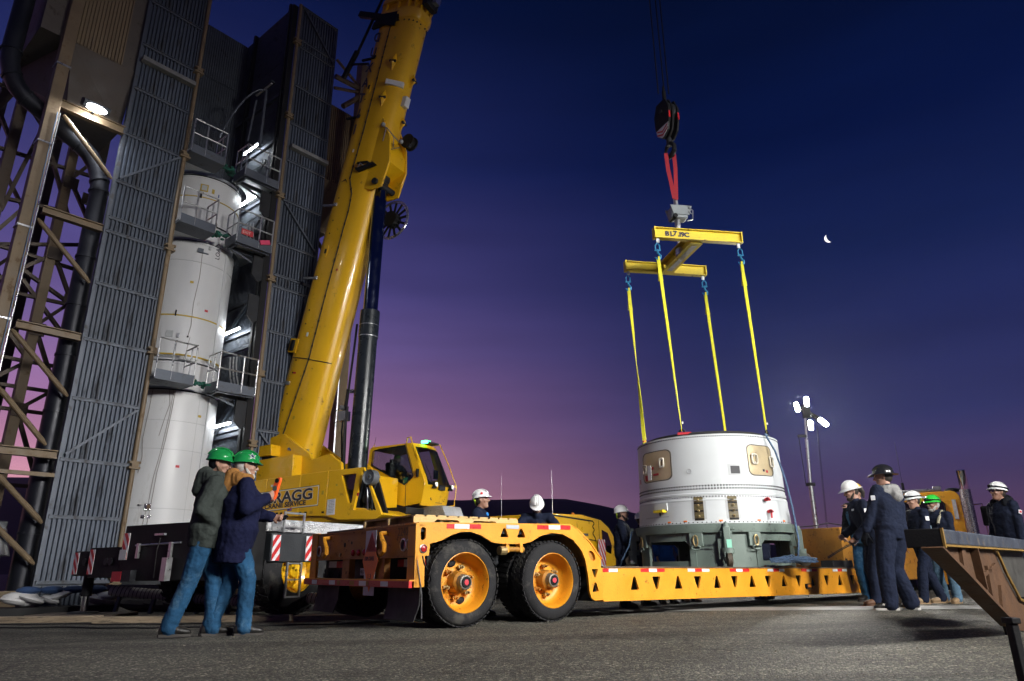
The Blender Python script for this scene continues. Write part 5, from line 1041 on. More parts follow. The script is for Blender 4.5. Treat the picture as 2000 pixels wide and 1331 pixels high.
def rr(dc, hw, rad=.22, p_=4.5):
    def f(t):
        u_ = abs(2 * t - 1); w_ = hw * (1 - u_ ** p_ * (.45 if u_ < 1 else .45)) if u_ < .999 else hw * .55
        return dc - w_, dc + w_
    return f
def dens(q, k=8):
    o = []
    for i in range(len(q)):
        a, b = q[i], q[(i + 1) % len(q)]; n = max(1, int(math.hypot(a[0] - b[0], a[1] - b[1]) / .12))
        for j in range(n): o.append((a[0] + (b[0] - a[0]) * j / n, a[1] + (b[1] - a[1]) * j / n))
    return o
def hatch(dc, hw, z0, z1, lab, handles):
    h = part('hatch', pay, lab)
    zc = (z0 + z1) / 2; q = []
    def pt(u_, w_, off): return pol(dc + hw * u_, rsh(zc + (z1 - z0) / 2 * w_) + off, zc + (z1 - z0) / 2 * w_)
    loop = dens(rrect(-1, 1, -1, 1, .34, 6))
    m = MB(); m.loft([[pt(x * 1.02, y * 1.02, -.002) for x, y in loop], [pt(x * 1.0, y * 1.0, .004) for x, y in loop], [pt(x * .95, y * .955, .004) for x, y in loop], [pt(x * .95, y * .955, -.01) for x, y in loop]], False); m.build('rim', mat('dull hatch seal', (.10, .085, .06), .6), h)
    m = MB(); rows = [[pt(x * s_, y * s_, .002) for x, y in loop] for s_ in (.945, .7, .45, .2)]; rows.append([pt(0, 0, .002)] * len(loop)); m.loft(rows, False); m.build('plate', HATCH, h, fix=2)
    for (u_, w_, hu, hw_) in handles:
        l = rrect(-hu, hu, -hw_, hw_, min(hu, hw_) * .45, 4); m = MB(); m.tube([pt(u_ + x, w_ + y, .03) for x, y in l], .014, 6, True); m.build('handle', mat('cream handle', (.62, .58, .48), .4), h)
        for s_ in (-1, 1): MB().cyl(pt(u_, w_ + s_ * hw_ * .7, 0), pt(u_, w_ + s_ * hw_ * .7, .03), .01, n=6).build('handle_foot', STEEL, h)
    return h, pt
h1, pt1 = hatch(-46, 17.5, .765, 1.305, 'brass hatch on the left', [(-.72, -.1, .15, .27), (.52, .15, .11, .28)])
MB().obox(pt1(-.32, -.38, .02), pol(-46, 1, 0) * .004, (pol(-46 + 90, 1, 0)) * .05, (0, 0, .13)).build('paper_tag', PAPER, h1)
for (u_, w_, a, b) in ((-.1, -.1, .02, .025), (.1, -.55, .07, .018), (-.6, -.7, .04, .05)): MB().obox(pt1(u_, w_, .012), pol(-46, 1, 0) * .004, pol(44, 1, 0) * a, (0, 0, b)).build('red_tag', SIGNRED, h1)
h2, pt2 = hatch(44, 13.2, .79, 1.32, 'brass hatch on the right', [(-.58, .05, .17, .30), (.8, -.05, .15, .32)])
for (u_, w_) in ((.05, -.65), (.32, -.7)): MB().obox(pt2(u_, w_, .01), pol(43, 1, 0) * .003, pol(133, 1, 0) * .02, (0, 0, .02)).build('label', INK if u_ < .2 else SIGNRED, h2)
m = MB(); curved(m, lambda t: (-73.5, -69), .72, .92, .004, .004, 4, 2); m.build('side_label', PAPER, pay); m = MB(); curved(m, lambda t: (-72.3, -70.2), .78, .86, .007, .004, 3, 2); m.build('label_mark', SIGNRED, pay)
p_ = pol(-14.5, rsh(.88), .88); MB().lathe([(0, .045), (.008, .045), (.008, .032), (.004, .03), (.004, .002)], p_, pol(-14.5, 1, 0), 24).build('round_port', PAYRING, pay)
m = MB(); curved(m, lambda t: (14, 25.5), .78, .98, .002, .004, 5, 2); m.build('square_frame', PAYRING, pay); m = MB(); curved(m, lambda t: (16.2, 23.2), .815, .945, .005, .004, 5, 2); m.build('dark_port', mat('charcoal mesh', (.05, .05, .055), .7), pay)
for dc in (-9.5, 14.5):
    o = part('cable_slot', pay); m = MB(); curved(m, lambda t: (dc - 3.4, dc + 3.4), .05, .44, .006, .008, 5, 4); m.build('backing', mat('dark slot tape', (.10, .075, .03), .6), o); m = MB(); curved(m, lambda t: (dc - 5.2, dc + 5.2), .07, .42, .002, .004, 6, 4); m.build('slot_frame', PAYRING, o)
    for k in range(6): m = MB(); curved(m, lambda t: (dc - 3.3, dc + 3.3), .06 + k * .066, .085 + k * .066, .012, .006, 4, 1); m.build('rung', BLACK if k % 2 == 0 else mat('olive slot rung', (.13, .105, .04), .6), o)
    for k in range(4): 
        q = pol(dc, rsh(.1) + .02, .12 + k * .088); MB().lathe([(0, .02), (.012, .02), (.02, .008)], q, pol(dc, 1, 0), 10).build('connector', GOLD, o)
m = MB(); curved(m, lambda t: (-46, -34), .245, .37, .03, .034, 6, 3); m.build('white_cover', PAYW, pay); MB().obox(pol(-40, 1.375, .235), pol(-40, 1, 0) * .05, pol(50, 1, 0) * .11, (0, 0, .022)).build('yellow_bracket', Y_SPREAD, pay); MB().lathe([(0, .02), (.05, .015), (.07, .002)], pol(-40, 1.37, .215), (0, 0, -1), 10).build('bracket_pin', DARK, pay)
m = MB(); curved(m, lambda t: (-60, -33), .13, .15, .002, .003, 8, 1); m.build('skin_seam', PAYRING, pay)
for (d, z, s_) in ((41, .40, 1), (42.5, .205, .8)):
    q = pol(d, 1.36, z); m = MB(); m.tube([q, q + pol(d, .05, .0), q + pol(d - 2, .08, -.03)], .02 * s_, 8); m.obox(q + V((0, 0, -.02)), pol(d, 1, 0) * .01, pol(d + 90, 1, 0) * .035, (0, 0, .02)); m.build('red_valve', SIGNRED, pay)
MB().obox(pol(42.5, 1.40, .15), pol(42.5, 1, 0) * .004, pol(132.5, 1, 0) * .018, (0, 0, .07)).build('red_streamer', SIGNRED, pay)
PAYI = (M.Translation((PAYC.x, PAYC.y, 1.28)) @ M.Rotation(R(FA), 4, 'Z')).inverted()
for bt in ((3.03, 12.13), (4.60, 12.28), (2.66, 13.72), (4.36, 13.86)):
    q = PAYI @ V((bt[0], bt[1], 0)); q.z = 1.50; d = math.degrees(math.atan2(q.y, q.x)); o = part('lifting_eye', pay); tn = pol(d + 90, 1, 0)
    m = MB(); m.tube([q - tn * .055, q - tn * .065 + V((0, 0, .06)), q - tn * .04 + V((0, 0, .13)), q + V((0, 0, .155)), q + tn * .04 + V((0, 0, .13)), q + tn * .065 + V((0, 0, .06)), q + tn * .055], .018, 8); m.build('bow', DARK, o); MB().beam(q - tn * .08 + V((0, 0, .03)), q + tn * .08 + V((0, 0, .03)), .06, .07).build('foot', DARK, o)
for d, z in ((-55, 1.52), (-20, .045), (5, .042), (33, .045), (-33, .042), (60, .045)):
    MB().obox(pol(d, 1.33, z), pol(d, .02, 0), pol(d + 90, .03, 0), (0, 0, .012)).build('orange_tab', PLAC, pay)

st = thing('handling_stand', 'grey green steel ring stand with swivel casters carrying the white stage section', 'stand', (PAYC.x, PAYC.y, .585), FA)
m = MB(); m.lathe([(.55, 1.2), (.55, 1.40), (.66, 1.42), (.69, 1.42), (.69, 1.2), (.55, 1.2)], (0, 0, 0), (0, 0, 1), 96); m.build('top_ring', STAND, st, 25)
def arc_panel(d0, d1, z0, z1, r, th=.03, n=10):
    m = MB(); a = [pol(d0 + (d1 - d0) * i / n, r, z0) for i in range(n + 1)]; b = [q + V((0, 0, z1 - z0)) for q in a]; c = [pol(d0 + (d1 - d0) * i / n, r - th, z0) for i in range(n + 1)]; e = [q + V((0, 0, z1 - z0)) for q in c]
    m.grid([a, b, e, c, a]); m.grid([[a[0], b[0]], [c[0], e[0]]]); m.grid([[a[-1], b[-1]], [c[-1], e[-1]]]); return m
for dc in (7, 97, -83, 187):
    arc_panel(dc - 24, dc + 24, .0, .55, 1.33).build('leg_panel', STAND, st); arc_panel(dc - 25.5, dc - 21, .0, .56, 1.345, .05, 3).build('leg_edge', STAND, st); arc_panel(dc + 21, dc + 25.5, .0, .56, 1.345, .05, 3).build('leg_edge', STAND, st)
    for e in (-20, 20):
        q = pol(dc + e, 1.42, .44); t_ = pol(dc + e + 90, 1, 0); MB().obox(pol(dc + e, 1.35, .46), pol(dc + e, 1, 0) * .04, t_ * .11, (0, 0, .13)).build('lug_block', STAND, st, bev=.01)
        m = MB(); l = [q + t_ * .035 * math.cos(g) + V((0, 0, .085 * math.sin(g) - .02)) for g in [2 * math.pi * i / 14 for i in range(14)]]; m.tube(l, .013, 6, True); m.build('tie_ring', GOLD, st)
        m = MB(); l = [q + V((0, 0, -.13)) + t_ * .075 * math.cos(g) + V((0, 0, .03 * math.sin(g))) for g in [2 * math.pi * i / 14 for i in range(14)]]; m.tube(l, .012, 6, True); m.build('tie_ring', STAND, st)
for a in (52, 142, -38, -128):
    arc_panel(a - 24, a + 24, .42, .55, 1.33).build('cross_panel', STAND, st); arc_panel(a - 22, a + 22, .02, .1, 1.30).build('lower_rail', STAND, st)
    m = MB(); m.prism([(0, 0), (.14, 0), (0, -.14)], pol(a - 22, 1.31, .43), pol(a + 68, 1, 0), (0, 0, 1), pol(a - 22, .03, 0)); m.prism([(0, 0), (-.14, 0), (0, -.14)], pol(a + 22, 1.31, .43), pol(a + 112, 1, 0), (0, 0, 1), pol(a + 22, .03, 0)); m.build('corner_gusset', STAND, st)
for dc in (7, 97, -83, 187):
    c = part('swivel_caster', st); r0 = 1.47; q = pol(dc, r0, 0); t_ = pol(dc + 90, 1, 0); n_ = pol(dc, 1, 0)
    MB().obox(q + V((0, 0, .46)), n_ * .055, t_ * .055, (0, 0, .17)).build('jack_post', STAND, c, bev=.012); MB().cyl(q + V((0, 0, .63)), q + V((0, 0, .70)), .05, .03, 12).build('jack_cap', STAND, c); MB().obox(q + V((0, 0, .52)) - n_ * .06, n_ * .05, t_ * .09, (0, 0, .05)).build('clamp', STAND, c)
    MB().cyl(q + t_ * .05 + V((0, 0, .6)), q + t_ * .13 + V((0, 0, .6)), .022, n=8).build('crank', STAND, c)
    MB().cyl(q + V((0, 0, .22)), q + V((0, 0, .3)), .1, n=18).build('swivel_plate', STAND, c)
    for s_ in (-1, 1): MB().obox(q + t_ * .06 * s_ + V((0, 0, .15)) + n_ * .02, n_ * .06, t_ * .008, (0, 0, .09)).build('fork', STAND, c)
    m = MB(); w0 = q + n_ * .05 + V((0, 0, .115)); m.lathe([(-.045, .02), (-.045, .09), (-.03, .115), (.03, .115), (.045, .09), (.045, .02)], w0, t_, 24); m.build('wheel', mat('brown caster tread', (.06, .045, .03), .6), c); MB().cyl(w0 - t_ * .07, w0 + t_ * .07, .025, n=10).build('axle', STEEL, c)
o = pol(7, 1.535, .36); MB().obox(o + pol(97, 1, 0) * .02, pol(7, 1, 0) * .003, pol(97, 1, 0) * .04, (0, 0, .07)).build('green_label', mat('pale green label', (.25, .6, .45), .5), st); MB().obox(pol(3, 1.40, .28), pol(3, .04, 0), pol(93, 1, 0) * .05, (0, 0, .16)).build('side_box', STAND, st, bev=.01)
q = pol(-11, 1.338, .335); text('lettering', 'STAGE HANDLING RING', .045, INK, st, q - pol(79, 1, 0) * .02, pol(79, 1, 0), (0, 0, 1), .002, .9); text('lettering', 'CAP 12000 LB', .04, INK, st, q - pol(79, 1, 0) * .02 - V((0, 0, .06)), pol(79, 1, 0), (0, 0, 1), .002, .9)

# tag line
m = MB(); base = pol(0, 0, 0)
def wp(d, r, z): return PAYC + (M.Rotation(R(FA), 3, 'Z') @ pol(d, r, 0)) + V((0, 0, z))
pts = [V((4.60, 12.26, 2.84)), wp(50, 1.33, 2.80), wp(54, 1.42, 2.5), wp(57, 1.5, 2.0), wp(57, 1.56, 1.5), wp(55, 1.62, 1.0), wp(50, 1.64, .66)]
fine = []
for a, b in zip(pts, pts[1:]):
    for i in range(8): fine.append(a.lerp(b, i / 8))
off = fine[0].copy(); ROPE = mat('blue and white rope', (.08, .14, .24), .8, 0, .5, 40, .6, 120)
t = MB().tube([p_ - off for p_ in fine], .016, 7).build('tag_line', ROPE, None); t.location = off; tag(t, 'blue and white tag line hanging down the right side of the stage section', 'rope')
m = MB(); c0 = wp(42, 1.74, .63); l = []; r1 = random.Random(4)
for i in range(150): a = i * .55; l.append(V(((.16 + .1 * r1.random()) * math.cos(a) * 1.5, (.07 + .06 * r1.random()) * math.sin(a), .02 + .12 * r1.random() * (1 - abs(math.cos(a)) * .5))))
t = MB().tube(l, .015, 5).build('rope_coil', ROPE, None); t.location = c0; tag(t, 'tangled heap of blue rope on the trailer deck at the foot of the stand', 'rope')
m = MB().tube([wp(-75, 1.5, 1.22) - wp(-78, 1.66, .62), wp(-76, 1.58, .95) - wp(-78, 1.66, .62), wp(-80, 1.7, .72) - wp(-78, 1.66, .62), wp(-88, 1.75, .61) - wp(-78, 1.66, .62)], .014, 6).build('tag_line', ROPE, None); m.location = wp(-78, 1.66, .62); tag(m, 'blue and white tag line trailing from the left caster of the stand', 'rope')

# ---------------------------------------------------------------- low trailer (frame T: x forward, y to the far side, near face at y = 0)
tr = thing('lowboy_trailer', 'amber yellow lowboy trailer with two axles and a low deck of triangular cut outs', 'trailer', T_O, T_AZ)
TW = 2.86
UXt, UZt = (1, 0, 0), (0, 0, 1)
def tri(x, z, w_, h_, up=True):
    q = rrect(0, 1, 0, 1, .12, 3); o = []
    for u_, v in q:
        k = (1 - .78 * v) if up else (1 - .78 * (1 - v)); o.append((x + (u_ - .5) * w_ * k, z + (v - .5) * h_))
    return o
arch = [(.115, .74), (.125, .865), (.27, .90), (.40, .96), (.52, .995), (.65, 1.0), (.79, .965), (.95, .89), (1.08, .875), (1.39, .875), (1.53, .905), (1.68, .975), (1.86, 1.012), (2.03, 1.0), (2.2, .935), (2.33, .82), (2.40, .69), (2.44, .47), (2.45, .32), (2.47, .25), (2.53, .21)]
plate = [(-.02, 1.07)] + [(-.02, .74)] + arch + [(2.67, .215), (2.67, .61), (2.67, .70), (2.48, .90), (2.32, 1.03), (2.23, 1.10), (2.16, 1.112)]
cut = [tri(1.125, 1.0, .125, .10), tri(1.375, 1.0, .125, .10), rrect(.005, .068, .90, 1.035, .03, 4), tri(2.555, .535, .11, .1, False), tri(2.555, .37, .115, .11),
       [(2.44 + a * .07 - b * .06, .815 - a * .03 - b * .045) for a, b in circ(0, 0, 1, 12)]]
cut[-1] = [(2.515 + .045 * math.cos(t_) - .035 * math.sin(t_), .745 - .055 * math.cos(t_) - .03 * math.sin(t_)) for t_ in [2 * math.pi * i / 14 for i in range(14)]]
for y in (0, TW - .035):
    MB().prism(plate, (0, y, 0), UXt, UZt, (0, .035, 0), cut).build('side_frame', Y_TRAIL, tr, smooth=30, bev=.006)
# flange along the upper edge and the wheel arch roof
m = MB(); m.loft([[(-.02, 0, 1.07), (-.02, .3, 1.07), (-.02, .3, 1.085), (-.02, 0, 1.085)], [(2.16, 0, 1.112), (2.16, .3, 1.112), (2.16, .3, 1.127), (2.16, 0, 1.127)], [(2.3, 0, 1.05), (2.3, .3, 1.05), (2.31, .3, 1.065), (2.31, 0, 1.065)], [(2.5, 0, .9), (2.5, .3, .9), (2.515, .3, .91), (2.515, 0, .91)], [(2.68, 0, .70), (2.68, .3, .70), (2.695, .3, .71), (2.695, 0, .71)]]); m.build('top_flange', Y_TRAIL, tr)
MB().box(-.0, 2.45, .3, 2.5, 1.03, 1.09).build('rear_deck', WOODD, tr); MB().box(.0, 2.5, .036, .34, .99, 1.02).build('fender_roof', DARK, tr); MB().box(.0, 2.5, TW - .34, TW - .036, .99, 1.02).build('fender_roof', DARK, tr)
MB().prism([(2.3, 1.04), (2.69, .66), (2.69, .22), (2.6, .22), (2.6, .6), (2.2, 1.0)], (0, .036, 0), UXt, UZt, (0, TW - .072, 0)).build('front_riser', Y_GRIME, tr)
MB().box(2.58, 2.62, .04, TW - .04, .2, .62).build('riser_plate', DARK, tr)
# low deck with its pierced side beams
def zb_(x): return .215 - .011 * (x - 2.7)
def zt_(x): return .600 - .009 * (x - 2.7)
XE = 10.9
holes = []; k = 0
for x in (3.27, 3.70, 4.15, 4.58, 5.02, 5.45, 5.89, 6.32, 6.76, 7.19, 7.63, 8.07, 8.50, 8.94, 9.38, 9.82, 10.25):
    holes.append(tri(x, (zb_(x) + zt_(x)) / 2 + .0, .165, .165, k % 2 == 0)); k += 1
for y in (0, TW - .03):
    MB().prism([(2.67, zb_(2.67)), (XE, zb_(XE)), (XE, zt_(XE)), (2.67, zt_(2.67))], (0, y, 0), UXt, UZt, (0, .03, 0), holes).build('deck_beam', Y_TRAIL, tr, smooth=30, bev=.005)
m = MB()
for y in (0, TW - .12): m.loft([[(2.67, y - .012, zb_(2.67) - .02), (2.67, y + .132, zb_(2.67) - .02), (2.67, y + .132, zb_(2.67)), (2.67, y - .012, zb_(2.67))], [(XE, y - .012, zb_(XE) - .02), (XE, y + .132, zb_(XE) - .02), (XE, y + .132, zb_(XE)), (XE, y - .012, zb_(XE))]])
m.build('bottom_flange', Y_TRAIL, tr)
m = MB(); 
for y in (-.015, TW - .185): m.loft([[(2.69, y, zt_(2.69)), (2.69, y + .2, zt_(2.69)), (2.69, y + .2, zt_(2.69) + .018), (2.69, y, zt_(2.69) + .018)], [(XE, y, zt_(XE)), (XE, y + .2, zt_(XE)), (XE, y + .2, zt_(XE) + .018), (XE, y, zt_(XE) + .018)]])
m.build('deck_edge', mat('worn steel edge', (.16, .12, .085), .5, .5, .3, 6, .2, 50), tr)
for i in range(24):
    x = 2.72 + i * .34; MB().box(x, x + .33, .19, TW - .19, zt_(x) - .03, zt_(x) + rnd.uniform(-.002, .004)).build('deck_plank', WOODD, tr)
m = MB()
for y in (.7, 1.35, 2.05): m.box(2.7, XE, y - .05, y + .05, .26, .54)
m.build('inner_beam', DARK, tr)
# reflector strips
def strip(x0, x1, z, h, mt, y=-.004, kz=None):
    MB().obox(((x0 + x1) / 2, y + .0015, z), ((x1 - x0) / 2, 0, (kz or 0) * (x1 - x0) / 2), (0, .0015, 0), (0, 0, h / 2)).build('red_reflector' if mt is REDR else 'white_reflector', mt, tr)
for a, b, mt in ((.33, .43, REDR), (.43, .63, WHTR), (.63, .79, REDR), (1.62, 1.80, REDR), (1.80, 1.99, WHTR), (1.99, 2.16, REDR)): strip(a, b, 1.052 + .018 * (a - .3), .05, mt)
strip(1.15, 1.34, 1.068, .045, mat('dull white reflector', (.38, .42, .46), .4))
for a, b, mt in ((2.69, 2.80, REDR), (2.80, 2.96, WHTR), (3.40, 3.56, REDR), (3.56, 3.72, WHTR), (3.72, 3.88, REDR), (4.37, 4.53, WHTR), (4.53, 4.69, REDR), (4.69, 4.86, WHTR), (5.35, 5.51, REDR), (5.51, 5.67, WHTR), (5.67, 5.84, REDR), (6.33, 6.49, WHTR), (6.49, 6.65, REDR), (6.65, 6.8, WHTR), (7.3, 7.46, REDR), (7.46, 7.62, WHTR), (7.62, 7.78, REDR), (8.3, 8.46, WHTR), (8.46, 8.62, REDR), (8.62, 8.78, WHTR)): strip(a, b, zt_(a) - .032, .042, mt)
o = part('side_marker', tr); m = MB(); m.prism(rrect(7.36, 7.53, .235, .315, .02), (0, -.03, 0), UXt, UZt, (0, .03, 0)); m.build('housing', BLACK, o); MB().prism(rrect(7.39, 7.50, .255, .30, .012), (0, -.036, 0), UXt, UZt, (0, .006, 0)).build('lens', AMBL, o)
o = part('side_lamp', tr); MB().lathe([(0, .046), (-.012, .046), (-.016, .038), (-.005, .036)], (.04, 0, .812), (0, 1, 0), 20).build('bezel', STEEL, o); MB().lathe([(-.004, .036), (-.016, .03), (-.02, .004)], (.04, 0, .812), (0, 1, 0), 18).build('lens', REDL, o)
# rear frame
RF = part('rear_frame', tr)
def rz(y): return 1.07 - .012 * y
m = MB(); holes_r = [circ(y, z, r_, 14) for y, z, r_ in ((.13, .86, .055), (.27, .86, .055), (2.60, .84, .052), (2.75, .84, .052))]
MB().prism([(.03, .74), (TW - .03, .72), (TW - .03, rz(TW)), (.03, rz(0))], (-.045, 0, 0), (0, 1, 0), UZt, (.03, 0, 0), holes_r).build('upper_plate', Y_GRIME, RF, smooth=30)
m = MB(); m.box(-.06, .06, .0, TW, 1.045, 1.062); m.box(-.06, .05, .0, TW, .725, .74); m.build('lip', Y_GRIME, RF); 
for y0, y1 in ((-.008, .16), (TW - .2, TW + .0)): MB().box(-.06, -.02, y0, y1, .43, 1.075).build('corner_post', Y_TRAIL, RF, bev=.006)
MB().box(-.06, .06, -.008, .035, .425, .74).build('corner_post_side', Y_TRAIL, RF)
for y in (.82, 1.75): MB().box(-.04, .04, y - .1, y + .1, .49, .73).build('upright', Y_GRIME, RF, bev=.005)
MB().box(-.12, .05, -.01, TW + .01, .485, .50).build('shelf', Y_TRAIL, RF); MB().box(-.125, -.085, -.01, TW + .01, .42, .486).build('bumper', REDR, RF)
for y0, y1 in ((.45, .62), (.98, 1.16), (1.85, 2.02), (2.42, 2.58)): MB().box(-.1285, -.125, y0, y1, .428, .48).build('white_reflector', WHTR, RF)
for y0, y1 in ((1.3, 1.42), (1.7, 1.78), (.92, .98)): MB().box(-.1283, -.125, y0, y1, .43, .478).build('worn_patch', Y_GRIME, RF)
for y, z in ((.13, .86), (.27, .86), (2.60, .84), (2.75, .84)):
    o = part('tail_lamp', tr); MB().lathe([(0, .07), (-.012, .068), (-.014, .055), (.03, .052)], (-.046, y, z), (1, 0, 0), 20).build('bezel', STEEL, o); MB().lathe([(.02, .052), (.012, .04), (.008, .004)], (-.046, y, z), (1, 0, 0), 16).build('lens', REDL, o)
for y in (1.22, 1.38, 1.54): MB().lathe([(0, .04), (-.015, .038), (-.025, .028), (-.03, .003)], (-.046, y, .80), (1, 0, 0), 16).build('clearance_lamp', REDL, tr)
for y in (.62, 2.22):
    o = part('tow_hook', tr); m = MB(); m.tube([(-.05, y + .05, 1.0), (-.13, y + .05, .99), (-.13, y + .01, .93), (-.13, y - .05, .87), (-.13, y - .05, .80), (-.13, y + .02, .765), (-.12, y + .07, .80)], .028, 8); m.build('hook', Y_TRAIL, o)
for y, z, r_ in ((1.05, .93, .016), (1.6, .92, .02), (1.8, .9, .03), (1.9, .79, .015)): MB().cyl((-.047, y, z), (-.043, y, z), r_, n=10).build('plate_hole', BLACK, tr)
MB().cyl((-.06, 1.92, .78), (-.05, 1.92, .78), .022, n=10).build('bolt', GOLD, tr)
text('lettering', '22406', .13, INKG, tr, (-.0465, .42, .955), (0, -1, 0), (0, 0, 1), .001, .9)
MB().box(-.03, .0, 1.15, 1.35, .54, .62).build('licence_plate', mat('dim plate', (.35, .35, .4), .6), tr); text('lettering', '4BJ 207', .055, INK, tr, (-.033, 1.34, .56), (0, -1, 0), (0, 0, 1), .001, .9)
m = MB(); m.box(.15, .2, .1, 2.8, .45, .75); m.build('axle_guard', BLACK, tr)
for y0, y1 in ((.25, .42), (.55, .78)): pass
for a, b, mt in ((.12, .35, REDR), (.35, .6, WHTR), (.6, .75, REDR), (2.2, 2.45, REDR), (2.45, 2.7, WHTR)): MB().box(.145, .15, a, b, .63, .71).build('red_reflector' if mt is REDR else 'white_reflector', mt, tr)
for y0, y1, b_ in ((.02, .72, -.02), (2.05, 2.75, -.02)):
    m = MB(); m.loft([[(.03, y0, .50), (.03, y1, .50), (.045, y1, .50), (.045, y0, .50)], [(.02, y0, .25), (.02, y1, .25), (.035, y1, .25), (.035, y0, .25)], [(-.03, y0 + .02, .09), (-.03, y1 - .02, .09), (-.018, y1 - .02, .09), (-.018, y0 + .02, .09)]]); m.build('mud_flap', RUBBLK, tr)
    
# explosive placard hung on the rear plate
pl_ = thing('hazard_placard', 'orange diamond placard for explosives on a white board at the trailer tail', 'placard', T_M @ V((-.07, 1.02, .5)), T_AZ)
MB().obox((0, 0, .18), (.004, 0, 0), (0, .135, 0), (0, 0, .36)).build('white_board', mat('scuffed white board', (.5, .5, .52), .45, 0, .1, 6), pl_, bev=.002)
dia = [(0, .28), (.2, 0), (0, -.34), (-.2, 0)]
MB().prism(dia, (-.006, -.02, .20), (0, -1, 0), (0, 0, 1), (-.003, 0, 0)).build('orange_diamond', PLAC, pl_); MB().prism([(0, .52), (.14, .30), (-.14, .30)], (-.006, -.03, .0), (0, -1, 0), (0, 0, 1), (-.003, 0, 0)).build('red_triangle', SIGNRED, pl_)
text('lettering', 'EXPLOSIVES', .062, INK, pl_, (-.011, .125, .205), (0, -1, 0), (0, 0, 1), .001, .74, 0, .001); text('lettering', '1.3', .085, INK, pl_, (-.011, .03, .0), (0, -1, 0), (0, 0, 1), .001, .9); text('lettering', 'G', .06, INK, pl_, (-.011, .0, -.07), (0, -1, 0), (0, 0, 1), .001, .9)

# wheels
def trailer_wheel(x, y, s_, hole_a):
    """outer wheel of a dual pair with deep set disc; s_ = -1 near side"""
    w_ = part('wheel', tr); c = (x, y, .463); ax = (0, -s_, 0)
    m = MB(); m.lathe(tyre(.305, .452, .25), c, ax, 64)
    for t0, t1 in ((.012, .07), (.085, .165), (.18, .238)): lug_ring(m, c, ax, .452, t0, t1, 46, .042, .011)
    m.build('tyre', RUB, w_); m2 = MB(); m2.lathe(tyre(.305, .452, .25), (x, y - s_ * .30, .463), ax, 48); lug_ring(m2, (x, y - s_ * .30, .463), ax, .452, .02, .23, 46, .042, .011); m2.build('inner_tyre', RUB, w_)
    m = MB(); m.lathe([(.02, .312), (-.004, .318), (-.008, .308), (.02, .296), (.05, .288), (.12, .28), (.17, .262), (.19, .235), (.20, .20), (.185, .13), (.18, .05)], c, ax, 56); m.build('rim', Y_TRAIL, w_)
    m = MB(); m.lathe([(.19, .125), (.10, .118), (.07, .11), (.05, .085)], c, ax, 28); m.build('hub', Y_GRIME, w_); m = MB(); m.lathe([(.055, .085), (.03, .082), (-.015, .075), (-.02, .062), (.0, .058), (.0, .002)], c, ax, 28); m.build('hub_cap', mat('grey hub casting', (.20, .19, .16), .5, .4, .2, 8), w_)
    m = MB(); m.lathe([(.001, .055), (-.024, .052), (-.026, .002)], c, ax, 24); m.build('hub_ring', BLACK, w_); m = MB(); m.lathe([(-.02, .032), (-.031, .028), (-.033, .002)], c, ax, 18); m.build('hub_plug', REDPINK, w_)
    for i in range(6):
        g = R(hole_a + 30 + i * 60); q = V((x + .165 * math.cos(g), y - s_ * .19, .463 + .165 * math.sin(g))); m = MB(); m.cyl(q, q + V((0, s_ * .07, 0)), .022, n=8); m.cyl(q + V((0, s_ * .06, 0)), q + V((0, s_ * .11, 0)), .012, n=6); m.obox(q + V((0, s_ * .045, 0)), (.035, 0, 0), (0, .012, 0), (0, 0, .016)); m.build('wheel_stud', Y_GRIME if i % 2 else GOLD, w_)
    for i in range(2):
        g = R(hole_a + i * 180); q = V((x + .205 * math.cos(g), y - s_ * .185, .463 + .205 * math.sin(g)))
        m = MB(); m.ell(q, .055, .012, .035, M.Rotation(-g - math.pi / 2, 3, 'Y'), 16, 6); m.build('hand_hole', BLACK, w_)
trailer_wheel(.585, -.0, -1, -72); trailer_wheel(1.855, -.0, -1, 5); trailer_wheel(.585, TW, 1, 20); trailer_wheel(1.855, TW, 1, 60)
for x in (.585, 1.855): MB().cyl((x, .3, .463), (x, TW - .3, .463), .065, n=14).build('axle', DARK, tr)
m = MB(); m.box(.3, 2.3, .62, .74, .6, .98); m.box(.3, 2.3, 2.1, 2.22, .6, .98); m.box(1.0, 1.4, .5, 2.3, .65, .95); m.build('suspension_beam', DARK, tr); m = MB(); m.ell((1.15, .5, .74), .1, .09, .07); m.box(.3, 1.3, .45, .6, .5, .6); m.build('brake_chamber', DARK, tr)
o = part('tie_down_bracket', tr); MB().box(1.13, 1.17, -.03, .05, .78, .88).build('ear', Y_TRAIL, o); MB().box(1.33, 1.37, -.03, .05, .78, .88).build('ear', Y_TRAIL, o); MB().cyl((1.1, .0, .815), (1.4, .0, .815), .03, n=12).build('roller', Y_GRIME, o); MB().cyl((1.04, -.01, .80), (1.13, -.01, .80), .05, n=10).build('roller_end', GOLD, o)
MB().lathe([(0, .05), (.02, .05)], (.1, .0, .5), (0, 1, 0), 12).build('valve', BLACK, tr)
for k, (yy, cc) in enumerate(((1.0, RUBBLK), (1.12, SIGNRED), (1.24, mat('blue air line', (.01, .04, .2), .5)))):
    MB().tube([(.2, yy, .80), (.5, yy - .1, .70), (.8, yy - .5, .78), (1.15, yy - .62, .70), (1.5, yy - .45, .80), (2.2, yy, .72)], .012, 6).build('air_line', cc, tr)
MB().tube([(.03, -.012, .74), (.05, -.014, .66), (.1, -.01, .60)], .006, 5).build('lamp_wire', CABLE, tr)
MB().tube([(-.03, -.0, .72), (-.02, -.02, .6), (.03, -.02, .35), (.03, -.03, .12)], .006, 5).build('flap_rod', STEEL, tr)

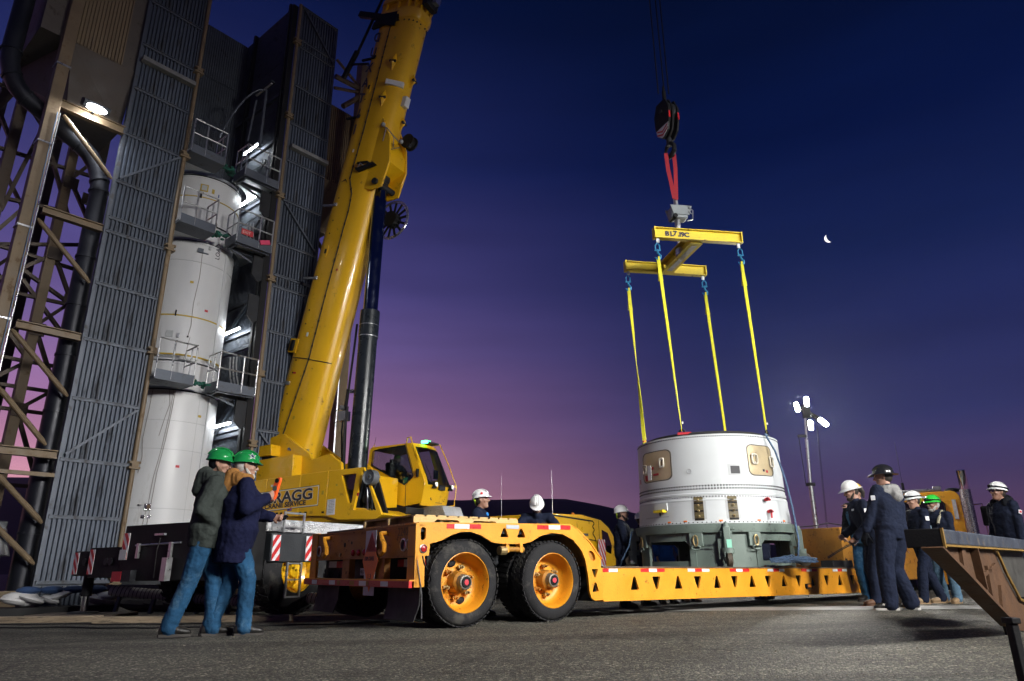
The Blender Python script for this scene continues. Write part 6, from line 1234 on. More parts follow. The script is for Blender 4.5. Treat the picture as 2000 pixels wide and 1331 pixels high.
# gooseneck box at the front end of the deck
MB().box(9.55, 12.8, .42, 1.28, .58, 1.30).build('gooseneck_box', Y_GRIME, tr, bev=.012); MB().box(9.545, 9.56, .42, 1.28, .6, 1.28).build('box_plate', Y_GRIME, tr)
MB().box(12.6, 15.2, .5, 2.3, 1.05, 1.38).build('gooseneck', Y_GRIME, tr, bev=.02); MB().box(10.9, 12.8, .2, 2.6, .3, .62).build('gooseneck_foot', Y_GRIME, tr, bev=.02)
for q in ((9.7, 1.25), (10.2, 1.24), (9.62, .7)): MB().obox((q[0], .417, q[1]), (.04, 0, 0), (0, .003, 0), (0, 0, .02)).build('box_hole', BLACK, tr)
t = MB().box(-.35, .35, -.12, .12, 0, .12).build('rubber_block', RUBBLK, None, bev=.01); t.location = T_M @ V((9.0, .28, zt_(9) + .02)); t.rotation_euler = (0, 0, R(T_AZ)); tag(t, 'black rubber dunnage block in front of the amber box on the trailer deck', 'block')
m = MB(); r1 = random.Random(3)
for i in range(9): m.ell((r1.uniform(-.3, .3), r1.uniform(-.15, .15), r1.uniform(.03, .12)), r1.uniform(.1, .2), .1, r1.uniform(.03, .07), M.Rotation(r1.uniform(0, 6), 3, 'Z') @ M.Rotation(r1.uniform(-.5, .5), 3, 'X'), 9, 6)
t = m.build('orange_tarp', ORBAG, None); t.location = T_M @ V((8.75, 1.5, .57)); tag(t, 'crumpled orange tarpaulin on the deck between caster and amber box', 'tarpaulin')
t = MB().tube([(-.9, 0, .0), (-.3, .05, .04), (.1, 0, .1), (.5, -.05, .05)], .012, 6).build('iron_rod', DARK, None); t.location = T_M @ V((9.9, .9, 1.31)); t.rotation_euler = (0, 0, R(20)); tag(t, 'thin bent iron rod lying on top of the amber gooseneck box', 'rod')

# pallet on the tail of the trailer
pa = thing('pallet', 'yellowed wooden pallet lying on the tail deck of the trailer', 'pallet', T_M @ V((-.02, .12, 1.07)), T_AZ)
for i in range(10): MB().box(.02 + i * .143, .135 + i * .143, .0, 1.25, .088, .105).build('top_slat', WOODY, pa)
for y in (0.0, .58, 1.2): MB().prism([(0, .02), (0, .087), (1.44, .087), (1.44, .02), (1.15, .02), (1.1, .06), (.8, .06), (.75, .02), (.62, .02), (.57, .06), (.3, .06), (.25, .02)], (0, y, 0), (1, 0, 0), (0, 0, 1), (0, .045, 0)).build('runner', WOODY, pa)
for x in (.0, .66, 1.3): MB().box(x + .005, x + .13, .001, 1.249, .001, .0195).build('bottom_slat', WOODY, pa)
MB().box(.12, .17, .02, 1.23, .02, .086).build('end_board', WOODY, pa)
t = thing('equipment_case', 'small ribbed grey case on the trailer between the two white helmets', 'case', T_M @ V((1.52, 2.1, 1.1)), T_AZ)
m = MB(); m.obox((0, 0, .1), (.16, 0, 0), (0, .1, .02), (0, -.03, .1)); m.build('case', mat('grey case', (.3, .31, .33), .5, 0, .1, 5), t, bev=.015)
for k in range(6): MB().obox((-.13 + k * .052, -.115, .1), (.008, 0, 0), (0, .004, 0), (0, -.03, .08)).build('rib', mat('grey case', (.3, .31, .33)), t)
t = thing('binoculars', 'black instrument resting at the end of the pallet', 'instrument', T_M @ V((1.25, 1.8, 1.1)), T_AZ); m = MB(); m.cyl((-.1, 0, .12), (.08, .0, .14), .05, n=12); m.cyl((-.1, .1, .12), (.08, .1, .14), .05, n=12); m.build('tubes', BLACK, t); MB().box(-.06, .06, -.05, .15, 0, .09).build('stand', BLACK, t)

# ---------------------------------------------------------------- people
SKIN = mat('skin', (.36, .20, .14), .5, 0, .1, 14, .15, 120); SKIND = mat('tanned skin', (.25, .13, .085), .5, 0, .1, 14, .15, 120)
def cloth(n, c, var=.22): return mat(n, c, .9, 0, var, 5, .35, 26, spec=.08)
NAVY = cloth('navy coverall cloth', (.012, .016, .032)); NAVYC = cloth('dark blue coat cloth', (.010, .012, .036)); GREYJ = cloth('charcoal jacket cloth', (.042, .05, .046)); TEAL = cloth('blue green hood lining', (.03, .055, .075))
DENIM = mat('blue denim', (.018, .065, .135), .85, 0, .45, 5, .35, 26, ((.06, .13, .21), .42, 4), spec=.1); DENIML = mat('pale denim', (.08, .14, .20), .85, 0, .3, 5, .35, 26, spec=.1); DENIMD = cloth('dark denim', (.012, .02, .035))
BROWNH = cloth('tan hood cloth', (.27, .13, .04)); GREYH = cloth('grey hood cloth', (.22, .22, .215)); BLUEJ = cloth('bright blue jacket', (.01, .06, .30)); BLACKC = cloth('black cloth', (.008, .009, .012)); TEALS = cloth('washed blue shirt', (.03, .085, .15))
BOOTK = mat('black boot leather', (.014, .013, .012), .45, 0, .2, 8, .2, 60); BOOTT = mat('tan boot leather', (.25, .165, .085), .6, 0, .2, 8, .2, 60); BOOTB = mat('brown boot leather', (.13, .06, .03), .55, 0, .2, 8, .2, 60); SOLE = mat('pale shoe sole', (.42, .41, .38), .7); SOLED = mat('dark shoe sole', (.05, .045, .04), .8)
HG = mat('green hard hat', (.012, .22, .055), .22, 0, .05, 6, coat=.5); HW = mat('white hard hat', (.72, .73, .72), .25, 0, .03, 6, coat=.4); HK = mat('black hard hat', (.012, .012, .014), .2, 0, .05, 6, coat=.5); HY = mat('yellow hard hat', (.72, .45, .02), .25, 0, .04, 6, coat=.4); HL = mat('bright green hard hat', (.03, .5, .05), .25, 0, .04, 6, coat=.4)
HAIRD = mat('dark hair', (.02, .014, .01), .6, 0, .3, 30); HAIRG = mat('grey hair', (.42, .41, .39), .7, 0, .2, 30); EYE = mat('eye', (.02, .015, .012), .3); LIME = mat('lime strap', (.42, .62, .04), .6)
def caps(m, p0, r0, p1, r1, n=12):
    p0, p1 = V(p0), V(p1); a = p1 - p0
    if a.length < 1e-5: a = V((0, 0, 1e-4))
    ax, sd, u = m.frame(p0, p0 + a); rings = []
    for p_, r, sg in ((p0, r0, -1), (p1, r1, 1)):
        for k in ((-85, -55, -25, 0) if sg < 0 else (0, 25, 55, 85)):
            b = R(k); rings.append([p_ + ax * math.sin(b) * r + (sd * math.cos(2 * math.pi * i / n) + u * math.sin(2 * math.pi * i / n)) * r * math.cos(b) for i in range(n)])
    m.loft(rings)
def chain(m, pts, rs):
    for i in range(len(pts) - 1): caps(m, pts[i], rs[i], pts[i + 1], rs[i + 1])
def ik(a, c, l1, l2, hint):
    a, c = V(a), V(c); d = c - a; L = min(d.length, (l1 + l2) * .999); dn = d.normalized(); c = a + dn * L
    x = (l1 * l1 - l2 * l2 + L * L) / (2 * L); h = math.sqrt(max(0, l1 * l1 - x * x)); hv = V(hint); hv = (hv - dn * hv.dot(dn)).normalized()
    return a + dn * x + hv * h, c
def ring_e(c, fw, sd, rx, ry, n=20, p_=2.3): 
    q = []
    for i in range(n):
        t = 2 * math.pi * i / n; cc, s_ = math.cos(t), math.sin(t); q.append(c + fw * math.copysign(abs(cc) ** (2 / p_), cc) * rx + sd * math.copysign(abs(s_) ** (2 / p_), s_) * ry)
    return q
def add_hand(m, wr, d, pn, side, curl, sc=1.0):
    """palm, four unequal fingers bent at two knuckles, and a thumb from the side; d along the hand, pn out of the palm"""
    wr = V(wr); d = V(d).normalized(); pn = V(pn); pn = (pn - d * pn.dot(d)).normalized(); w = d.cross(pn) * side      # w points to the thumb side
    caps(m, wr - d * .03, .026 * sc, wr + d * .02, .024 * sc, 10)
    def rg(t, hw, ht): c = wr + d * t * sc; return [c + w * hw * sc * math.cos(g) + pn * ht * sc * math.sin(g) for g in [2 * math.pi * i / 12 for i in range(12)]]
    m.loft([rg(-.005, .026, .018), rg(.02, .034, .017), (rg(.06, .041, .016)), rg(.088, .040, .014), rg(.096, .03, .008)])
    for k, (off, ln) in enumerate(((.030, .070), (.010, .078), (-.011, .073), (-.030, .056))):
        p_ = wr + d * .086 * sc + w * off * sc; a = 0; r = .0092 * sc
        for seg, fr_ in enumerate((.42, .32, .26)):
            a += curl * (.9 if seg else .7); dirv = d * math.cos(a) + pn * math.sin(a); q = p_ + dirv * ln * fr_ * sc; caps(m, p_, r, q, r * .9, 8); p_ = q; r *= .92
    p_ = wr + d * .022 * sc + w * .028 * sc; dv = (d * .55 + w * .75 + pn * .35).normalized()
    for ln, bend in ((.040, 0), (.032, .5), (.026, .9)):
        dv2 = (dv * math.cos(bend * curl) + (pn - w * .5).normalized() * math.sin(bend * curl) + d * .25).normalized(); q = p_ + dv2 * ln * sc; caps(m, p_, .0115 * sc, q, .0098 * sc, 8); p_ = q
def head_parts(m, Hm, chin=0):
    T = lambda x, y, z: Hm @ V((x, y, z)); n = 18; rings = []
    for z, cx, rx, ry in ((-.128, .052, .022, .020), (-.118, .046, .044, .038), (-.095, .030, .066, .051), (-.06, .012, .083, .061), (-.02, .003, .095, .069), (.02, -.002, .100, .074), (.06, -.006, .097, .074), (.09, -.008, .083, .064), (.112, -.01, .056, .044), (.122, -.01, .022, .018)):
        rings.append([T(cx + rx * math.cos(2 * math.pi * i / n), ry * math.sin(2 * math.pi * i / n), z) for i in range(n)])
    m.loft(rings)
    caps(m, T(.092, 0, .022), .010, T(.118, 0, -.022), .0145, 8); caps(m, T(.108, .010, -.026), .009, T(.108, -.010, -.026), .009, 8)
    for s_ in (-1, 1):
        caps(m, T(.086, .010 * s_, .038), .010, T(.076, .045 * s_, .036), .010, 8); caps(m, T(.078, .035 * s_, -.012), .018, T(.06, .05 * s_, -.03), .015, 8)
        caps(m, T(-.006, .076 * s_, .014), .014, T(-.001, .077 * s_, -.026), .009, 8); caps(m, T(-.014, .080 * s_, .012), .007, T(-.016, .078 * s_, -.012), .007, 8)
    caps(m, T(.090, .018, -.058), .008, T(.090, -.018, -.058), .008, 8); caps(m, T(.087, .015, -.071), .009, T(.087, -.015, -.071), .009, 8); caps(m, T(.075, .01, -.105), .018, T(.075, -.01, -.105), .018, 8)
def soft(name, m, mt, parent, voxel, smooth=3, wr=0., ws=.09):
    o = m.build(name, mt, parent, smooth=180, fix=True)
    r = o.modifiers.new('remesh', 'REMESH'); r.mode = 'VOXEL'; r.voxel_size = voxel; r.use_smooth_shade = True
    s_ = o.modifiers.new('smooth', 'SMOOTH'); s_.iterations = smooth; s_.factor = .5
    if wr:
        for k, (a, b) in enumerate(((wr, ws), (wr * .45, ws * .38))):
            key = 'folds%.3f' % b
            t = bpy.data.textures.get(key) or bpy.data.textures.new(key, 'CLOUDS'); t.noise_scale = b; t.noise_depth = 2
            d = o.modifiers.new('folds', 'DISPLACE'); d.texture = t; d.strength = a; d.mid_level = .5; d.texture_coords = 'LOCAL'
    return o
def hard_hat(parent, Hm, mt, style, extras=()):
    Hm = Hm @ M.Scale(.95, 4); T = lambda x, y, z: Hm @ V((x, y, z)); o = part('hard_hat', parent); n = 40; rings = []
    for k in range(10):
        b = R(90 * k / 9); 
        rings.append([T(-.004 + (.138 * math.cos(b)) * math.cos(t) * (1.0), .112 * math.cos(b) * math.sin(t), .052 + .118 * math.sin(b) * (1 + .06 * (abs(math.sin(t)) < .25) * math.sin(b))) for t in [2 * math.pi * i / n for i in range(n)]])
    def brim(t):
        f = max(0, math.cos(t))
        return (.055 if style == 'full' else .010) + (.032 if style == 'cap' else .012) * f ** 1.5
    edge = [T(-.004 + (.138 + brim(t)) * math.cos(t), (.112 + brim(t) * .95) * math.sin(t), .040 - .018 * max(0, math.cos(t)) ** 2 - (.006 if style == 'full' else 0)) for t in [2 * math.pi * i / n for i in range(n)]]
    edge2 = [p_ - Hm.to_3x3() @ V((0, 0, .006)) for p_ in edge]; inn = [T(-.004 + .132 * math.cos(t), .106 * math.sin(t), .046) for t in [2 * math.pi * i / n for i in range(n)]]
    MB().loft([inn, edge2, edge] + rings, False).build('shell', mt, o, 50)
    m = MB()
    for y in ((0,) if style == 'full' else (-.03, 0, .03)): m.tube([T(-.004 + .138 * math.cos(b), y, .054 + math.sqrt(max(0, 1 - (y / .112) ** 2)) * .119 * math.sin(b)) for b in [R(20 + 14 * i) for i in range(11)]], .0085, 6)
    m.build('ridge', mt, o, 60)
    if 'strap' in extras:
        m = MB(); m.tube([T(-.10, .078 * s_, .03 - .09 * abs(1 - abs(s_))) for s_ in (-1, -.5, 0, .5, 1)], .014, 6); m.build('nape_strap', LIME, o)
    if 'band' in extras:
        m = MB(); m.tube([T(-.004 + .142 * math.cos(t), .116 * math.sin(t), .075) for t in [2 * math.pi * i / 30 for i in range(30)]], .011, 6, True); m.build('head_lamp_band', BLACKC, o); m = MB(); m.ell(T(.15, 0, .078), .022, .03, .022); m.build('head_lamp', BLACK, o)
    if 'sticker' in extras:
        for a, z, c in ((-70, .09, REDR), (-100, .095, WHTR), (-40, .1, WHTR)):
            t = R(a); k = math.cos(math.asin(min(1, (z - .052) / .118))); p_ = T(-.004 + .140 * k * math.cos(t), .114 * k * math.sin(t), z); nn = Hm.to_3x3() @ V((math.cos(t), math.sin(t), .45)); nn.normalize(); m = MB(); m.cyl(p_, p_ + nn * .004, .019, n=14); m.build('sticker', c, o)
    if 'star' in extras:
        t = R(-62); z = .098; k = .90; p_ = T(-.004 + .139 * k * math.cos(t), .113 * k * math.sin(t), z); nn = (Hm.to_3x3() @ V((math.cos(t), math.sin(t) * 1.2, .5))).normalized(); ux = nn.cross(V((0, 0, 1))).normalized(); uy = ux.cross(nn)
        st_ = lambda r: [(r * (1 if i % 2 == 0 else .42) * math.sin(math.pi * i / 5), r * (1 if i % 2 == 0 else .42) * math.cos(math.pi * i / 5)) for i in range(10)]
        MB().prism(st_(.042), p_, ux, uy, nn * .003).build('star_sticker', WHTR, o); MB().prism(st_(.030), p_ + nn * .0032, ux, uy, nn * .002).build('star_sticker', mat('navy star', (.01, .015, .06), .4), o)
    return o
def person(label, loc, yaw, sc=1.0, feet=((.02, .11, 8), (-.02, -.11, -8)), pelvis=(0, 0, .945), chest=None, neck=None, hyaw=0, hpitch=0, cyaw=0, hands=None, elbows=None, hat=None, style='cap', extras=(),
           top=NAVY, legs=NAVY, suit='coverall', boots=BOOTK, sole=SOLED, skin=SKIN, hair=HAIRD, beard=None, glasses=False, legw=0., hdrop=0., hood=None, gloves=None, coat=0., voxel=.012, hv=.009, curl=.5, palm=None, seated=False, hgt=0., ground=None, pony=False, cap=None, collar=None, bulk=1.0):
    gz = ground_z(loc[0], loc[1]) if ground is None else ground
    root = thing('person', label, 'person', (loc[0], loc[1], gz + hgt), yaw); root.scale = (sc,) * 3
    pel = V(pelvis); ch = V(chest) if chest else pel + V((.015, 0, .36)); nk = V(neck) if neck else ch + V((-.015, 0, .175))
    F = V((1, 0, 0)); S_ = V((0, 1, 0)); cy = M.Rotation(R(cyaw), 3, 'Z'); Fc, Sc = cy @ F, cy @ S_
    up = (nk - ch).normalized(); Fc = (Fc - up * Fc.dot(up)).normalized(); Sc = up.cross(Fc)
    upp = (ch - pel).normalized(); Fp = (F - upp * F.dot(upp)).normalized(); Sp = upp.cross(Fp)
    def torso(m, d, low=0., wide=0.):
        w_ = pel.lerp(ch, .42); Fm = (Fp + Fc).normalized(); Sm = (Sp + Sc).normalized(); b = bulk
        m.loft([ring_e(pel - upp * (.10 + low), Fp, Sp, .10 + d + wide, .145 + d + wide), ring_e(pel - upp * (.04 + low * .5), Fp, Sp, (.122 + d) + wide * .6, .172 + d + wide * .6), ring_e(pel + upp * .05, Fp, Sp, (.118 + d) * b, (.165 + d) * b), ring_e(w_, Fm, Sm, (.110 + d) * b, (.150 + d) * b),
                ring_e(ch, Fc, Sc, (.125 + d) * b, (.172 + d) * b), ring_e(ch + up * .08, Fc, Sc, .118 + d, .178 + d), ring_e(ch + up * .135, Fc, Sc, .095 + d, .150 + d), ring_e(ch + up * .17, Fc, Sc, .068 + d, .085 + d)])
    sh = [nk + Sc * .185 * s_ - up * .045 for s_ in (1, -1)]; hip = [pel + Sp * .09 * s_ - upp * .02 for s_ in (1, -1)]
    hd = hands or ((.10, .26, .80), (.08, -.26, .80)); el_h = elbows or ((-1, .5, 0), (-1, -.5, 0)); arms = []
    for i, s_ in enumerate((1, -1)):
        e, w_ = ik(sh[i], hd[i], .29, .26, el_h[i]); arms.append((sh[i], e, w_))
    lg = []
    for i, s_ in enumerate((1, -1)):
        fx, fy, fyaw = feet[i][:3]; fz = feet[i][3] if len(feet[i]) > 3 else 0
        fw = V((math.cos(R(fyaw)), math.sin(R(fyaw)), 0)); k, a = ik(hip[i], (fx, fy, .085 + fz), .43, .425, fw + V((.001, 0, 0)) if not seated else V((.3, 0, 1))); lg.append((hip[i], k, a, fw))
    Hm = M.Translation(nk + (nk - ch).normalized() * .06 + cy @ (M.Rotation(R(hyaw), 3, 'Z') @ V((.03, 0, .105)))) @ M.Rotation(R(cyaw + hyaw), 4, 'Z') @ M.Rotation(R(hpitch), 4, 'Y')
    body = MB(); torso(body, -.012); head_parts(body, Hm); caps(body, nk - up * .03, .062, Hm @ V((-.012, 0, -.06)), .056)
    for (a, e, w_), i in zip(arms, (0, 1)):
        chain(body, [a, e, w_], [.05, .038, .026])
        pd = (w_ - e).normalized(); pn = V(palm[i]) if palm and palm[i] else V((0, -1 if i == 0 else 1, 0)); 
        if not (gloves and gloves[i]): add_hand(body, w_ + pd * .01, pd, pn, 1 if i == 0 else -1, curl)
    for h_, k, a, fw in lg: chain(body, [h_, k, a], [.075, .05, .035]); caps(body, a, .035, a + fw * .1 - V((0, 0, .04)), .03)
    soft('body', body, skin, root, hv, 2)
    if gloves:
        for i in (0, 1):
            if gloves[i]:
                g = MB(); a, e, w_ = arms[i]; pd = (w_ - e).normalized(); add_hand(g, w_ + pd * .01, pd, V(palm[i]) if palm and palm[i] else V((0, -1 if i == 0 else 1, 0)), 1 if i == 0 else -1, curl, 1.18); soft('glove', g, gloves[i], root, hv, 1)
    def sleeves(m, d):
        for i in (0, 1):
            a, e, w_ = arms[i]; inn = nk - up * .07 + Sc * .07 * (1 if i == 0 else -1); caps(m, inn, .075 + d, a, .066 + d); md = a.lerp(e, .5); m2 = e.lerp(w_, .5)
            chain(m, [a, md, e], [.066 + d, .058 + d, .052 + d]); chain(m, [e, m2, w_ - (w_ - e).normalized() * .02], [.053 + d, .050 + d, .043 + d])
    def trousers(m, d):
        for h_, k, a, fw in lg:
            md = h_.lerp(k, .5); m2 = k.lerp(a, .45); d += legw; chain(m, [h_ + V((0, 0, -.02)), md, k], [.098 + d, .088 + d, .072 + d]); chain(m, [k, m2, a + V((0, 0, .02))], [.072 + d, .070 + d, .066 + d])
            caps(m, a + V((0, 0, .02)), .064 + d, a + V((0, 0, -.012)) + fw * .01, .068 + d); d -= legw
    J = MB(); 
    if suit == 'coverall':
        torso(J, .022); sleeves(J, .012); trousers(J, .008); caps(J, nk - up * .02, .085, nk + up * .025, .072); soft('coverall', J, top, root, voxel, 3, .022, .085)
        b = MB(); w_ = pel.lerp(ch, .30); b.loft([ring_e(w_ - upp * .02, Fp, Sp, .137 * bulk, .180 * bulk, 28), ring_e(w_ + upp * .02, Fp, Sp, .137 * bulk, .180 * bulk, 28)]); b.build('waistband', top, root, 60)
    else:
        torso(J, .030, coat, coat * .22); sleeves(J, .018); caps(J, nk - up * .02, .09, nk + up * .03, .078); soft('jacket', J, top, root, voxel, 3, .026, .10)
        P_ = MB(); trousers(P_, .010); P_.loft([ring_e(pel - upp * .10, Fp, Sp, .10, .15), ring_e(pel - upp * .04, Fp, Sp, .132, .182), ring_e(pel + upp * .09, Fp, Sp, .128, .172)]); soft('trousers', P_, legs, root, voxel, 3, .020, .07)
    if hood:
        h_ = MB(); c = nk + up * .03 - Fc * .09
        for t in range(-120, 121, 20):
            lift = (.055 - .045 * abs(t) / 120) - hdrop
            q = nk + up * (lift + .02) + (Fc * -math.cos(R(t)) * .105 + Sc * math.sin(R(t)) * .120); caps(h_, q, .046, q - up * .07, .056, 8)
        caps(h_, c + up * (.03 - hdrop * 1.3), .09, c - up * .12 - Fc * .045, .085); soft('hood', h_, hood, root, voxel, 3, .02, .07)
    for h_, k, a, fw in lg:
        o = part('boot', root); sd = V((-fw.y, fw.x, 0)); g = V((a.x, a.y, a.z - .085)); m = MB()
        def fr_(t, hw, z0, z1): c = g + fw * t; return [c + sd * hw * math.cos(x) + V((0, 0, (z0 + z1) / 2 + (z1 - z0) / 2 * math.sin(x))) for x in [2 * math.pi * i / 14 for i in range(14)]]
        m.loft([fr_(-.085, .02, .03, .07), fr_(-.075, .036, .012, .10), fr_(-.04, .043, .01, .14), fr_(.03, .046, .01, .125), fr_(.09, .052, .01, .092), (fr_(.15, .053, .01, .078)), fr_(.185, .042, .012, .062), fr_(.2, .018, .02, .045)]); m.build('upper', boots, o, 60)
        m = MB(); ol = [(-.09, .02), (-.078, .04), (0, .046), (.09, .057), (.15, .058), (.19, .045), (.206, .02)]; pl = [(t, w_) for t, w_ in ol] + [(t, -w_) for t, w_ in reversed(ol)]; m.prism(pl, g, fw, sd, (0, 0, .024)); m.build('sole', sole, o, 30)
        if sole is SOLE:
            for s2 in (-1, 1): MB().obox(g + fw * .06 + sd * s2 * .047 + V((0, 0, .06)), fw * .045 + V((0, 0, .01)), sd * .006, V((0, 0, .009)) - fw * .006).build('stripe', SOLE, o)
    if hat: hard_hat(root, Hm @ M.Rotation(R(-4), 4, 'Y'), hat, style, extras)
    if cap:
        m = MB(); T = lambda x, y, z: Hm @ V((x, y, z)); m.ell(T(-.008, 0, .045), .107, .083, .085, Hm.to_3x3()); m.loft([[T(.06, -.06, .045), T(.17, -.045, .03), T(.17, .045, .03), T(.06, .06, .045)], [T(.06, -.06, .055), T(.17, -.045, .037), T(.17, .045, .037), T(.06, .06, .055)]]); m.build('cap', cap, root)
    T = lambda x, y, z: Hm @ V((x, y, z))
    if hair:
        m = MB(); m.ell(T(-.028, 0, .005), .085, .0765, .092, Hm.to_3x3()); 
        if pony: m.tube([T(-.09, 0, .02), T(-.15, 0, .0), T(-.17, 0, -.06), T(-.15, 0, -.14)], [.03, .04, .035, .012], 8)
        m.build('hair', hair, root)
    if beard:
        m = MB(); m.ell(T(.062, 0, -.098), .045, .045, .036, Hm.to_3x3()); m.ell(T(.094, 0, -.048), .016, .03, .009, Hm.to_3x3())
        for s_ in (-1, 1): caps(m, T(.05, .045 * s_, -.09), .022, T(.008, .064 * s_, -.035), .014, 8)
        m.build('beard', beard, root)
    for s_ in (-1, 1): MB().ell(T(.083, .032 * s_, .012), .010, .012, .007, Hm.to_3x3(), 10, 6).build('eye', EYE, root)
    if glasses:
        o = part('spectacles', root)
        for s_ in (-1, 1):
            l = [T(.108, .033 * s_ + .024 * math.cos(g), .010 + .018 * math.sin(g)) for g in [2 * math.pi * i / 16 for i in range(16)]]; m = MB(); m.tube(l, .0028, 5, True); m.tube([T(.105, .057 * s_, .014), T(.05, .078 * s_, .016), T(-.01, .083 * s_, .018)], .0028, 5); m.build('frame', BLACK, o); MB().loft([l, [p_ + Hm.to_3x3() @ V((.001, 0, 0)) for p_ in l]]).build('lens', LENSG, o)
    root['Hm'] = 0; del root['Hm']
    return root, Hm, arms, nk, ch, Fc, Sc, up
def patch(root, p_, n, u, w, h, mt, name='badge'):
    n = V(n).normalized(); u = V(u).normalized(); return MB().obox(p_, n * .004, u * w / 2, n.cross(u) * h / 2).build(name, mt, root, bev=.001)

# the two visitors at the left
p1 = person('man in green hard hat and charcoal hooded jacket leaning beside the navy coated man', (-3.16, 7.32), 22, 1.045, feet=((.14, .03, 10), (-.24, .02, 2)), pelvis=(-.02, .02, .935), chest=(.02, .02, 1.29), hyaw=-16, hpitch=8,
       hands=((.13, .12, 1.0), (.10, -.13, 1.0)), elbows=((-1, .6, -.1), (-1, -.7, -.1)), hat=HG, style='cap', top=GREYJ, legs=DENIM, suit='jacket', hood=GREYJ, hair=BLACKC, beard=mat('brown moustache', (.12, .07, .04), .7), voxel=.011, hv=.0075, coat=.03, bulk=1.2)
p2 = person('man in green hard hat and long navy coat holding up an orange meter', (-2.90, 7.38), 34, 1.03, feet=((-.12, .10, 6), (.14, -.13, -8)), pelvis=(0, 0, .935), chest=(.02, 0, 1.29), hyaw=-14, hpitch=4,
       hands=((.36, .05, 1.13), (.21, -.25, 1.30)), elbows=((-.5, .8, -.6), (.1, -.6, -1)), hat=HG, style='cap', extras=('star',), top=NAVYC, legs=DENIM, suit='jacket', hood=BROWNH, hair=HAIRG, beard=HAIRG, glasses=True, coat=.17, voxel=.011, hv=.0075, bulk=1.38, curl=.95, palm=((0, -1, .2), (.2, 1, .1)), boots=BOOTK)
r, Hm, arms, nk, ch, Fc, Sc, up = p2
a, e, w_ = arms[1]; d = (w_ - e).normalized(); q = r.matrix_basis @ (w_ + d * .10)
mt_ = thing('hand_meter', 'orange hand held wind meter raised by the man in the navy coat', 'meter', q, -20)
mt_.scale = (1.35,) * 3; MB().prism(rrect(-.026, .026, -.06, .12, .02, 4), (0, -.014, 0), V((1, 0, .25)).normalized(), V((.25, 0, 1)).normalized(), (0, .026, 0)).build('case', mat('orange plastic', (.95, .12, .02), .35), mt_, bev=.004)
m = MB(); m.cyl((.022, -.017, .095), (.022, -.013, .095), .018, n=16); m.build('fan_opening', BLACK, mt_); m = MB(); m.obox((.008, -.0155, .035), V((.018, 0, .004)), (0, .001, 0), V((-.004, 0, .018))); m.build('display', mat('grey display', (.1, .13, .12), .3), mt_)
o2 = thing('glove', 'dark glove held low by the man in the navy coat', 'glove', r.matrix_basis @ (arms[0][2] + V((.10, -.01, -.01))), 10); m = MB(); m.ell((0, 0, 0), .05, .025, .025); m.ell((.04, .0, .02), .03, .015, .015); m.build('leather', BLACKC, o2)

# crew at the right
bh = person('tall man in black full brim hard hat and navy coveralls seen from behind, grey hood', (5.45, 10.33), 112, 1.13, feet=((.02, .14, 55), (-.03, -.16, 18)), pelvis=(-.02, -.03, .94), chest=(.0, -.08, 1.30), neck=(-.01, -.11, 1.475), legw=.022, hyaw=38, hpitch=4, hands=((.16, .27, .82), (.10, -.27, .80)), hat=HK, style='full', extras=('sticker',), hood=GREYH, hdrop=.06, hair=HAIRD,
       gloves=(BLACKC, BLACKC), boots=BOOTK, sole=SOLE, voxel=.012, hv=.009, bulk=1.2)
r, Hm, arms, nk, ch, Fc, Sc, up = bh
a, e, w_ = arms[0]; patch(r, a.lerp(e, .38) + V((-.04, .075, .0)), (-.5, .8, .1), (.8, .5, 0), .05, .06, WHTR, 'sleeve_patch')
wh = person('man in white full brim hard hat walking left with a clear tube, dark ponytail', (5.70, 11.42), 176, 1.09, feet=((.06, .10, 5), (-.10, -.12, -5)), pelvis=(-.08, 0, .935), chest=(.04, 0, 1.27), neck=(.10, 0, 1.44), hpitch=16, hyaw=6, hands=((.26, .20, .93), (.30, -.12, .98)), elbows=((-1, .4, -.2), (-1, -.4, -.2)),
       hat=HW, style='full', hair=HAIRD, beard=HAIRD, pony=True, boots=BOOTB, sole=BOOTB, curl=.9, bulk=1.0)
r, Hm, arms, nk, ch, Fc, Sc, up = wh
a, e, w_ = arms[0]; patch(r, a.lerp(e, .4) + V((0, .08, .02)), (0, 1, .1), (1, 0, 0), .07, .06, WHTR, 'sleeve_patch'); patch(r, ch + V((.15, .06, .06)), (1, .3, .2), (0, 1, 0), .09, .03, WHTR, 'name_tag')
t = thing('acrylic_tube', 'clear acrylic tube held low by the man in the white full brim hat', 'tube', r.matrix_basis @ (w_ + V((.06, 0, -.1))), 176)
MB().tube([(-.10, 0, .12), (-.02, 0, .02), (.10, .01, -.02), (.26, .02, -.10), (.42, .03, -.19)], .016, 10).build('tube', thin_glass('clear acrylic', (.75, .8, .82), .5), t); MB().tube([(-.05, 0, .13), (-.09, 0, .05), (-.02, 0, .0)], .012, 8).build('bright_handle', CHROME, t)
yh = person('man in yellow hard hat behind the white hatted man, forearm raised to his chin', (6.22, 12.62), 215, 1.11, hyaw=-10, hpitch=4, hands=((.24, .0, 1.40), (.20, -.20, 1.0)), elbows=((-.2, 1, -.6), (-1, -.6, -.3)), hat=HY, style='cap', top=BLACKC, legs=DENIM, suit='jacket', hair=HAIRD, coat=-.04)
yv = MB(); yv.loft([ring_e(V((.01, 0, z)), V((1, 0, 0)), V((0, 1, 0)), rx, ry, 20) for z, rx, ry in ((.86, .15, .19), (1.0, .155, .205), (1.15, .15, .19), (1.3, .165, .215), (1.38, .16, .2))]); soft('vest', yv, TEALS, yh[0], .014, 3, .02, .08)
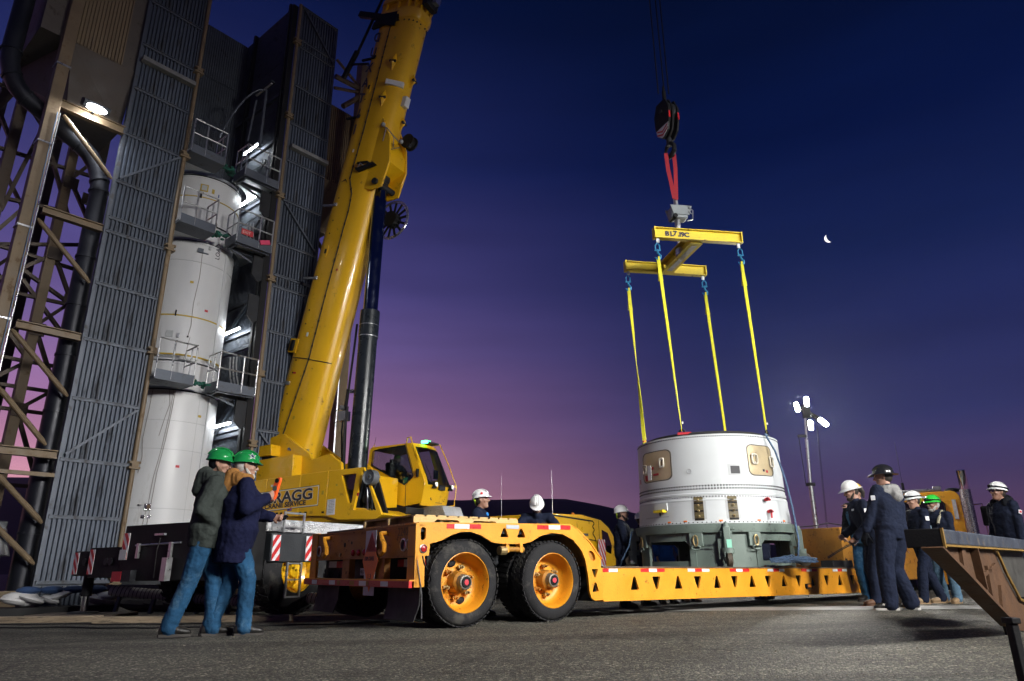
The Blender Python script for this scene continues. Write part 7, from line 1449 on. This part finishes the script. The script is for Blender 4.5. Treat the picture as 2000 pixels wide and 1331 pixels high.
gh = person('bearded man in bright green hard hat and glasses with jeans and a tan harness strap', (7.22, 12.02), 208, .96, feet=((.10, .14, 10), (-.05, -.16, -20)), hyaw=-18, hpitch=3, hands=((.22, .12, 1.0), (.20, -.14, 1.02)), elbows=((-1, .5, -.3), (-1, -.5, -.3)), hat=HL, style='cap', extras=('band',), top=NAVY, legs=DENIML, suit='jacket', hair=HAIRG, beard=HAIRG, glasses=True, boots=BOOTT, sole=BOOTT, skin=SKIND, coat=.02)
r, Hm, arms, nk, ch, Fc, Sc, up = gh
for s_ in (1, -1):
    m = MB(); m.tube([nk + Sc * .10 * s_ + Fc * -.10 - up * .02, nk + Sc * .11 * s_ + up * .035, nk + Sc * .115 * s_ + Fc * .13 - up * .10, ch + Sc * .11 * s_ + Fc * .175 - up * .02], .026, 6); m.build('harness_strap', mat('khaki webbing', (.3, .28, .2), .8), r)
patch(r, ch + Sc * -.06 + Fc * .18 - up * .07, (1, 0, 0), (0, 1, 0), .10, .05, mat('pale blue badge', (.35, .5, .62), .6), 'badge')
wg = person('man in white helmet with lime strap half hidden behind the black hatted man', (6.80, 11.85), 184, 1.0, feet=((.22, .10, 0), (-.22, -.10, 0)), pelvis=(0, 0, .925), hyaw=0, hpitch=8, hat=HW, style='cap', extras=('strap', 'band'), hair=HAIRD, boots=BOOTT, sole=BOOTT, hands=((.26, .1, 1.0), (.2, -.2, .9)))
r, Hm, arms, nk, ch, Fc, Sc, up = wg; a, e, w_ = arms[0]; patch(r, a.lerp(e, .4) + V((0, .08, .02)), (0, 1, .1), (1, 0, 0), .06, .07, WHTR, 'sleeve_patch')
fr2 = person('man in white helmet with head lamp band alone at the far right, looking left', (8.02, 11.5), 192, 1.045, hyaw=-8, hpitch=-8, hat=HW, style='cap', extras=('band',), hood=BLACKC, hair=HAIRD, glasses=True, skin=SKIND, hands=((.05, .27, .8), (.05, -.27, .8)), bulk=1.08)
r, Hm, arms, nk, ch, Fc, Sc, up = fr2; a, e, w_ = arms[0]; patch(r, a.lerp(e, .45) + V((0, .082, .02)), (0, 1, .05), (1, 0, .3), .06, .06, WHTR, 'sleeve_patch'); patch(r, a.lerp(e, .45) + V((0, .087, .02)), (0, 1, .05), (1, 0, .3), .035, .03, REDR, 'sleeve_patch')

# crew beyond the trailer
m1 = person('man in white helmet with lime strap standing behind the pallet and looking right', (-.56, 11.66), -14, 1.10, hyaw=4, hpitch=-6, hat=HW, style='cap', extras=('strap', 'sticker'), hair=HAIRD, skin=SKIND)
r, Hm, arms, nk, ch, Fc, Sc, up = m1; MB().ell(nk + Fc * .12 - up * .06 + Sc * -.04, .03, .03, .03).build('ear_plug_case', mat('blue plastic case', (.02, .2, .6), .4), r)
m2 = person('man bending forward so that the top of his white helmet faces us, behind the trailer', (.42, 12.55), -92, 1.12, pelvis=(-.22, 0, .95), chest=(-.03, 0, 1.30), neck=(.10, 0, 1.44), hpitch=44, hands=((.35, .2, 1.05), (.35, -.2, 1.05)), elbows=((-.2, 1, .2), (-.2, -1, .2)), hat=HW, style='cap', extras=('strap',), hair=HAIRD, beard=HAIRD)
m3 = person('bearded man in white helmet standing between the crane cab and the stage section', (2.06, 13.55), -12, 1.03, hyaw=4, hpitch=-4, hat=HW, style='cap', extras=('strap',), hair=HAIRD, beard=HAIRD, hands=((.30, .1, 1.16), (.32, -.12, 1.18)), elbows=((-.6, .4, -1), (-.6, -.4, -1)), bulk=1.12, boots=BOOTB)
m4 = person('man in white helmet mostly hidden behind the left edge of the stage section', (2.62, 14.55), 10, 1.0, hat=HW, style='cap', hair=HAIRD, boots=BOOTK)
m5 = person('person in bright blue jacket behind the handling stand, seen through its left opening', (3.18, 15.15), -80, 1.0, top=BLUEJ, legs=DENIMD, suit='jacket', coat=.12, hat=HW, hair=HAIRD, hands=((.25, .26, .95), (.25, -.26, .95)), boots=BOOTK)
m6 = person('person in black jacket behind the handling stand, next to the bright blue jacket', (3.78, 15.75), -70, 1.0, top=BLACKC, legs=DENIMD, suit='jacket', coat=.1, hat=HW, hair=HAIRD, boots=BOOTB, hands=((.3, .1, 1.0), (.25, -.2, .95)))
m7 = person('person in jeans behind the handling stand, seen through its right opening', (5.72, 16.5), 120, 1.0, top=NAVY, legs=DENIM, suit='jacket', hat=HW, hair=HAIRD, boots=BOOTB)
op = person('crane operator with a lime green cap seated in the yellow cab', tuple((S_M @ V((.56, 1.04, 0)))[:2]), S_AZ - 4, .98, feet=((.62, .12, 0, -.05), (.62, -.12, 0, -.05)), pelvis=(.0, 0, .30), chest=(-.07, 0, .66), hyaw=0, hpitch=2, hands=((.36, .12, .56), (.38, -.12, .58)), elbows=((-.2, .6, -1), (-.2, -.6, -1)), hair=HAIRD, beard=HAIRD, cap=mat('lime cap', (.25, .5, .05), .7), top=BLACKC, legs=DENIMD, suit='jacket', seated=True, ground=2.35)

# ---------------------------------------------------------------- detached gooseneck in the right foreground
gn = thing('trailer_gooseneck', 'dark topped brown trailer gooseneck reaching in from the right edge in front', 'gooseneck', (3.02, 5.0, 0), 47)
WEBSHADE = mat('brown paint darkened as shade', (.058, .023, .005), .7, 0, .3, 4, .2, 40, ((.05, .025, .012), .35, 6)); BLUEG = mat('blue grey worn steel', (.050, .060, .078), .45, .3, .25, 4, .15, 40, ((.10, .08, .06), .3, 7)); EDGE = mat('dull amber edge', (.20, .115, .02), .6, 0, .2, 6)  # web brown and edge amber are darkened to carry shade in the colour
MB().box(0, 4.2, 0, .24, .745, .852).build('upper_beam', BLUEG, gn, bev=.012)
MB().box(-.014, -.0, .0, .24, .725, .855).build('end_plate', BLACK, gn, bev=.008)
m = MB(); m.box(-.016, .014, -.008, .008, .722, .857); m.box(.0, 4.2, -.008, .24, .732, .745); m.build('yellow_edge', EDGE, gn)
MB().prism([(.0, .731), (2.06, .731), (2.27, .54), (2.75, .27), (4.0, .20), (4.0, -.1), (2.5, .02), (2.16, .10), (1.36, .34), (.60, .575)], (0, .05, 0), (1, 0, 0), (0, 0, 1), (0, .03, 0)).build('web_plate', WEBSHADE, gn, smooth=0)
MB().tube([(1.95, .03, .731), (2.07, .03, .715), (2.17, .03, .64), (2.30, .03, .53), (2.72, .03, .285), (3.4, .03, .2)], .014, 6).build('web_rib', EDGE, gn)
MB().prism([(2.12, .731), (4.0, .731), (4.0, .26), (2.77, .30), (2.33, .56)], (0, .10, 0), (1, 0, 0), (0, 0, 1), (0, .02, 0)).build('side_panel', mat('dark olive panel', (.035, .034, .030), .6, 0, .2, 5), gn, smooth=0)
MB().prism([(-.03, .731), (.60, .565), (1.36, .335), (2.14, .095), (2.16, .075), (1.34, .31), (.58, .54), (-.06, .722)], (0, .0, 0), (1, 0, 0), (0, 0, 1), (0, .14, 0)).build('lower_flange', WEBSHADE, gn)
for a, b, w_ in (((.70, .04, .73), (.66, .04, .57), .13), ((1.05, .04, .73), (1.1, .04, .42), .10), ((1.56, .04, .58), (1.5, .04, .30), .16), ((1.10, .04, .50), (1.9, .04, .60), .03), ((1.9, .04, .42), (1.75, .04, .22), .04)): MB().beam(a, b, .03, w_).build('stiffener', WEBSHADE, gn)
MB().prism([(2.16, .10), (2.36, .06), (2.34, -.03), (2.24, -.03)], (0, .05, 0), (1, 0, 0), (0, 0, 1), (0, .08, 0)).build('landing_leg', BLACK, gn)

js = thing('leg_post', 'thin dark leg post cut by the lower right corner of the picture', 'leg post', (2.235, 3.32, 0), 10)  # landing leg of the gooseneck, built detached as a post nearer the camera
MB().box(-.018, .018, -.02, .02, .03, .36).build('post', BLACK, js, bev=.005); MB().box(-.024, .024, -.03, .03, .36, .385).build('head', BLACK, js, bev=.004); MB().box(-.12, .12, -.12, .12, 0, .03).build('base_plate', BLACK, js, bev=.004)

# ---------------------------------------------------------------- light plant in view, its twin outside the frame, and an added unseen one that softens shadows
lt = thing('light_tower', 'lit telescopic light mast with four white lamps rising behind the amber box', 'light tower', (9.40, 22.0, ground_z(9.4, 22)), 0)
m = MB(); m.box(-.9, .9, -.6, .6, .35, 1.35); m.build('cabinet', mat('dull yellow cabinet', (.35, .25, .05), .5), lt, bev=.02); m = MB(); m.box(-1.1, 1.1, -.05, .05, .28, .35); m.build('chassis', DARK, lt)
for s_ in (-1, 1): MB().cyl((0, s_ * .62, .3), (0, s_ * .8, .3), .3, n=24).build('wheel', RUB, lt)
b0, b1, b2, b3 = V((0, 0, 1.3)), V((.02, 0, 3.15)), V((.10, 0, 4.6)), V((.20, 0, 5.75))
MB().cyl(b0, b1, .075, n=12).build('lower_mast', STEEL, lt); MB().cyl(b1, b2, .05, n=12).build('middle_mast', STEEL, lt); MB().cyl(b2, b3, .035, n=12).build('upper_mast', STEEL, lt)
m = MB(); m.box(-.1, .14, -.08, .08, 3.1, 3.2); m.cyl((-.12, 0, 3.1), (-.14, 0, 4.7), .012, n=6); m.box(-.16, .1, -.05, .05, 4.66, 4.74); m.build('mast_clamp', DARK, lt)
m = MB(); m.obox((.34, 0, 5.42), (.36, 0, -.22), (0, .04, 0), (.03, 0, .05)); m.obox((.22, 0, 5.5), (.12, .0, 0), (0, .05, 0), (0, 0, .22)); m.build('cross_head', BLACK, lt)
LAMPW = mat('lit mast lamp', (1, 1, 1), emit=((1, .98, .93), 1700))
for (x, z, tilt, ya) in ((-.12, 5.62, -.15, -1), (.22, 5.80, .05, -1), (.24, 5.02, .0, -1), (.66, 5.12, .75, -1)):
    o = part('lamp_head', lt); c = V((x, -.08, z)); u = V((math.cos(tilt), 0, -math.sin(tilt))); w2 = V((math.sin(tilt), 0, math.cos(tilt)))
    hw, hh = (.07, .165) if abs(tilt) < .5 else (.18, .075)
    MB().obox(c, u * hw, V((0, .06, 0)), w2 * hh).build('housing', BLACK, o); MB().prism(rrect(-hw * .92, hw * .92, -hh * .92, hh * .92, min(hw, hh) * .7, 6), c + V((0, -.068, 0)), u, w2, (0, .008, 0)).build('lens', LAMPW, o)
l = []
for i in range(500): a = i * .8; z = 5.0 - i * .0076; l.append((.50 + .03 * math.cos(a) - (5.0 - z) * .05, .03 * math.sin(a), z))
MB().tube(l, .006, 5).build('coiled_cord', CABLE, lt)
lamp('mast_glow', 'SPOT', 900, lt, aim((.1, -.3, 5.5), (-4.5, -9, 1)), (1, .97, .92), .25, spot_size=R(120), spot_blend=.6)

for KP, pw, tgt, lab in ((KEY, KEY_POWER, V((1, 10.5, 1.5)), 'second light plant outside the frame, behind the camera'), (KEY2, KEY2_POWER, V((1.5, 11.0, 1.5)), 'unseen light plant added far to the right outside the frame to soften shadows')):
    kt = thing('light_tower', lab, 'light tower', (KP.x, KP.y, 0), 0)
    m = MB(); m.box(-.9, .9, -.6, .6, .35, 1.35); m.build('cabinet', mat('dull yellow cabinet', (.35, .25, .05)), kt, bev=.02)
    for s_ in (-1, 1): MB().cyl((s_ * .5, 0, .0), (s_ * .5, 0, .4), .08, n=12).build('jack_leg', DARK, kt)
    MB().cyl((0, 0, 1.3), (0, 0, KP.z + .15), .06, n=12).build('mast', STEEL, kt)
    kd = (tgt - KP).normalized(); ks = kd.cross(V((0, 0, 1))).normalized(); ku = ks.cross(kd)
    for (a, b) in ((-.8, .3), (.8, .3), (-.8, -.3), (.8, -.3)):
        o = part('lamp_head', kt); c = V((0, 0, KP.z)) + ks * a + ku * b
        MB().obox(c, ks * .3, kd * .08, ku * .2).build('housing', BLACK, o); MB().obox(c + kd * .085, ks * .28, kd * .004, ku * .18).build('lens', mat('lit key lens', (1, 1, 1), emit=((1, .96, .9), 40)), o)
    lamp('key_light', 'AREA', pw, kt, M.Translation((-KP.x, -KP.y, 0)) @ aim(KP + kd * .15, tgt), (1, .975, .935), 2.2, spread=R(KEY_SPREAD))

# ---------------------------------------------------------------- tractor of the lowboy
tk = thing('tractor_truck', 'orange tractor truck with chrome exhaust stacks behind the men at the right', 'truck', (12.0, 20.9, -.38), 52)
# local x forward; the rear of the cab faces us
m = MB(); m.prism(rrect(-1.15, 1.15, 1.25, 3.0, .22, 6), (0, 0, 0), (0, 1, 0), (0, 0, 1), (1.9, 0, 0), [rrect(-.72, .72, 2.05, 2.72, .12, 5)]); m.build('cab', ORANGE, tk, smooth=30, bev=.03)
MB().prism(rrect(-.72, .72, 2.05, 2.72, .12, 5), (.02, 0, 0), (0, 1, 0), (0, 0, 1), (.01, 0, 0)).build('rear_window', PANED, tk); MB().tube([(-.006, y, z) for y, z in rrect(-.73, .73, 2.04, 2.73, .12, 5)], .02, 6, True).build('window_seal', BLACK, tk); MB().box(.06, 1.8, -1.1, 1.1, 1.3, 2.0).build('cab_interior', BLACK, tk)
MB().box(1.9, 3.6, -.7, .7, 1.1, 2.1).build('bonnet', ORANGE, tk, bev=.08)
for y in (-.98, .3): MB().box(-.012, .0, y - .05, y + .05, 2.2, 2.75).build('white_reflector', WHTR, tk) if y < 0 else MB().box(-.012, .0, -.5, .35, 2.84, 2.89).build('white_reflector', WHTR, tk)
m = MB(); m.box(.0, .2, -.6, 1.0, 3.02, 3.10); m.build('light_bar', STEEL, tk, bev=.02); MB().box(.0, .18, -.72, -.5, 3.02, 3.16).build('flood_lamp', STEEL, tk, bev=.02); MB().lathe([(0, .02), (0, .2), (.08, .2), (.12, .1), (.12, .01)], (.5, -.95, 3.0), (0, 0, 1), 20).build('air_horn_cover', DARK, tk)
m = MB(); m.cyl((.3, .3, 3.0), (.3, .3, 3.35), .04, n=8); m.cyl((.3, .3, 3.35), (.3, .3, 4.6), .006, n=5); m.build('antenna', DARK, tk)
for s_ in (-1,):
    o = part('exhaust_stack', tk); y = s_ * 1.32; MB().cyl((-.12, y, 1.4), (-.12, y, 3.0), .14, n=20).build('heat_shield', mat('perforated steel guard', (.35, .35, .36), .3, .9, .3, 40, .3, 60), o); MB().tube([(-.12, y, 2.9), (-.12, y, 3.25), (-.18, y, 3.55)], .12, 16).build('pipe', CHROME, o); MB().cyl((-.12, y, 2.2), (.1, y * .9, 2.2), .05, n=8).build('bracket', STEEL, o)
o = part('mirror', tk); MB().box(.35, .45, -1.85, -1.55, 2.0, 2.55).build('housing', BLACK, o, bev=.04); MB().tube([(.6, -1.15, 2.6), (.42, -1.62, 2.62), (.42, -1.62, 1.75), (.6, -1.15, 1.7)], .025, 6).build('arm', CHROME, o); MB().box(.36, .44, -1.9, -1.68, 1.78, 1.94).build('convex_mirror', Y_TRAIL, o, bev=.03)
MB().box(-.1, .5, -1.25, 1.25, 1.05, 1.45).build('tool_box', mat('dark blue box', (.03, .04, .07), .3), tk, bev=.02)
MB().box(-2.9, .0, -.5, .5, .75, 1.05).build('frame_rail', DARK, tk)
for y in (-1.25, .75):
    for x in (-2.3, -1.0): 
        MB().lathe([(.02, .30), (-.01, .35), (0, .48), (.05, .54), (.45, .54), (.5, .48), (.5, .3)], (x, y, .42), (0, 1, 0), 36).build('wheel', RUB, tk)
    MB().prism([(-3.1, .5), (-3.05, 1.0), (-2.3, 1.08), (-1.0, 1.08), (-.3, 1.0), (-.25, .9), (-1.0, 1.04), (-2.3, 1.04), (-3.0, .96)], (0, y, 0), (1, 0, 0), (0, 0, 1), (0, .55, 0)).build('fender', Y_TRAIL if y < 0 else BLACK, tk)
m = MB(); m.box(-.6, .3, -1.30, -1.24, 1.18, 1.36); m.build('side_rail', Y_TRAIL, tk)
for y0, mt in ((-.5, REDR), (-.36, WHTR), (-.22, REDR)): MB().box(y0, y0 + .12, -1.306, -1.3, 1.22, 1.29).build('red_reflector' if mt is REDR else 'white_reflector', mt, tk)
for y in (-1.2, .9): MB().cyl((2.9, y, .5), (2.9, y + .3, .5), .52, n=32).build('wheel', RUB, tk)
MB().box(-.4, 1.2, -1.24, -.9, .45, .95).build('fuel_tank', STEEL, tk, bev=.1)

# ---------------------------------------------------------------- small things on the ground at the left
def single(name, label, cat, m, mt, loc, rz=0, group=None, **k):
    o = m.build(name, mt, None, **k); o.location = loc; o.rotation_euler = (0, 0, R(rz)); return tag(o, label, cat, group)
gz = lambda x, y: ground_z(x, y)
l = []
for i in range(60): t = i / 59; l.append(V((-6.9 + 4.0 * t, 12.4 - .5 * t + .25 * math.sin(t * 5), .14 + .16 * math.exp(-t * 6) + .03 * math.sin(t * 9))))
hs = thing('air_hose', 'ribbed pale air hose lying on the ground under the outrigger', 'hose', l[0], 0); l = [p_ - V(hs.location) for p_ in l]
MB().tube(l, .085, 12).build('hose', HOSE, hs)
m = MB(); hel = []
for i in range(59 * 12):
    k = i / 12; j = int(k); p_ = l[j].lerp(l[j + 1], k - j); d = (l[j + 1] - l[j]).normalized(); s_ = d.cross(V((0, 0, 1))).normalized(); u = s_.cross(d); a = i * .55; hel.append(p_ + (s_ * math.cos(a) + u * math.sin(a)) * .088)
m.tube(hel, .006, 4); m.build('wire_spiral', CABLE, hs)
for i, (x0, y0, x1, y1, wd) in enumerate(((-9.8, 11.2, -6.4, 11.35, .2), (-6.3, 11.05, -3.4, 11.2, .22), (-3.3, 11.0, -1.2, 11.4, .2))):
    a = math.degrees(math.atan2(y1 - y0, x1 - x0)); L_ = math.hypot(x1 - x0, y1 - y0); z = gz((x0 + x1) / 2, (y0 + y1) / 2)
    single('timber_baulk', ('long weathered timber at the far left below the tower door', 'long timber on the ground behind the two visitors', 'timber lying behind the tail of the trailer')[i], 'timber', MB().box(0, L_, -wd / 2, wd / 2, 0, .09), WOOD, (x0, y0, z - .003), a, 'timbers on the ground', bev=.008)
single('timber_mat', 'dark timber mat under the outrigger jack', 'mat', MB().box(-.75, .75, -.4, .4, 0, .05), WOODD, (*(K_M @ V((-.98, 2.72, 0)))[:2], gz(-7, 13) - .0), 0, bev=.01)
r1 = random.Random(8)
tp = thing('tarp_heap', 'white tarpaulin with dark bundles heaped at the foot of the tower door', 'tarpaulin', (-8.3, 13.3, gz(-8.3, 13.3)), 40)
m = MB()
for i in range(10): m.ell((r1.uniform(-.75, .75), r1.uniform(-.1, .1), r1.uniform(.2, .34)), r1.uniform(.15, .3), .18, r1.uniform(.06, .12), M.Rotation(r1.uniform(-.4, .4), 3, 'Y'), 10, 6)
m.build('sheet', TARP, tp); m = MB()
for i in range(4): m.ell((-.5 + .35 * i, 0, .42), .2, .12, .07, None, 10, 6)
m.build('bundle', BLUET, tp); MB().box(-.9, .9, -.3, .3, .0, .14).build('tray', BLACK, tp)
sh = thing('saw_horse', 'grey steel bench under the outrigger beam', 'bench', (-6.2, 13.2, gz(-6.2, 13.2)), -8)
m = MB(); m.box(-1.3, 1.3, -.04, .04, .42, .50); m.build('top_rail', GALVF, sh)
for x in (-1.1, -.4, .5, 1.1): MB().beam((x, 0, 0), (x + .08, 0, .44), .06).build('leg', GALVF, sh)
m = MB(); r2 = random.Random(5)
for i in range(7): m.ell((-1.2 + .4 * i, .3, .14), .45, .25, .14, M.Rotation(r2.uniform(-.2, .2), 3, 'Y'), 10, 6)
t = single('dark_sheet', 'dark sheeting on the ground behind the bench', 'sheeting', m, cloth('grey groundsheet', (.10, .09, .085)), (-6.0, 13.5, gz(-6, 13.5)), -8)
def cablerun(label, pts, r=.011):
    q = []; pts = [V((x, y, 0)) for x, y in pts]
    for i in range(len(pts) - 1):
        for k in range(10):
            p_ = pts[i].lerp(pts[i + 1], k / 10); p_ += V((0, .05 * math.sin(i * 3 + k * .9), 0)); q.append(V((p_.x, p_.y, gz(p_.x, p_.y) + r)))
    c = q[0].copy(); o = MB().tube([p_ - c for p_ in q], r, 6).build('power_cable', CABLE, None); o.location = c; return tag(o, label, 'cable', 'cables on the ground')
cablerun('thin black cable running across the ground from the far left edge', [(-9.5, 10.4), (-8, 10.1), (-6.5, 10.2), (-5, 9.9), (-3.4, 10.2), (-1.8, 10.4)]); cablerun('second black cable along the timber at the far left', [(-10, 10.9), (-8.4, 10.7), (-6.8, 10.85), (-5.2, 10.6), (-4.2, 10.7)], .009)
for i, (x, y) in enumerate(((-2.2, 10.6), (-7.4, 11.9))):
    m = MB(); r3 = random.Random(i); q = [V((.35 * math.cos(a * .7) * r3.uniform(.5, 1.2), .16 * math.sin(a * .7) * r3.uniform(.5, 1.2), .012 + .02 * r3.random())) for a in range(90)]; m.tube(q, .009, 5)
    single('cable_tangle', ('tangle of black cables on the ground behind the trailer tail', 'tangle of black cables by the outrigger jack')[i], 'cable', m, CABLE, (x, y, gz(x, y)), 0, 'cables on the ground')
gc = thing('equipment_cart', 'dark equipment cabinet with steel doors at the far left edge', 'cabinet', (-11.2, 14.6, gz(-11, 14.6)), 50)
MB().box(-.4, .5, -.4, .4, .1, 1.75).build('cabinet', mat('dim steel cabinet', (.10, .11, .12), .45, .4, .2, 4), gc, bev=.02); 
for x in (-.05, .42): MB().box(x - .02, x + .02, -.43, -.40, .3, 1.6).build('door_bar', STEEL, gc)
single('kerb_block', 'pale concrete block cut by the left edge of the picture', 'block', MB().box(-.5, .5, -.25, .25, 0, .62), CONC, (-9.75, 12.3, -.12), 20, bev=.015)

# thin scattering volume added to put a lens-like halo round the lamps
hm = bpy.data.materials.new('thin added lamp halo'); hm.use_nodes = True; n_ = hm.node_tree.nodes; n_.remove(n_['Principled BSDF'])
pv = n_.new('ShaderNodeVolumePrincipled'); pv.inputs['Color'].default_value = (.9, .93, 1, 1); pv.inputs['Density'].default_value = .00017; pv.inputs['Anisotropy'].default_value = .8
hm.node_tree.links.new(pv.outputs[0], n_['Material Output'].inputs['Volume'])
MB().box(-1300, 1300, -100, 1550, -1.6, 70).build('haze', hm, None, smooth=0, kind='stuff')
